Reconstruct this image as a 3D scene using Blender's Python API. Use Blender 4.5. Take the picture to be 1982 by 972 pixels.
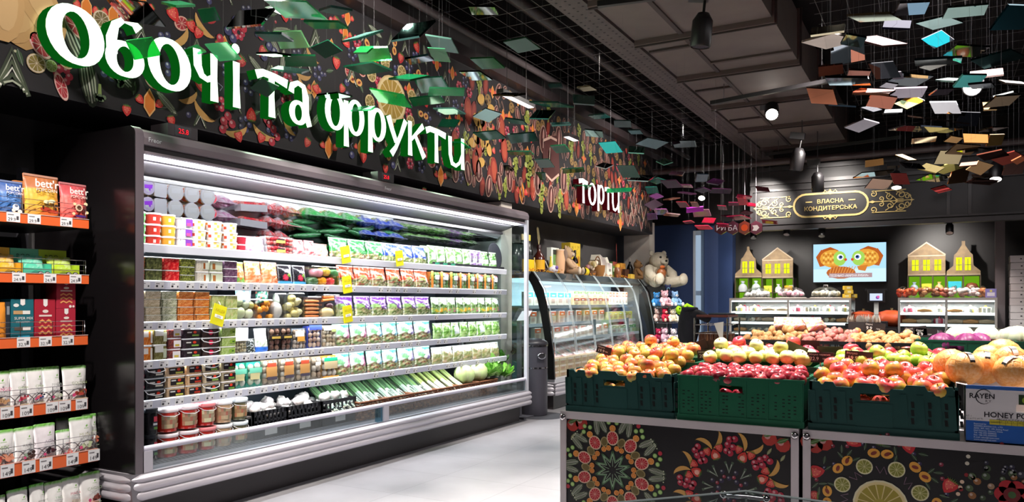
import bpy, math, random
from mathutils import Vector, Matrix, Euler
PI = math.pi; R = math.radians
SC = bpy.context.scene; COL = SC.collection
for _o in list(bpy.data.objects): bpy.data.objects.remove(_o)

# ---------------------------------------------------------------- camera, world, exposure, main lights
F, CX, HY, EYE = 1490.0, 991.0, 584.0, 1.25
YAW = math.atan(833 / 1490.0); SN, CS = math.sin(YAW), math.cos(YAW)
cam = bpy.data.cameras.new('camera'); cam.sensor_width = 36; cam.lens = 36 * F / 1982; cam.shift_y = (HY - 486) / 1982
cam.clip_start = 0.05; cam.clip_end = 60
camo = bpy.data.objects.new('camera', cam); COL.objects.link(camo)
camo.location = (0, 0, EYE); camo.rotation_euler = (PI / 2, 0, YAW); SC.camera = camo
SC.view_settings.view_transform = 'Standard'; SC.view_settings.look = 'None'; SC.view_settings.gamma = 1
SC.view_settings.use_curve_mapping = False; SC.view_settings.exposure = 0.35
SC.cycles.use_denoising = True; SC.cycles.max_bounces = 7; SC.cycles.diffuse_bounces = 2; SC.cycles.glossy_bounces = 3
SC.cycles.transparent_max_bounces = 16; SC.cycles.transmission_bounces = 3; SC.cycles.caustics_reflective = False; SC.cycles.caustics_refractive = False
SC.cycles.sample_clamp_indirect = 4.0; SC.cycles.blur_glossy = 0.5
W = bpy.data.worlds.new('world'); SC.world = W; W.use_nodes = True
W.node_tree.nodes['Background'].inputs[0].default_value = (0.9, 0.85, 0.95, 1); W.node_tree.nodes['Background'].inputs[1].default_value = 0.03

def light(kind, name, loc, energy, col=(1, 1, 1), size=0.1, size_y=None, target=None, rot=None, spot=None, blend=0.6):
    L = bpy.data.lights.new(name, kind); L.energy = energy; L.color = col
    if kind == 'AREA':
        L.size = size
        if size_y: L.shape = 'RECTANGLE'; L.size_y = size_y
    else: L.shadow_soft_size = size
    if spot: L.spot_size = R(spot); L.spot_blend = blend
    o = bpy.data.objects.new(name, L); COL.objects.link(o); o.location = loc
    if target is not None: o.rotation_euler = (Vector(target) - Vector(loc)).to_track_quat('-Z', 'Y').to_euler()
    if rot is not None: o.rotation_euler = rot
    return o
WARM = (1, .93, .86); COOL = (.93, .97, 1)
# light of the refrigerated case: the long tube in its canopy and the slim tubes under its shelves
def led(name, x, y0, y1, z, w, e, tilt, col=COOL):   # a strip along Y that shines down and back into the case (towards -X)
    return light('AREA', name, (x, (y0 + y1) / 2, z), e, col, w, y1 - y0, rot=(0, R(tilt), 0))
led('canopy_tube_light', -3.93, 2.72, 7.0, 2.045, .05, 150, 24)
for _z in (1.535, 1.32, 1.085, .86, .63): led('shelf_tube_light', -4.05, 2.72, 7.0, _z, .02, 7, 25)
# ceiling spots over the fruit tables and the aisle, with unseen fill spots added
for (_x, _y, _tx, _ty, _tz, _e, _sp) in ((-1.3, 4.5, -1.35, 4.1, .9, 760, 62), (.1, 4.6, .0, 4.1, .9, 760, 62), (-.6, 5.4, -.6, 4.6, .9, 300, 70),
        (-2.8, 4.8, -4.1, 4.8, 2.8, 60, 120), (-2.8, 2.3, -4.1, 2.6, 2.8, 60, 120), (-2.8, 7.2, -4.1, 7.3, 2.8, 65, 120), (-2.8, 9.7, -4.1, 9.9, 2.7, 70, 120), (-.9, 8.0, -4.6, 9.0, 1.9, 420, 46), (-.9, 10.2, -4.6, 10.9, 1.9, 420, 46),
        (1.0, 6.5, .9, 7.6, .9, 520, 70), (-1.6, 6.6, -.4, 8.2, .9, 520, 75), (-2.9, 3.3, -3.0, 4.6, 0, 340, 75), (-2.6, 6.4, -2.8, 7.2, 0, 300, 75),
        (-2.4, 9.6, -2.9, 10.5, .8, 300, 75), (-2.7, 1.2, -4.0, 2.2, .9, 330, 55), (-2.4, 6.2, -4.2, 7.3, 2.2, 120, 40), (-.9, 5.9, -.8, 6.9, .9, 330, 60), (-2.9, 9.7, -3.6, 11.3, 1.2, 170, 40), (2.6, 9.5, 2.2, 11.4, .8, 150, 70)):
    light('SPOT', 'ceiling_spot_light', (_x, _y, 3.5), _e, WARM, .05, target=(_tx, _ty, _tz), spot=_sp, blend=.8)
# general store lighting, added as two broad unseen fills overhead
light('AREA', 'shop_ceiling_light', (0.6, -1.5, 4.1), 60, (1, .95, .95), 3.5, 2.5, rot=(0, 0, 0))
light('AREA', 'shop_ceiling_light', (.2, 7.6, 3.5), 60, (1, .95, .97), 1.2, 6, rot=(0, 0, 0))

# ---------------------------------------------------------------- pixel rays of the photograph used to measure the place
def ray(px, py):
    r = (px - CX) / F
    return (CS * r - SN, SN * r + CS, (HY - py) / F)
def aX(px, py, X): d = ray(px, py); t = X / d[0]; return Vector((X, t * d[1], EYE + t * d[2]))
def aY(px, py, Y): d = ray(px, py); t = Y / d[1]; return Vector((t * d[0], Y, EYE + t * d[2]))
def aZ(px, py, Z): d = ray(px, py); t = (Z - EYE) / d[2]; return Vector((t * d[0], t * d[1], Z))

# ---------------------------------------------------------------- materials
def lin(h):
    if not isinstance(h, str): return tuple(h)
    h = h.lstrip('#'); v = [int(h[i:i + 2], 16) / 255 for i in (0, 2, 4)]
    return tuple(c / 12.92 if c <= .04045 else ((c + .055) / 1.055) ** 2.4 for c in v)
def mixc(a, b, t): a = lin(a); b = lin(b); return tuple(a[i] * (1 - t) + b[i] * t for i in range(3))
MATS = {}
def newmat(name):
    m = bpy.data.materials.new(name); m.use_nodes = True; nt = m.node_tree
    return m, nt, nt.nodes['Principled BSDF'], nt.nodes['Material Output']
def N(nt, t, **kw):
    n = nt.nodes.new(t)
    for k, v in kw.items():
        if k in n.inputs: n.inputs[k].default_value = v
        else: setattr(n, k, v)
    return n
def surf(key):
    """colour comes from each face's own colour; the key says what kind of surface it is"""
    if key in MATS: return MATS[key]
    m, nt, p, out = newmat(key); L = nt.links.new
    at = N(nt, 'ShaderNodeAttribute', attribute_name='Col')
    if key.startswith('emit'):
        e = N(nt, 'ShaderNodeEmission', Strength=float(key[4:])); L(at.outputs['Color'], e.inputs['Color']); L(e.outputs[0], out.inputs[0])
    elif key in ('clear', 'glass', 'acrylic'):
        tr = N(nt, 'ShaderNodeBsdfTransparent'); gl = N(nt, 'ShaderNodeBsdfGlossy', Roughness=.08 if key != 'clear' else .15)
        lw = N(nt, 'ShaderNodeLayerWeight', Blend=.35); mx = N(nt, 'ShaderNodeMixShader')
        mr = N(nt, 'ShaderNodeMapRange'); L(lw.outputs['Fresnel'], mr.inputs['Value'])
        lo, hi = {'clear': (.07, .4), 'glass': (.035, .32), 'acrylic': (.12, .6)}[key]
        mr.inputs['To Min'].default_value = lo; mr.inputs['To Max'].default_value = hi
        L(mr.outputs[0], mx.inputs[0]); L(tr.outputs[0], mx.inputs[1]); L(gl.outputs[0], mx.inputs[2])
        L(at.outputs['Color'], tr.inputs['Color'])
        last = mx
        if key == 'acrylic':
            df = N(nt, 'ShaderNodeBsdfDiffuse'); L(at.outputs['Color'], df.inputs['Color'])
            m2 = N(nt, 'ShaderNodeMixShader'); m2.inputs[0].default_value = .28; L(mx.outputs[0], m2.inputs[1]); L(df.outputs[0], m2.inputs[2]); last = m2
        L(last.outputs[0], out.inputs[0])
    else:
        rough, metal = {'matte': (.75, 0), 'satin': (.42, 0), 'gloss': (.2, 0), 'metal': (.3, 1), 'chrome': (.12, 1), 'mirror': (.03, 1), 'dull': (.95, 0), 'alu': (.35, .35)}[key]
        L(at.outputs['Color'], p.inputs['Base Color']); p.inputs['Roughness'].default_value = rough; p.inputs['Metallic'].default_value = metal
        if key in ('dull',): p.inputs['Specular IOR Level'].default_value = .1
        if key == 'metal':
            nz = N(nt, 'ShaderNodeTexNoise', Scale=40.0); mr = N(nt, 'ShaderNodeMapRange'); L(nz.outputs['Fac'], mr.inputs['Value'])
            mr.inputs['To Min'].default_value = .22; mr.inputs['To Max'].default_value = .4; L(mr.outputs[0], p.inputs['Roughness'])
    MATS[key] = m; return m
def ramp(nt, src, stops):
    r = N(nt, 'ShaderNodeValToRGB'); nt.links.new(src, r.inputs[0]); e = r.color_ramp.elements
    e[0].position = stops[0][0]; e[0].color = (*lin(stops[0][1]), 1)
    e[1].position = stops[-1][0]; e[1].color = (*lin(stops[-1][1]), 1)
    for p_, c_ in stops[1:-1]: x = e.new(p_); x.color = (*lin(c_), 1)
    return r
def skin(key, stops, scale=3.0, streak=0.0, rough=.25, bump=0.0, bscale=60., vary=.06, detail=3.0, zk=0.0):
    """a fruit or plush surface: noise through a colour ramp, every object a little different"""
    if key in MATS: return MATS[key]
    m, nt, p, out = newmat(key); L = nt.links.new
    tc = N(nt, 'ShaderNodeTexCoord'); oi = N(nt, 'ShaderNodeObjectInfo')
    ad = N(nt, 'ShaderNodeVectorMath', operation='ADD'); sc = N(nt, 'ShaderNodeVectorMath', operation='SCALE'); cb = N(nt, 'ShaderNodeCombineXYZ')
    for i in range(3): L(oi.outputs['Random'], cb.inputs[i])
    L(cb.outputs[0], sc.inputs[0]); sc.inputs['Scale'].default_value = 37.0
    L(tc.outputs['Generated'], ad.inputs[0]); L(sc.outputs[0], ad.inputs[1])
    nz = N(nt, 'ShaderNodeTexNoise', Scale=scale, Detail=detail); L(ad.outputs[0], nz.inputs['Vector'])
    m1 = N(nt, 'ShaderNodeMath', operation='SUBTRACT'); L(oi.outputs['Random'], m1.inputs[0]); m1.inputs[1].default_value = .5
    m2 = N(nt, 'ShaderNodeMath', operation='MULTIPLY_ADD'); L(m1.outputs[0], m2.inputs[0]); m2.inputs[1].default_value = vary * 2; L(nz.outputs['Fac'], m2.inputs[2])
    src = m2.outputs[0]
    if zk:
        sx = N(nt, 'ShaderNodeSeparateXYZ'); L(tc.outputs['Generated'], sx.inputs[0]); m3 = N(nt, 'ShaderNodeMath', operation='SUBTRACT'); L(sx.outputs[2], m3.inputs[0]); m3.inputs[1].default_value = .5
        m4 = N(nt, 'ShaderNodeMath', operation='MULTIPLY_ADD'); L(m3.outputs[0], m4.inputs[0]); m4.inputs[1].default_value = zk; L(src, m4.inputs[2]); src = m4.outputs[0]
    r = ramp(nt, src, stops); L(r.outputs[0], p.inputs['Base Color'])
    p.inputs['Roughness'].default_value = rough
    if bump:
        n2 = N(nt, 'ShaderNodeTexNoise', Scale=bscale); L(tc.outputs['Object'], n2.inputs['Vector'])
        b = N(nt, 'ShaderNodeBump', Strength=bump, Distance=.01); L(n2.outputs['Fac'], b.inputs['Height']); L(b.outputs[0], p.inputs['Normal'])
    MATS[key] = m; return m

# ---------------------------------------------------------------- mesh builder
class MB:
    def __init__(s): s.v = []; s.f = []; s.c = []; s.s = []; s.M = None
    def add(s, vs, fs, col, smooth=False):
        b = len(s.v)
        if s.M is not None: vs = [s.M @ Vector(v) for v in vs]
        s.v.extend(tuple(v) for v in vs)
        one = None if isinstance(col, list) else lin(col)
        for i, f in enumerate(fs):
            s.f.append([b + k for k in f]); s.c.append(one or (col[i] if isinstance(col[i], list) else lin(col[i]))); s.s.append(smooth)
        return s
    def box(s, x0, y0, z0, x1, y1, z1, col, tx=0, ty=0):
        """box whose top is tx, ty larger on every side than its bottom"""
        v = [(x0, y0, z0), (x1, y0, z0), (x1, y1, z0), (x0, y1, z0), (x0 - tx, y0 - ty, z1), (x1 + tx, y0 - ty, z1), (x1 + tx, y1 + ty, z1), (x0 - tx, y1 + ty, z1)]
        return s.add(v, [(3, 2, 1, 0), (4, 5, 6, 7), (0, 1, 5, 4), (1, 2, 6, 5), (2, 3, 7, 6), (3, 0, 4, 7)], col)
    def rbox(s, x0, y0, z0, x1, y1, z1, col, r=.01, n=3):
        """box with its four upright edges rounded and its rims eased"""
        r = min(r, (x1 - x0) / 2.01, (y1 - y0) / 2.01); e = min(r * .4, (z1 - z0) / 4)
        def loop(z, k):
            o = []
            for cx, cy, a0 in ((x1 - r, y1 - r, 0), (x0 + r, y1 - r, 90), (x0 + r, y0 + r, 180), (x1 - r, y0 + r, 270)):
                for i in range(n + 1):
                    a = R(a0 + 90 * i / n); q = r - k; o.append((cx + q * math.cos(a), cy + q * math.sin(a), z))
            return o
        return s.loft([loop(z0, e), loop(z0 + e, 0), loop(z1 - e, 0), loop(z1, e)], col, True, True)
    def loft(s, loops, col, closed=True, caps=True, smooth=False):
        n = len(loops[0]); vs = [p for l in loops for p in l]; fs = []
        for i in range(len(loops) - 1):
            for j in range(n if closed else n - 1):
                k = (j + 1) % n; fs.append((i * n + j, i * n + k, (i + 1) * n + k, (i + 1) * n + j))
        s.add(vs, fs, col, smooth)
        if caps: s.add(loops[0], [list(range(n))[::-1]], col if not isinstance(col, list) else col[0]); s.add(loops[-1], [list(range(n))], col if not isinstance(col, list) else col[-1])
        return s
    def tube(s, pts, r, col, n=6, smooth=True, caps=True):
        pts = [Vector(p) for p in pts]; loops = []
        for i, p in enumerate(pts):
            d = (pts[min(i + 1, len(pts) - 1)] - pts[max(i - 1, 0)]).normalized()
            a = d.cross(Vector((0, 0, 1))) if abs(d.z) < .95 else d.cross(Vector((1, 0, 0)))
            a.normalize(); b = d.cross(a); rr = r[i] if isinstance(r, (list, tuple)) else r
            loops.append([tuple(p + (a * math.cos(2 * PI * k / n) + b * math.sin(2 * PI * k / n)) * rr) for k in range(n)])
        return s.loft(loops, col, True, caps, smooth)
    def lathe(s, prof, col, n=16, c=(0, 0, 0), fn=None, smooth=True, caps=True, sx=1, sy=1):
        loops = [[(c[0] + r * sx * math.cos(2 * PI * k / n), c[1] + r * sy * math.sin(2 * PI * k / n), c[2] + z) for k in range(n)] for r, z in prof]
        if fn: col = [fn(j / n, i / (len(prof) - 1)) for i in range(len(prof) - 1) for j in range(n)]
        return s.loft(loops, col, True, caps, smooth)
    def ell(s, c, r, col, nu=10, nv=7, jit=0, rng=random, rot=None, fn=None):
        if not isinstance(r, (tuple, list)): r = (r, r, r)
        vs = []; M_ = Euler(rot).to_matrix() if rot else None
        for i in range(nv + 1):
            t = PI * i / nv
            for j in range(nu):
                a = 2 * PI * j / nu; k = 1 + (rng.uniform(-jit, jit) if jit else 0)
                p = Vector((r[0] * k * math.sin(t) * math.cos(a), r[1] * k * math.sin(t) * math.sin(a), -r[2] * k * math.cos(t)))
                if M_: p = M_ @ p
                vs.append((c[0] + p.x, c[1] + p.y, c[2] + p.z))
        fs = [(i * nu + j, i * nu + (j + 1) % nu, (i + 1) * nu + (j + 1) % nu, (i + 1) * nu + j) for i in range(nv) for j in range(nu)]
        if fn: col = [fn(j / nu, i / nv) for i in range(nv) for j in range(nu)]
        return s.add(vs, fs, col, True)
    def prism(s, poly, axis, a, b, col):
        """2-D outline pushed from a to b along axis ('x': poly is (y,z); 'y': (x,z); 'z': (x,y))"""
        f = {'x': lambda p, t: (t, p[0], p[1]), 'y': lambda p, t: (p[0], t, p[1]), 'z': lambda p, t: (p[0], p[1], t)}[axis]
        return s.loft([[f(p, a) for p in poly], [f(p, b) for p in poly]], col)
    def build(s, name, surface='satin', parent=None, loc=None, rotz=None):
        me = bpy.data.meshes.new(name); me.from_pydata(s.v, [], s.f)
        ca = me.color_attributes.new('Col', 'FLOAT_COLOR', 'CORNER'); buf = []
        for f, c in zip(s.f, s.c):
            if isinstance(c[0], tuple): [buf.extend((*q, 1.0)) for q in c]
            else: buf.extend((c[0], c[1], c[2], 1.0) * len(f))
        ca.data.foreach_set('color', buf)
        me.polygons.foreach_set('use_smooth', s.s)
        me.materials.append(surf(surface) if isinstance(surface, str) else surface); me.update()
        o = bpy.data.objects.new(name, me); COL.objects.link(o)
        if parent is not None: o.parent = parent
        if loc is not None: o.location = loc
        if rotz is not None: o.rotation_euler = (0, 0, rotz)
        return o
TXT = {}
def text_geo(t):
    """outline of a line of lettering at height 1, as flat polygons"""
    if t not in TXT:
        cu = bpy.data.curves.new('t', 'FONT'); cu.body = t; cu.size = 1; cu.resolution_u = 3
        ob = bpy.data.objects.new('t', cu); me = bpy.data.meshes.new_from_object(ob)
        TXT[t] = ([(v.co.x, v.co.y) for v in me.vertices], [list(p.vertices) for p in me.polygons])
        bpy.data.objects.remove(ob); bpy.data.curves.remove(cu); bpy.data.meshes.remove(me)
    return TXT[t]
class PR(MB):
    """flat printed artwork: shapes on a plane with origin o, right ux, up uy, one thin layer of ink over another"""
    def __init__(s, o, ux, uy, eps=.0005):
        super().__init__(); s.o = Vector(o); s.ux = Vector(ux).normalized(); s.uy = Vector(uy).normalized(); s.n = s.ux.cross(s.uy); s.eps = eps; s.auto = 0; s.T = None
    def pt(s, x, y, l):
        if s.T: x, y = s.T(x, y)
        return tuple(s.o + s.ux * x + s.uy * y + s.n * (s.eps * (l + 1) + s.auto))
    def poly(s, pts, col, l=0): s.add([s.pt(x, y, l) for x, y in pts], [list(range(len(pts)))], col); return s
    def rect(s, x0, y0, x1, y1, col, l=0): return s.poly([(x0, y0), (x1, y0), (x1, y1), (x0, y1)], col, l)
    def disc(s, x, y, rx, col, l=0, ry=None, rot=0, n=14):
        ry = rx if ry is None else ry; c, d = math.cos(rot), math.sin(rot); q = []
        for k in range(n):
            a = 2 * PI * k / n; u, v = rx * math.cos(a), ry * math.sin(a); q.append((x + u * c - v * d, y + u * d + v * c))
        return s.poly(q, col, l)
    def line(s, pts, w, col, l=0):
        """stroke of width w (a number or one per point)"""
        L_, R_ = [], []
        for i, (x, y) in enumerate(pts):
            a, b = pts[max(i - 1, 0)], pts[min(i + 1, len(pts) - 1)]; dx, dy = b[0] - a[0], b[1] - a[1]; d = math.hypot(dx, dy) or 1
            ww = (w[i] if isinstance(w, (list, tuple)) else w) / 2; L_.append((x - dy / d * ww, y + dx / d * ww)); R_.append((x + dy / d * ww, y - dx / d * ww))
        for i in range(len(pts) - 1): s.poly([R_[i], R_[i + 1], L_[i + 1], L_[i]], col, l)
        return s
    def text(s, t, x, y, size, col, l=1, align='l', sx=1.0, bold=0):
        vs, fs = text_geo(t)
        if not vs: return s
        w = max(v[0] for v in vs); off = {'l': 0, 'c': -w / 2, 'r': -w}[align]
        
        for bx_, by_, bl in ((0, 0, 0),) if not bold else ((.022, 0, 0), (-.022, 0, .3), (0, .02, .5), (0, -.02, .7)): s.add([s.pt(x + (v[0] + off + bx_) * size * sx, y + (v[1] + by_) * size, l + bl) for v in vs], fs, col)
        return s

# ---------------------------------------------------------------- objects, labels, copies
def thing(name, label, cat, loc=(0, 0, 0), rotz=0, group=None, rot=None):
    o = bpy.data.objects.new(name, None); COL.objects.link(o); o.location = loc; o.rotation_euler = rot or (0, 0, rotz); o.empty_display_size = .05
    return tag(o, label, cat, group)
def tag(o, label, cat, group=None, kind=None):
    o['label'] = label; o['category'] = cat
    if group: o['group'] = group
    if kind: o['kind'] = kind
    return o
def struct(o): o['kind'] = 'structure'; o['label'] = o.name.replace('_', ' '); o['category'] = o.name.split('_')[0]; return o
def dup(root, loc=None, rotz=None, label=None, group=None, scale=None, rot=None):
    def cp(o, par):
        c = o.copy(); COL.objects.link(c)
        if par is not None: c.parent = par
        for ch in o.children: cp(ch, c)
        return c
    r = cp(root, None)
    if loc is not None: r.location = loc
    if rotz is not None: r.rotation_euler = (0, 0, rotz)
    if rot is not None: r.rotation_euler = rot
    if scale is not None: r.scale = scale if isinstance(scale, (tuple, list)) else (scale,) * 3
    if label: r['label'] = label
    if group: r['group'] = group
    return r
ORD = ['first', 'second', 'third', 'fourth', 'fifth', 'sixth', 'seventh', 'eighth', 'ninth', 'tenth', 'eleventh', 'twelfth', 'thirteenth', 'fourteenth', 'fifteenth', 'sixteenth', 'seventeenth', 'eighteenth', 'nineteenth', 'twentieth']
def nth(i, n, left='leftmost', right='rightmost'):
    if i == 0: return left
    if i == n - 1: return right
    return ORD[i] + ' from the left'
def lvl(k, n): return '' if n == 1 else ('bottom', 'top')[k] if n == 2 else ('bottom', 'middle', 'top')[k] if n == 3 else ('bottom', 'second lowest', 'second highest', 'top')[k]
class Proto:
    """first use moves the modelled thing itself, later uses copy it"""
    def __init__(s, root): s.r = root; s.used = False
    def put(s, loc, rotz=0, label=None, group=None, scale=None, rot=None):
        if s.used: return dup(s.r, loc, rotz, label, group, scale if scale is not None else 1, rot)
        s.used = True; r = s.r; r.location = loc; r.rotation_euler = rot or (0, 0, rotz)
        if scale is not None: r.scale = scale if isinstance(scale, (tuple, list)) else (scale,) * 3
        if label: r['label'] = label
        if group: r['group'] = group
        return r

# ================================================================ THE SETTING
def noisy(key, c0, c1, scale, rough, bump=0.0, spec=.5):
    if key in MATS: return MATS[key]
    m, nt, p, out = newmat(key); L = nt.links.new
    tc = N(nt, 'ShaderNodeTexCoord'); nz = N(nt, 'ShaderNodeTexNoise', Scale=scale, Detail=6.0); L(tc.outputs['Object'], nz.inputs['Vector'])
    r = ramp(nt, nz.outputs['Fac'], [(.3, c0), (.7, c1)]); L(r.outputs[0], p.inputs['Base Color']); p.inputs['Roughness'].default_value = rough
    p.inputs['Specular IOR Level'].default_value = spec
    if bump:
        b = N(nt, 'ShaderNodeBump', Strength=bump, Distance=.01); L(nz.outputs['Fac'], b.inputs['Height']); L(b.outputs[0], p.inputs['Normal'])
    MATS[key] = m; return m
def floor_mat():
    m, nt, p, out = newmat('floor_tiles'); L = nt.links.new
    tc = N(nt, 'ShaderNodeTexCoord'); mp = N(nt, 'ShaderNodeMapping'); L(tc.outputs['Object'], mp.inputs['Vector']); mp.inputs['Location'].default_value = (.12, .2, 0)
    br = N(nt, 'ShaderNodeTexBrick', Scale=1.0); br.offset = 0; br.inputs['Brick Width'].default_value = .6; br.inputs['Row Height'].default_value = .6
    br.inputs['Mortar Size'].default_value = .0025; br.inputs['Color1'].default_value = (*lin('a09ea2'), 1); br.inputs['Color2'].default_value = (*lin('aaa8ac'), 1); br.inputs['Mortar'].default_value = (*lin('88868a'), 1)
    L(mp.outputs[0], br.inputs['Vector'])
    nz = N(nt, 'ShaderNodeTexNoise', Scale=3.0, Detail=8.0); L(tc.outputs['Object'], nz.inputs['Vector'])
    mx = N(nt, 'ShaderNodeMix', data_type='RGBA', blend_type='MULTIPLY'); mx.inputs[0].default_value = .35
    r = ramp(nt, nz.outputs['Fac'], [(.3, 'b8b6b8'), (.7, 'ffffff')]); L(br.outputs['Color'], mx.inputs[6]); L(r.outputs[0], mx.inputs[7])
    L(mx.outputs[2], p.inputs['Base Color']); p.inputs['Roughness'].default_value = .33
    return m
o = MB().box(-5, -4, -.1, 7, 15, 0, 'a0a0a0').build('floor', floor_mat()); struct(o)
o = MB().box(-5, -4, 4.3, 7, 15, 4.4, '0').build('ceiling', noisy('ceiling_dark', '0c0a0b', '151113', 2, .9, 0, .2)) if False else MB().box(-5, -4, 4.3, 7, 15, 4.4, '141113').build('ceiling', noisy('ceiling_dark', '0f0c0d', '1b1618', 2, .9, 0, .2)); struct(o)
o = MB().box(-4.95, -4, 0, -4.74, 13.9, 4.3, '55525a').build('wall_left', noisy('wall_dark', '4c4a4b', '575455', 3, .8)); struct(o)
o = MB().box(-5, 13.62, 0, 7, 13.8, 4.3, '181416').build('wall_back', noisy('wall_black', '110d0f', '1c1719', 4, .45)); struct(o)
o = MB().box(6.8, -4, 0, 7, 13.6, 4.3, '262326').build('wall_right', noisy('wall_black', '110d0f', '1c1719', 4, .45)); struct(o)
o = MB().box(-5, -4, 0, 7, -3.85, 4.3, '262326').build('wall_front', noisy('wall_mid', '3a3638', '454043', 4, .6)); struct(o)
# plastered pillars at the ends of the two cold cases
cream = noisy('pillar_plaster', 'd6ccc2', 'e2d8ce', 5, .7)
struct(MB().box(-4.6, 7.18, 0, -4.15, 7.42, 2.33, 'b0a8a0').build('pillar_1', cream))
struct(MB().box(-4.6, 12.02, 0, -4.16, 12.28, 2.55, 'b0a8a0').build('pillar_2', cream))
# navy panelled wall and door beside the bakery
navy = noisy('navy_panel', '34466e', '3d5180', 1.2, .55)
w = MB(); w.box(-4.74, 13.42, 0, -3.84, 13.6, 2.62, '2a3656'); w.box(-3.66, 13.5, 0, -3.42, 13.6, 2.62, '2a3656')
w.prism([(-3.42, 13.5), (-3.14, 13.36), (-3.14, 13.6), (-3.42, 13.6)], 'z', 0, 2.62, '2a3656'); struct(w.build('wall_navy', navy))
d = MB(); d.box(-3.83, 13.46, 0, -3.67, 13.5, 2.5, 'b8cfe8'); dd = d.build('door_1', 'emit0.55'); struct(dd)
d = MB(); d.box(-3.84, 13.42, 0, -3.80, 13.47, 2.5, 'dfe8f2'); d.box(-3.7, 13.42, 0, -3.66, 13.47, 2.5, '7088a8'); d.box(-3.8, 13.44, 1.36, -3.7, 13.46, 1.44, 'a8c0dc'); d.box(-3.8, 13.43, 2.42, -3.7, 13.47, 2.5, 'c8d8ea'); d.build('door_frame', 'satin', dd)
struct(MB().box(-4.74, 13.3, 2.62, -2.6, 13.6, 4.3, '0c0a0b').build('wall_over_door', noisy('wall_black', '110d0f', '1c1719', 4, .45)))

# ---------------------------------------------------------------- printed artwork shapes
def citrus(p, x, y, r, rot=0, sq=1.0, rind='e8b9a0', pith='f2d9c4', flesh='c23c44', l=0, seg=9):
    c, s_ = math.cos(rot), math.sin(rot)
    p.disc(x, y, r, rind, l, r * sq, rot, 20); p.disc(x, y, r * .93, pith, l + 1, r * .93 * sq, rot, 20)
    for k in range(seg):
        a0, a1 = 2 * PI * (k + .07) / seg, 2 * PI * (k + .93) / seg; q = [(.06 * math.cos((a0 + a1) / 2), .06 * math.sin((a0 + a1) / 2))]
        q += [(.82 * math.cos(a0 + (a1 - a0) * i / 3), .82 * math.sin(a0 + (a1 - a0) * i / 3)) for i in range(4)]
        p.poly([(x + r * (u * c - v * sq * s_), y + r * (u * s_ + v * sq * c)) for u, v in q], mixc(flesh, '000000', .0 if k % 2 else .12), l + 2)
def strawberry(p, x, y, s, rot=0, l=0, col='c9302f'):
    c, d = math.cos(rot), math.sin(rot); T = lambda u, v: (x + s * (u * c - v * d), y + s * (u * d + v * c))
    q = [(0, -1), (.35, -.72), (.62, -.3), (.72, .15), (.55, .48), (.2, .58), (0, .5), (-.2, .58), (-.55, .48), (-.72, .15), (-.62, -.3), (-.35, -.72)]
    p.poly([T(*k) for k in q], col, l); p.poly([T(u * .6 - .1, v * .6 + .05) for u, v in q], mixc(col, 'ff8a80', .35), l + 1)
    for u, v in ((0, -.5), (.3, -.1), (-.3, -.1), (0, .1), (.35, .25), (-.35, .25)): p.poly([T(u, v - .07), T(u + .05, v), T(u, v + .07), T(u - .05, v)], 'f0c070', l + 2)
    for a in range(-3, 4): p.poly([T(a * .12 - .06, .42), T(a * .12 + .06, .42), T(a * .24, .42 + .42 - abs(a) * .06)], '5d8a3c', l + 2)
def zucchini(p, x, y, L_, w, rot=0, l=0):
    c, d = math.cos(rot), math.sin(rot); T = lambda u, v: (x + u * c - v * d, y + u * d + v * c)
    q = lambda k: [T(L_ / 2 * math.cos(2 * PI * i / 16), w * k * math.sin(2 * PI * i / 16)) for i in range(16)]
    p.poly(q(1), '2c3526', l)
    for k in (-.7, -.35, 0, .38, .72): p.line([T(-L_ * .42 * (1 - k * k * .6), w * k * .8), T(0, w * k), T(L_ * .42 * (1 - k * k * .6), w * k * .8)], w * .16, '97a08a' if k != 0 else 'c6c8bb', l + 1)
def chevron(p, x, y, s, l=0, rows=4):
    for i in range(rows):
        k = i * .22
        p.line([(x - s * (.55 - k * .25), y - s * (.9 - k * .25)), (x, y + s * (.6 - k)), (x + s * (.55 - k * .25), y - s * (.9 - k * .25))], s * (.16 if i % 2 == 0 else .07), ['343d2c', '9aa08c', '4b5540', 'd0d0c4'][i % 4], l + i)
def banana(p, x, y, s, rot=0, l=0, col='c99a5a'):
    c, d = math.cos(rot), math.sin(rot); q = []
    for i in range(9): a = R(200 + 140 * i / 8); q.append((math.cos(a), .9 * math.sin(a) + .35))
    for i in range(9): a = R(340 - 140 * i / 8); q.append((.86 * math.cos(a), .2 * math.sin(a) + .1))
    p.poly([(x + s * (u * c - v * d), y + s * (u * d + v * c)) for u, v in q], col, l)
    p.disc(x + s * (.9 * c - .1 * d), y + s * (.9 * d + .1 * c), s * .07, '4a3418', l + 1)
def grapes(p, x, y, s, l=0, col='8c9440'):
    rg = random.Random(int(x * 977 + y * 131))
    for i in range(26):
        t = i / 26; w = .42 * math.sin(PI * min(1, t * 1.1 + .15)) + .06
        p.disc(x + rg.uniform(-w, w) * s, y + s * (.9 - 1.8 * t), s * .17, mixc(col, 'e0e6a0' if i % 3 == 0 else '6a7428', rg.uniform(.1, .5)), l + i % 3, n=8)
def berry(p, x, y, r, col, l=0): p.disc(x, y, r, col, l, n=10); p.disc(x - r * .25, y + r * .28, r * .4, mixc(col, 'ffffff', .25), l + 1, n=8)
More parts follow.
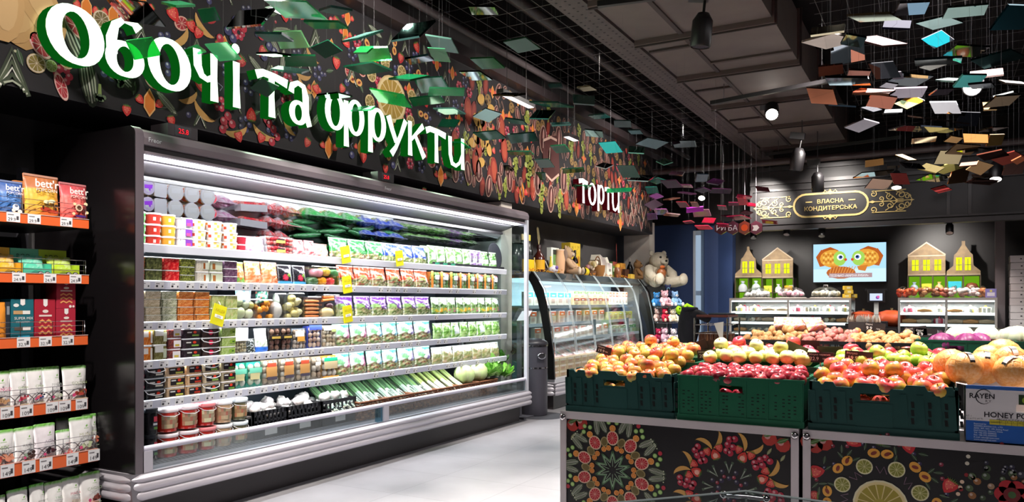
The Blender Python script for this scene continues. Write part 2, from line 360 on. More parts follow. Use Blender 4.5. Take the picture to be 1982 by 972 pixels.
def steak(p, x, y, s, rot=0, l=0):
    p.disc(x, y, s, 'a88678', l, s * .55, rot, 16); p.disc(x, y, s * .9, '4a2220', l + 1, s * .44, rot, 16); p.disc(x + s * .15 * math.cos(rot), y + s * .15 * math.sin(rot), s * .5, '8a5450', l + 2, s * .2, rot, 12)
    p.line([(x - s * .6 * math.cos(rot), y - s * .6 * math.sin(rot)), (x + s * .7 * math.cos(rot), y + s * .7 * math.sin(rot))], s * .07, 'd8b8a8', l + 3)
def leaf(p, x, y, s, rot, col='3c5230', l=0):
    c, d = math.cos(rot), math.sin(rot); p.poly([(x + s * (u * c - v * d), y + s * (u * d + v * c)) for u, v in ((-1, 0), (-.4, .32), (.3, .3), (1, 0), (.3, -.3), (-.4, -.32))], col, l)
    p.line([(x - s * .9 * c, y - s * .9 * d), (x + s * .9 * c, y + s * .9 * d)], s * .06, mixc(col, 'ffffff', .25), l + 1)
def broccoli(p, x, y, s, rot, l=0):
    c, d = math.cos(rot), math.sin(rot); T = lambda u, v: (x + s * (u * c - v * d), y + s * (u * d + v * c))
    p.poly([T(-.14, -.9), T(.14, -.9), T(.2, .3), T(-.2, .3)], '7c9050', l)
    for u, v in ((-.42, .4), (.42, .4), (0, .62), (-.22, .62), (.24, .62), (0, .36)): p.disc(*T(u, v), s * .27, '5a6c50' if v < .5 else '74886a', l + 1, n=8)
def mushroomface(p, x, y, s, rot=0, l=0, col='d8a05a'):
    c, d = math.cos(rot), math.sin(rot)
    for u in (-.55, .55):
        X_, Y_ = x + s * u * c, y + s * u * d; p.disc(X_, Y_, s * .52, col, l, s * .42, rot); p.disc(X_, Y_, s * .28, '7a2c22', l + 1, s * .16, rot + .5)
def fruit_heart(p, x, y, s, l=0):
    """half grapefruit between two strawberries"""
    p.poly([(x, y + s), (x + s * .42, y + s * .35), (x + s * .45, y - s * .4), (x, y - s), (x - s * .45, y - s * .4), (x - s * .42, y + s * .35)], 'e8b070', l)
    p.poly([(x, y + s * .85), (x + s * .34, y + s * .3), (x + s * .36, y - s * .35), (x, y - s * .82), (x - s * .36, y - s * .35), (x - s * .34, y + s * .3)], 'd87a2c', l + 1)
    strawberry(p, x - s * .78, y + s * .1, s * .42, R(50), l); strawberry(p, x + s * .78, y + s * .1, s * .42, R(-50), l)

# ---------------------------------------------------------------- bulkhead over the cold cases with its printed fruit graphic and lit letters
FX = -4.1
fas = MB().box(-4.74, -3.8, 2.337, FX, 12.0, 3.58, '1b181d').build('wall_bulkhead', noisy('bulkhead_black', '17141a', '1d1920', 3, .55)); struct(fas)
p = PR((FX, 0, 0), (0, 1, 0), (0, 0, 1), .0012)
p.rect(-1, 2.345, 11.985, 3.57, '1b181c', -.5)
fx = lambda a, b: tuple(aX(a, b, FX))[1:]
rg = random.Random(5)
for i in range(240):                                           # scattered small berries, beans and sprigs
    u, v = rg.uniform(1.2, 11.9), rg.uniform(2.38, 3.5); k = rg.random()
    if k < .35: berry(p, u, v, rg.uniform(.012, .025), rg.choice(['4a4668', '3a3a55', '403c5c']), 0)
    elif k < .55: berry(p, u, v, rg.uniform(.010, .02), rg.choice(['a03038', '8c2030', 'b44048']), 0)
    elif k < .7: p.disc(u, v, .008, 'b8ba98', 0, n=6)
    elif k < .85: leaf(p, u, v, rg.uniform(.02, .04), rg.uniform(0, 6), '33402e', 0)
    else: p.line([(u, v), (u + rg.uniform(-.03, .03), v + .03), (u + rg.uniform(-.05, .05), v + .05)], .005, '8a86a0', 0)
def fill(u0, u1, n, gap, kinds, seed):
    rr = random.Random(seed); pts = []
    for t in range(n * 30):
        if len(pts) >= n: break
        u, v = rr.uniform(u0, u1), rr.uniform(2.42, 3.5)
        if v - 2.35 > (u - .9) * .9 + .55: continue
        if all((u - a) ** 2 + (v - b) ** 2 > gap * gap for a, b in pts): pts.append((u, v))
    for u, v in pts:
        k = rr.choice(kinds); p.auto += .000012; a = rr.uniform(-.8, .8)
        if k == 's': strawberry(p, u, v, rr.uniform(.045, .06), a, 0, rr.choice(['c03030', 'a82830', 'b83a34']))
        elif k == 'r': [berry(p, u + .034 * math.cos(i * 1.05), v + .034 * math.sin(i * 1.05), .021, rr.choice(['a82840', 'b83048', '8c2038']), i % 2) for i in range(6)]
        elif k == 'u': [berry(p, u + .04 * math.cos(i * 1.26), v + .04 * math.sin(i * 1.26), .021, rr.choice(['343458', '403f68', '2c2c48']), 0) for i in range(5)]
        elif k == 'b': banana(p, u, v, .085, a, 0, 'b88c54')
        elif k == 'z': zucchini(p, u, v, .2, .026, a * 2, 0)
        elif k == 'c': chevron(p, u, v, .085, 0, 4)
        elif k == 'h': fruit_heart(p, u, v, .07, 0)
        elif k == 'g': citrus(p, u, v, .055, a, .8, 'd8a090', 'e0b8a8', 'a83038', 0, 8)
        elif k == 'm': steak(p, u, v, rr.uniform(.06, .1), 1.57 + a * .6, 0)
        elif k == 'l': p.disc(u, v, .05, '702420', 0, .1, a * .3); p.disc(u, v, .03, '8e3a2c', 1, .07, a * .3)
        elif k == 'v': grapes(p, u, v, .11, 0)
        elif k == 'p': p.disc(u, v, .06, '86683c', 0); [p.disc(u + .03 * math.cos(i * 2.1), v + .03 * math.sin(i * 2.1), .012, '2c1c14', 1, n=8) for i in range(3)]
        elif k == 'w': p.line([(u - .07, v + .06), (u - .02, v - .05), (u + .02, v + .03), (u + .07, v - .06)], .016, '8a6c60', 0)
        elif k == 'f': leaf(p, u, v, .045, a * 3, '3c5436', 0)
fill(1.6, 6.4, 210, .125, 'ssrruuubzzcchgff', 3); fill(6.4, 11.9, 330, .12, 'mmmmllvppwwsrhmw', 4); p.auto = .001
for a, b, s in ((22, 128, .15), (1, 15, .1)): chevron(p, *fx(a, b), s, 2, 6)
for i, (a, b, r) in enumerate(((20, 20, 0.5), (48, 20, -.4), (75, 8, .6), (5, 5, 0))): p.disc(*fx(a, b), .1, mixc('b88f5a', 'c9a06a', i / 3), 3 + 2 * i, .2, r); p.disc(*fx(a + 3, b - 2), .06, mixc('c69e68', 'd4ae7a', i / 3), 4 + 2 * i, .15, r)
for a, b, r, ro, sq, ri, fl in ((77, 88, .075, -.9, .62, 'e6a79a', 'b9323c'), (143, 50, .08, -.8, .5, 'e6a79a', 'b9323c'), (69, 123, .05, 0, 1, 'cdb388', '8c7a3c'), (98, 128, .032, 0, 1, '9aa860', '8ca24a'), (124, 118, .05, -.7, .7, 'e0b080', 'c08a44'), (195, 38, .05, 0, 1, 'c9aa84', '7c6a44'),
        (117, 168, .075, -1.2, .4, 'eab0a2', 'b9323c')): citrus(p, *fx(a, b), r, ro, sq, ri, mixc(ri, 'ffffff', .3), fl, 4)
zucchini(p, *fx(170, 155), .3, .05, -1.4, 3); zucchini(p, *fx(215, 130), .35, .05, -.6, 3); zucchini(p, *fx(150, 85), .3, .06, -1.1, 2)
broccoli(p, *fx(192, 180), .055, PI, 3); broccoli(p, *fx(225, 155), .055, -1.9, 3)
for a, b, s in ((288, 199, .085), (635, 285, .09), (852, 341, .1)): fruit_heart(p, *fx(a, b), s, 4)
for a, b, s in ((1009, 372, .13), (1115, 400, .13), (1200, 432, .12)): fruit_heart(p, *fx(a, b), s, 4)
for a, b, s, r in ((244, 212, .04, 0), (330, 232, .04, .3), (368, 48, .05, .4), (383, 62, .05, -.4), (405, 175, .045, .5), (485, 225, .06, PI), (460, 262, .05, .4), (505, 265, .05, -.4), (333, 25, .06, .6), (550, 27, .06, .2), (585, 25, .06, -.3), (650, 120, .06, 0), (668, 80, .06, .8), (610, 170, .05, .4), (702, 302, .06, 0), (745, 325, .05, 0), (820, 370, .05, 0), (800, 45, .05, 0), (805, 90, .06, .5)): strawberry(p, *fx(a, b), s, r, 4)
for a, b, s, r in ((395, 215, .1, -.6), (455, 250, .11, .3), (510, 255, .11, -.3), (560, 240, .1, -1.0), (590, 165, .09, -.6), (345, 70, .1, .8), (395, 50, .1, -.7)): banana(p, *fx(a, b), s, r, 3)
for a, b in ((440, 225), (432, 235), (448, 240), (430, 250), (520, 240), (528, 250), (535, 265), (525, 275), (515, 232), (300, 165), (425, 75), (470, 55), (505, 70), (640, 40), (700, 110), (720, 200)): berry(p, *fx(a, b), .03, 'b02a3c', 4)
for a, b in ((440, 60), (450, 75), (455, 40), (520, 90), (530, 100), (510, 110), (670, 160), (680, 300), (700, 250), (790, 270), (760, 320)): berry(p, *fx(a, b), .03, '3c3c66', 4)
citrus(p, *fx(757, 192), .2, .2, 1, 'c9ae7e', 'd8c494', 'a98a3e', 4, 14); citrus(p, *fx(757, 192), .05, .2, 1, 'b89a50', 'd8c494', 'a98a3e', 8, 6)
for k in range(8): a = 2 * PI * k / 8 + .3; y0, z0 = fx(757, 192); citrus(p, y0 + .3 * math.cos(a), z0 + .3 * math.sin(a), .06, a, 1, 'c9ae7e', 'd8c494', '8c7a44', 4, 7)
for k in range(8): a = 2 * PI * k / 8 + .7; y0, z0 = fx(757, 192); mushroomface(p, y0 + .46 * math.cos(a), z0 + .46 * math.sin(a), .07, a, 4)
for a, b in ((680, 140), (520, 140), (610, 70), (730, 90), (590, 110)): chevron(p, *fx(a, b), .12, 2, 4)
# meats, lobsters and grapes further along
for k in range(46): u = rg.uniform(6.3, 11.8); v = rg.uniform(2.45, 3.45); steak(p, u, v, rg.uniform(.06, .12), rg.uniform(.9, 2.2), 3)
for a, b in ((925, 330), (945, 360), (965, 355), (985, 350), (905, 335), (880, 330)): steak(p, *fx(a, b), .12, 1.4 + (a % 3) * .2, 5)
for a, b, s in ((1022, 330, .2), (1047, 385, .18), (1082, 395, .18), (1018, 240, .15), (1105, 285, .15), (1098, 350, .12)): grapes(p, *fx(a, b), s, 5)
for a, b in ((1065, 385), (1040, 350), (1090, 350), (1062, 305), (1050, 270), (1080, 270)): steak(p, *fx(a, b), .17, 1.5, 6)
p.poly([fx(1048, 268), fx(1078, 262), fx(1082, 340), (fx(1066, 352)), fx(1050, 335)], '4a2220', 8); p.line([fx(1050, 272), fx(1064, 266), fx(1076, 272)], .03, 'c9a596', 9); p.line([fx(1052, 335), fx(1066, 350), fx(1080, 338)], .03, 'c9a596', 9)
for a, b in ((905, 215), (935, 250), (925, 280), (970, 250), (975, 290), (920, 315), (880, 280), (955, 330), (1030, 365), (1095, 385)):
    y0, z0 = fx(a, b); p.disc(y0, z0, .07, '8c3026', 5, .14, .1); p.disc(y0, z0, .045, 'a84a34', 6, .1, .1)
for k in range(14): y0, z0 = fx(935, 255); p.disc(y0 + .16 * math.cos(k * .9) * (k % 3 + 1) / 2, z0 + .22 * math.sin(k * .9) * (k % 3 + 1) / 2, .05, 'c49a4e', 6, .07, k); p.disc(y0 + .16 * math.cos(k * .9 + .4) * (k % 3 + 1) / 2, z0 + .22 * math.sin(k * .9 + .4) * (k % 3 + 1) / 2, .02, '3a2416', 7)
for a, b in ((1235, 400), (1225, 410), (1245, 415), (1215, 425), (1240, 435), (1250, 385), (1222, 385)):
    y0, z0 = fx(a, b); p.line([(y0 - .12, z0 + .12), (y0, z0 - .1), (y0 + .12, z0 + .12)], .025, 'b09a8c', 6); p.disc(y0, z0, .05, '6a3430', 5)
p.auto = 0; p.build('printed_graphic', 'matte', fas)

LX0, LX1 = -4.066, -3.985
def stroke(mf, ms, pts, w):
    """one stroke of a box letter: lit face on mf, coloured return on ms; pts are (y, z), w the widths"""
    n = len(pts); A, B = [], []
    closed = math.hypot(pts[0][0] - pts[-1][0], pts[0][1] - pts[-1][1]) < 1e-6
    for i, (x, y) in enumerate(pts):
        a = pts[i - 1] if i else (pts[-2] if closed else pts[0]); b = pts[i + 1] if i < n - 1 else (pts[1] if closed else pts[-1])
        dx, dy = b[0] - a[0], b[1] - a[1]; d = math.hypot(dx, dy) or 1; ww = (w[i] if isinstance(w, (list, tuple)) else w) / 2
        A.append((x - dy / d * ww, y + dx / d * ww)); B.append((x + dy / d * ww, y - dx / d * ww))
    for i in range(n - 1):
        mf.add([(LX1, *B[i]), (LX1, *B[i + 1]), (LX1, *A[i + 1]), (LX1, *A[i])], [(0, 1, 2, 3)], FACE)
        for E in (A, B): ms.add([(LX0, *E[i]), (LX0, *E[i + 1]), (LX1 - .002, *E[i + 1]), (LX1 - .002, *E[i])], [(0, 1, 2, 3)], SIDE)
    for i in ((0, n - 1) if not closed else ()): ms.add([(LX0, *A[i]), (LX0, *B[i]), (LX1 - .002, *B[i]), (LX1 - .002, *A[i])], [(0, 1, 2, 3)], SIDE)
def ringp(cy, cz, ry, rz, thick, thin, tilt=0, n=28, a0=0, a1=360):
    P_, W_ = [], []
    for i in range(n + 1):
        a = R(a0 + (a1 - a0) * i / n); P_.append((cy + ry * math.cos(a) + tilt * math.sin(a), cz + rz * math.sin(a))); W_.append(thin + (thick - thin) * abs(math.cos(a)) ** 1.5)
    return P_, W_
b0, x0 = 2.505, 2.80
def sten(y, z1=x0, z0=b0, w=.062, lean=.0): return ([(y - lean, z1), (y, z0 + (z1 - z0) * .5), (y + .004, z0)], [w * .9, w * .8, w])
GL = [('о', [ringp(2.42, 2.655, .115, .137, .085, .035, -.012)]),
  ('в', [ringp(2.70, 2.605, .085, .085, .068, .028), ([(2.622, 2.62), (2.618, 2.70), (2.64, 2.78), (2.69, 2.822), (2.75, 2.822), (2.785, 2.79)], [.065, .065, .05, .034, .045, .06])]),
  ('о', [ringp(2.985, 2.652, .108, .135, .078, .033, -.01)]),
  ('ч', [([(3.175, 2.80), (3.18, 2.70), (3.21, 2.645), (3.25, 2.63), (3.29, 2.65)], [.06, .06, .045, .036, .04]), sten(3.30)]),
  ('і', [sten(3.475), ringp(3.47, 2.885, .016, .016, .032, .032, n=12)]),
  ('т', [([(3.64, 2.765), (3.70, 2.79), (3.80, 2.786), (3.92, 2.765)], [.06, .05, .05, .062]), sten(3.775, 2.79)]),
  ('а', [([(3.955, 2.72), (3.965, 2.77), (4.02, 2.80), (4.075, 2.785), (4.095, 2.72), (4.10, 2.60), (4.135, 2.51)], [.055, .05, .035, .045, .062, .06, .05]), ringp(4.025, 2.59, .062, .072, .055, .028)]),
  ('ф', [ringp(4.405, 2.68, .082, .125, .06, .03), ringp(4.635, 2.68, .075, .125, .058, .03), sten(4.525, 2.79, 2.44, .058)]),
  ('р', [sten(4.81, 2.81, 2.445, .06), ringp(4.905, 2.68, .075, .12, .06, .03)]),
  ('у', [([(5.04, 2.785), (5.09, 2.68), (5.145, 2.585)], [.062, .055, .05]), ([(5.275, 2.79), (5.21, 2.66), (5.14, 2.54), (5.08, 2.475)], [.055, .045, .042, .06])]),
  ('к', [sten(5.335), ([(5.355, 2.645), (5.44, 2.72), (5.53, 2.795)], [.03, .036, .055]), ([(5.41, 2.69), (5.48, 2.60), (5.545, 2.515)], [.04, .05, .062])]),
  ('т', [([(5.57, 2.765), (5.63, 2.79), (5.75, 2.787), (5.88, 2.77)], [.058, .05, .05, .06]), sten(5.73, 2.79)]),
  ('и', [([(5.95, 2.785), (5.955, 2.62), (5.985, 2.54), (6.05, 2.525), (6.11, 2.56), (6.155, 2.64)], [.06, .056, .05, .036, .034, .034]), sten(6.165)])]
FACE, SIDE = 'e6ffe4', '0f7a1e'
WORD = [('second', 'green-sided')]
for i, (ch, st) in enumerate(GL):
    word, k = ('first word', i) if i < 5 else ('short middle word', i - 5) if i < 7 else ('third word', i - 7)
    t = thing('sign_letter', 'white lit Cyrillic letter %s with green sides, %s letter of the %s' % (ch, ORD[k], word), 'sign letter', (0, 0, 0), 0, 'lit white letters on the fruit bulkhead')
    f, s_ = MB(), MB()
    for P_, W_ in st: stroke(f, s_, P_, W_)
    f.build('lit_face', 'emit1.7', t); s_.build('letter_side', 'emit0.35', t)  # green sides emit weakly, standing in for halo light falling on them
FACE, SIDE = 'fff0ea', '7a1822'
GL2 = [('Т', [([(8.85, 2.765), (8.97, 2.79), (9.13, 2.765)], [.06, .05, .06]), sten(8.99, 2.79, w=.066)]), ('о', [ringp(9.275, 2.652, .1, .13, .066, .03)]),
  ('р', [sten(9.475, 2.80, 2.455), ringp(9.575, 2.68, .08, .115, .062, .03)]), ('т', [([(9.70, 2.77), (9.82, 2.79), (9.94, 2.77)], [.055, .05, .055]), sten(9.825, 2.79)]),
  ('и', [([(9.985, 2.785), (9.99, 2.62), (10.02, 2.54), (10.085, 2.525), (10.15, 2.56), (10.2, 2.64)], [.06, .056, .05, .036, .034, .034]), sten(10.21)])]
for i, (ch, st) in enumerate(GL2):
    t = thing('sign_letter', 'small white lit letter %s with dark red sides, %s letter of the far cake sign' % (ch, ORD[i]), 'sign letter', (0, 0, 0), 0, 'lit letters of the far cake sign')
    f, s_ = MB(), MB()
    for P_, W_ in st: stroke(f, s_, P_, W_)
    f.build('lit_face', 'emit2.6', t); s_.build('letter_side', 'emit0.2', t)  # red sides given the same painted-in glow, weaker
for k in range(4): light('AREA', 'letter_glow', (-3.9, 2.6 + k * 1.05, 2.65), 4, (.7, 1, .7), .8, .3, rot=(0, R(-90), 0))

# ---------------------------------------------------------------- ceiling: beam, duct, wire grid, pipes
struct(MB().box(-2.7, -3.5, 3.6, -2.45, 13.3, 3.95, '5a4f50').build('beam_1', noisy('beam_paint', '463c3d', '584c4c', 6, .6)))
bh = PR((-2.7, 0, 3.6), (1, 0, 0), (0, -1, 0), .001)
for i in range(110):
    for k in range(3): bh.disc(.045 + k * .08, -(4.5 + i * .08), .012, '171214', 0, n=8)
o = bh.build('beam_holes', 'matte'); o.parent = bpy.data.objects['beam_1']
duct = MB(); duct.box(-2.44, 2.5, 3.62, -1.24, 12.4, 4.1, '8a7a76'); du = duct.build('air_duct', noisy('duct_wrap', '5e5250', '6a5e5a', 2.5, .7))
tag(du, 'large wrapped rectangular air duct running along the dark ceiling', 'air duct')
for a, b in ((1231, 85), (1312, 154), (1372, 210), (1426, 253), (1460, 290), (1140, 10)): y = aZ(a, b, 3.6).y; fl = MB(); fl.box(-2.445, y - .03, 3.575, -1.22, y + .03, 4.12, '5a4a48'); fl.box(-2.448, y - .008, 3.56, -1.2, y + .008, 4.13, '3a2f2f'); fl.build('duct_flange', 'matte', du)
sm = MB(); sm.box(-2.03, 2.5, 3.605, -1.99, 12.4, 3.62, '3c3030')
for a, b in ((1260, 103), (1339, 180), (1406, 236)): y = aZ(a, b, 3.6).y; sm.box(-2.42, y - .02, 3.6, -2.01, y + .02, 3.62, '3c3030')
for y in (7.6, 9.0): sm.box(-2.0, y - .02, 3.6, -1.24, y + .02, 3.62, '4a3c3a')
sm.build('duct_seam', 'matte', du)
g = MB()
for i in range(9): g.tube([(-4.0 + i * .165, 2, 3.92), (-4.0 + i * .165, 13.2, 3.92)], .0035, '6a6464', 3)
for i in range(38): g.tube([(-4.05, 2 + i * .3, 3.92), (-2.7, 2 + i * .3, 3.92)], .003, '6a6464', 3)
struct(g.build('ceiling_wire_grid', 'satin'))
g = MB()
for i in range(16): g.tube([(-1.0 + i * .25, 2, 3.95), (-1.0 + i * .25, 13.2, 3.95)], .0035, '4a4446', 3)
for i in range(38): g.tube([(-1.05, 2 + i * .3, 3.95), (3.0, 2 + i * .3, 3.95)], .003, '4a4446', 3)
o = g.build('ceiling_wire_mesh', 'satin'); struct(o)
def pipe(pts, r, col, label, name='ceiling_pipe'):
    o = MB().tube(pts, r, col, 8).build(name, 'satin'); return tag(o, label, 'pipe')
for x, z, r, c_ in ((-3.85, 3.75, .035, '4a4244'), (-3.45, 4.05, .06, '3a3436'), (-3.05, 4.08, .045, '403a3c')):
    pipe([(x, 1, z), (x, 13.2, z)], r, c_, 'dark ceiling pipe running along the bulkhead, %s' % {-3.85: 'closest to the printed fruit bulkhead', -3.45: 'thickest of the three', -3.05: 'closest to the perforated beam'}[x])
for y, z, l_ in ((11.75, 3.3, 'in front of the pastry sign'), (12.6, 3.45, 'above and behind the pastry sign')): pipe([(-4.0, y, z), (4, y, z)], .05, '40302f', 'brown ceiling pipe crossing the shop ' + l_)
# flat tray behind the bulkhead top and slim linear lamps beside it
struct(MB().box(-4.1, 2, 3.58, -3.95, 12.9, 3.68, '3a3234').build('trim_1', 'satin'))

# ================================================================ REFRIGERATED WALL CASE
FY0, FY1 = 2.62, 7.1
SHELVES = [(1.588, 'top'), (1.375, 'second'), (1.135, 'third'), (.91, 'fourth'), (.68, 'fifth')]
SX = -4.02                                     # front edge of the shelves
case = thing('refrigerated_display_case', 'long grey open refrigerated wall case full of packed vegetables and salads', 'refrigerated case', (-4.2, 4.86, 0))
def cb(m, name, s='satin', par=case):
    o = m.build(name, s, par); o.matrix_parent_inverse = Matrix.Translation((4.2, -4.86, 0)); return o
def sub(m, name, par, s='satin'): return m.build(name, s, par)
GREY, DGREY, ALU = '6a6168', '3c373b', 'b9b5bd'
m = MB()                                        # closed near side panel with rounded upper front corner
arc = [(-3.78 - .05 + .05 * math.cos(R(a)), 2.15 + .05 * math.sin(R(a))) for a in range(0, 91, 15)]
m.prism([(-4.72, .0), (-3.9, .0), (-3.9, .3), (-3.78, .3)] + arc + [(-4.72, 2.2)], 'y', FY0 - .005, FY0, '1a1719')
m.prism([(-4.72, .0), (-3.9, .0), (-3.9, .3), (-3.78, .3)] + arc + [(-4.72, 2.2)], 'y', FY0, FY0 + .05, GREY)
cb(m, 'side_panel', 'gloss')
m = MB().box(-4.72, FY0 + .05, .1, -4.66, FY1, 2.15, '55606c'); cb(m, 'back_panel')
bp = PR((-4.66, 0, 0), (0, 1, 0), (0, 0, 1), .002)
for i in range(5):
    y = FY0 + .35 + i * .93; bp.rect(y - .012, .3, y + .012, 1.95, '2e343c')
    for k in range(3): bp.disc(y + .15, .42 + k * .07, .007, '23282e'); bp.disc(y - .15, .42 + k * .07, .007, '23282e')
cb(bp, 'slotted_upright', 'matte')
m = MB()                                        # canopy: rounded grey nose, dark groove, sloping mirror-like soffit
nose = [(-3.78, 2.105), (-3.775, 2.14), (-3.79, 2.175), (-3.83, 2.195), (-4.72, 2.2), (-4.72, 2.1), (-3.86, 2.095)]
m.prism(nose, 'y', FY0 + .05, FY1 + .02, '7a7178'); cb(m, 'canopy', 'satin')
m = MB().box(-3.835, FY0 + .05, 2.072, -3.8, FY1, 2.1, '2a2528'); m.box(-3.83, FY0 + .05, 2.06, -3.795, FY1, 2.073, '8a8088'); cb(m, 'canopy_groove', 'satin')
m = MB().prism([(-3.86, 2.085), (-3.885, 2.05), (-3.91, 2.05), (-3.915, 2.09), (-3.86, 2.095)], 'y', FY0 + .055, FY1 - .02, 'f4f2ff'); cb(m, 'lamp_tube', 'emit5')
m = MB().prism([(-3.912, 2.085), (-3.915, 2.045), (-4.1, 1.985), (-4.1, 2.05)], 'y', FY0 + .055, FY1 - .02, '454246'); m.box(-4.1, FY0 + .055, 1.96, -4.07, FY1 - .02, 1.985, '1c191c'); cb(m, 'air_grille', 'satin')
m = MB().prism([(-4.09, 1.965), (-4.46, 1.595), (-4.47, 1.605), (-4.1, 1.975)], 'y', FY0 + .055, FY1 - .02, 'e4e6ea'); cb(m, 'canopy_mirror', 'mirror')
PRT = PR((SX + .012, 0, 0), (0, 1, 0), (0, 0, 1), .001)
for z, nm in SHELVES:
    m = MB().box(-4.62, FY0 + .06, z - .032, SX, FY1 - .04, z - .012, 'dfe3e8'); sh = cb(m, 'shelf', 'satin')
    b = MB()
    for i in range(5): y = FY0 + .35 + i * .93; b = MB(); b.prism([(-4.66, z - .14), (-4.58, z - .14), (-4.2, z - .045), (-4.2, z - .03), (-4.66, z - .03)], 'y', y - .006, y + .006, '4a4f58'); b.build('shelf_bracket', 'satin', sh)
    
    m = MB().prism([(SX, z - .05), (SX + .006, z - .052), (SX + .012, z - .006), (SX + .004, z)], 'y', FY0 + .06, FY1 - .04, 'f0f1fa' if nm == 'top' else 'dcdfee'); rail = cb(m, 'price_rail', 'satin')
    rg = random.Random(int(z * 1000)); y = FY0 + .1; first = None
    while y < FY1 - .15:
        w_ = .06
        if nm != 'top' and (y < 4.3 or rg.random() < .42):
            if first is None:
                tg = PR((0, 0, 0), (0, 1, 0), (.12, 0, 1), .0008); tg.rect(0, -.048, w_, -.008, 'fafafc', 0); tg.rect(.006, -.022, .03, -.018, '707078', 1); tg.rect(.006, -.04, .02, -.028, '303038', 1); tg.rect(.045, -.04, .054, -.03, '505058', 1)
                first = tg.build('price_ticket', 'satin', rail); q = first
            else: q = first.copy(); COL.objects.link(q); q.parent = rail
            q.location = (SX + .0135, y, z)
        y += w_ + rg.uniform(.03, .06)
# glass end wall on the far side with aluminium post
m = MB().prism([(-4.6, .3), (-3.8, .3), (-3.8, 2.08), (-4.6, 2.08)], 'y', FY1 - .008, FY1, 'eef6f6'); cb(m, 'side_glass', 'glass')
m = MB().box(-3.81, FY1 - .03, .31, -3.775, FY1 + .01, 2.1, 'c2c4cc'); m.box(-4.6, FY1 - .025, 2.05, -3.8, FY1 + .005, 2.085, 'c2c4cc'); m.box(-4.62, FY1 - .025, .3, -4.58, FY1 + .005, 2.085, 'c2c4cc'); cb(m, 'side_post', 'satin')
# deck, air grille, front glass with rail and posts
m = MB().box(-4.66, FY0 + .05, .2, -3.9, FY1, .3, '4c5058'); cb(m, 'deck', 'satin')
m = MB().prism([(-3.97, .33), (-3.82, .305), (-3.82, .28), (-3.97, .28)], 'y', FY0 + .055, FY1 - .03, '4b474c'); gr = cb(m, 'front_grille', 'satin')
sl = PR((-3.97, 0, .33), (0, 1, 0), (-.15, 0, .025), .0012); y = FY0 + .1
while y < FY1 - .1: sl.rect(y, -.055, y + .012, -.012, '17151a'); y += .028
sl.build('grille_slots', 'matte', gr)
m = MB().box(-3.802, FY0 + .06, .31, -3.796, FY1 - .03, .44, 'e8f0f2'); cb(m, 'front_glass', 'glass')
m = MB().tube([(-3.8, FY0 + .05, .445), (-3.8, FY1 - .01, .445)], .017, 'd4d0de', 10); cb(m, 'front_rail', 'satin')
for y in (FY0 + .075, 4.76): m = MB().box(-3.815, y - .03, .31, -3.78, y + .03, .435, 'c6c2cc'); cb(m, 'rail_post', 'satin')
m = MB().box(-3.815, 4.66, .31, -3.79, 4.72, .43, 'b8dce8'); cb(m, 'glass_clip', 'glass')
# ribbed metal bumper that turns the near corner, dark plinth below
prof = []
for i in range(25): t = i / 24; prof.append((.018 * abs(math.sin(PI * 3 * t)) ** .6 - (.0 if t < .8 else (t - .8) * .2), .175 + .15 * t))
m = MB(); lo = []
path = [(-4.74, FY0 - .035, 0, -1), (-3.84, FY0 - .035, 0, -1), (-3.79, FY0 - .02, .7, -.7), (-3.765, FY0 + .03, 1, 0), (-3.765, FY1 + .03, 1, 0), (-3.8, FY1 + .05, .5, .8)]
for (x, y, nx, ny) in path: lo.append([(x + nx * d_, y + ny * d_, z_) for d_, z_ in prof])
m.loft(lo, 'dcd6de', closed=False, caps=False, smooth=True); m.prism([(-4.74, .175), (-3.76, .175), (-3.78, .32), (-4.74, .32)], 'y', FY0 - .03, FY1 + .03, '8c888f'); cb(m, 'bumper', 'alu')
m = MB().box(-4.7, FY0 + .03, 0, -3.87, FY1 - .02, .178, '352f31'); cb(m, 'plinth', 'satin')
# thermometers standing on the canopy and the maker's badge
for i, (a, b) in enumerate(((352, 262), (745, 350))):
    q = aX(a, b, -3.84); m = MB().box(-3.98, q.y - .1, 2.198, -3.83, q.y + .1, 2.265, '3a3438'); th = cb(m, 'thermometer_box', 'satin')
    d_ = PR((-3.83, q.y, 2.232), (0, 1, 0), (0, 0, 1), .001); d_.rect(-.055, -.03, .055, .03, '0a0808', 0); d_.build('thermometer_display', 'gloss', th)
    d_ = PR((-3.828, q.y, 2.232), (0, 1, 0), (0, 0, 1), .001); d_.text('25.8', 0, -.014, .04, 'ff2030', 2, 'c'); d_.build('red_digits', 'emit1.5', th)
for a, b in ((302, 272), (752, 365)):
    q = aX(a, b, -3.776); d_ = PR((-3.774, q.y, q.z), (0, 1, 0), (0, 0, 1), .001); d_.text('Freor', -.05, -.015, .036, 'e6eaf0', 1); cb(d_, 'maker_badge', 'satin')
# white tag hanger arm (a small screen on the glass end wall)
scr = thing('tilted_screen', 'pale tilted touch screen of a scale mounted by the glass end of the case', 'screen', (-3.98, 7.28, 1.1))
m = MB(); m.prism([(-.02, -.06), (.02, -.06), (.1, .06), (.06, .08)], 'y', -.13, .13, '4a4a50'); m.build('screen_housing', 'satin', scr)
m = PR((.022, 0, -.06), (0, 1, 0), (.08, 0, .12), .002); m.rect(-.115, .01, .115, .135, 'f4f4f8'); m.build('screen_face', 'emit0.9', scr)
m = MB().box(-.02, -.02, -1.1, .02, .02, 0, '55555c'); m.box(-.12, -.12, -1.1, .12, .12, -1.08, '55555c'); m.build('stand_pole', 'satin', scr)

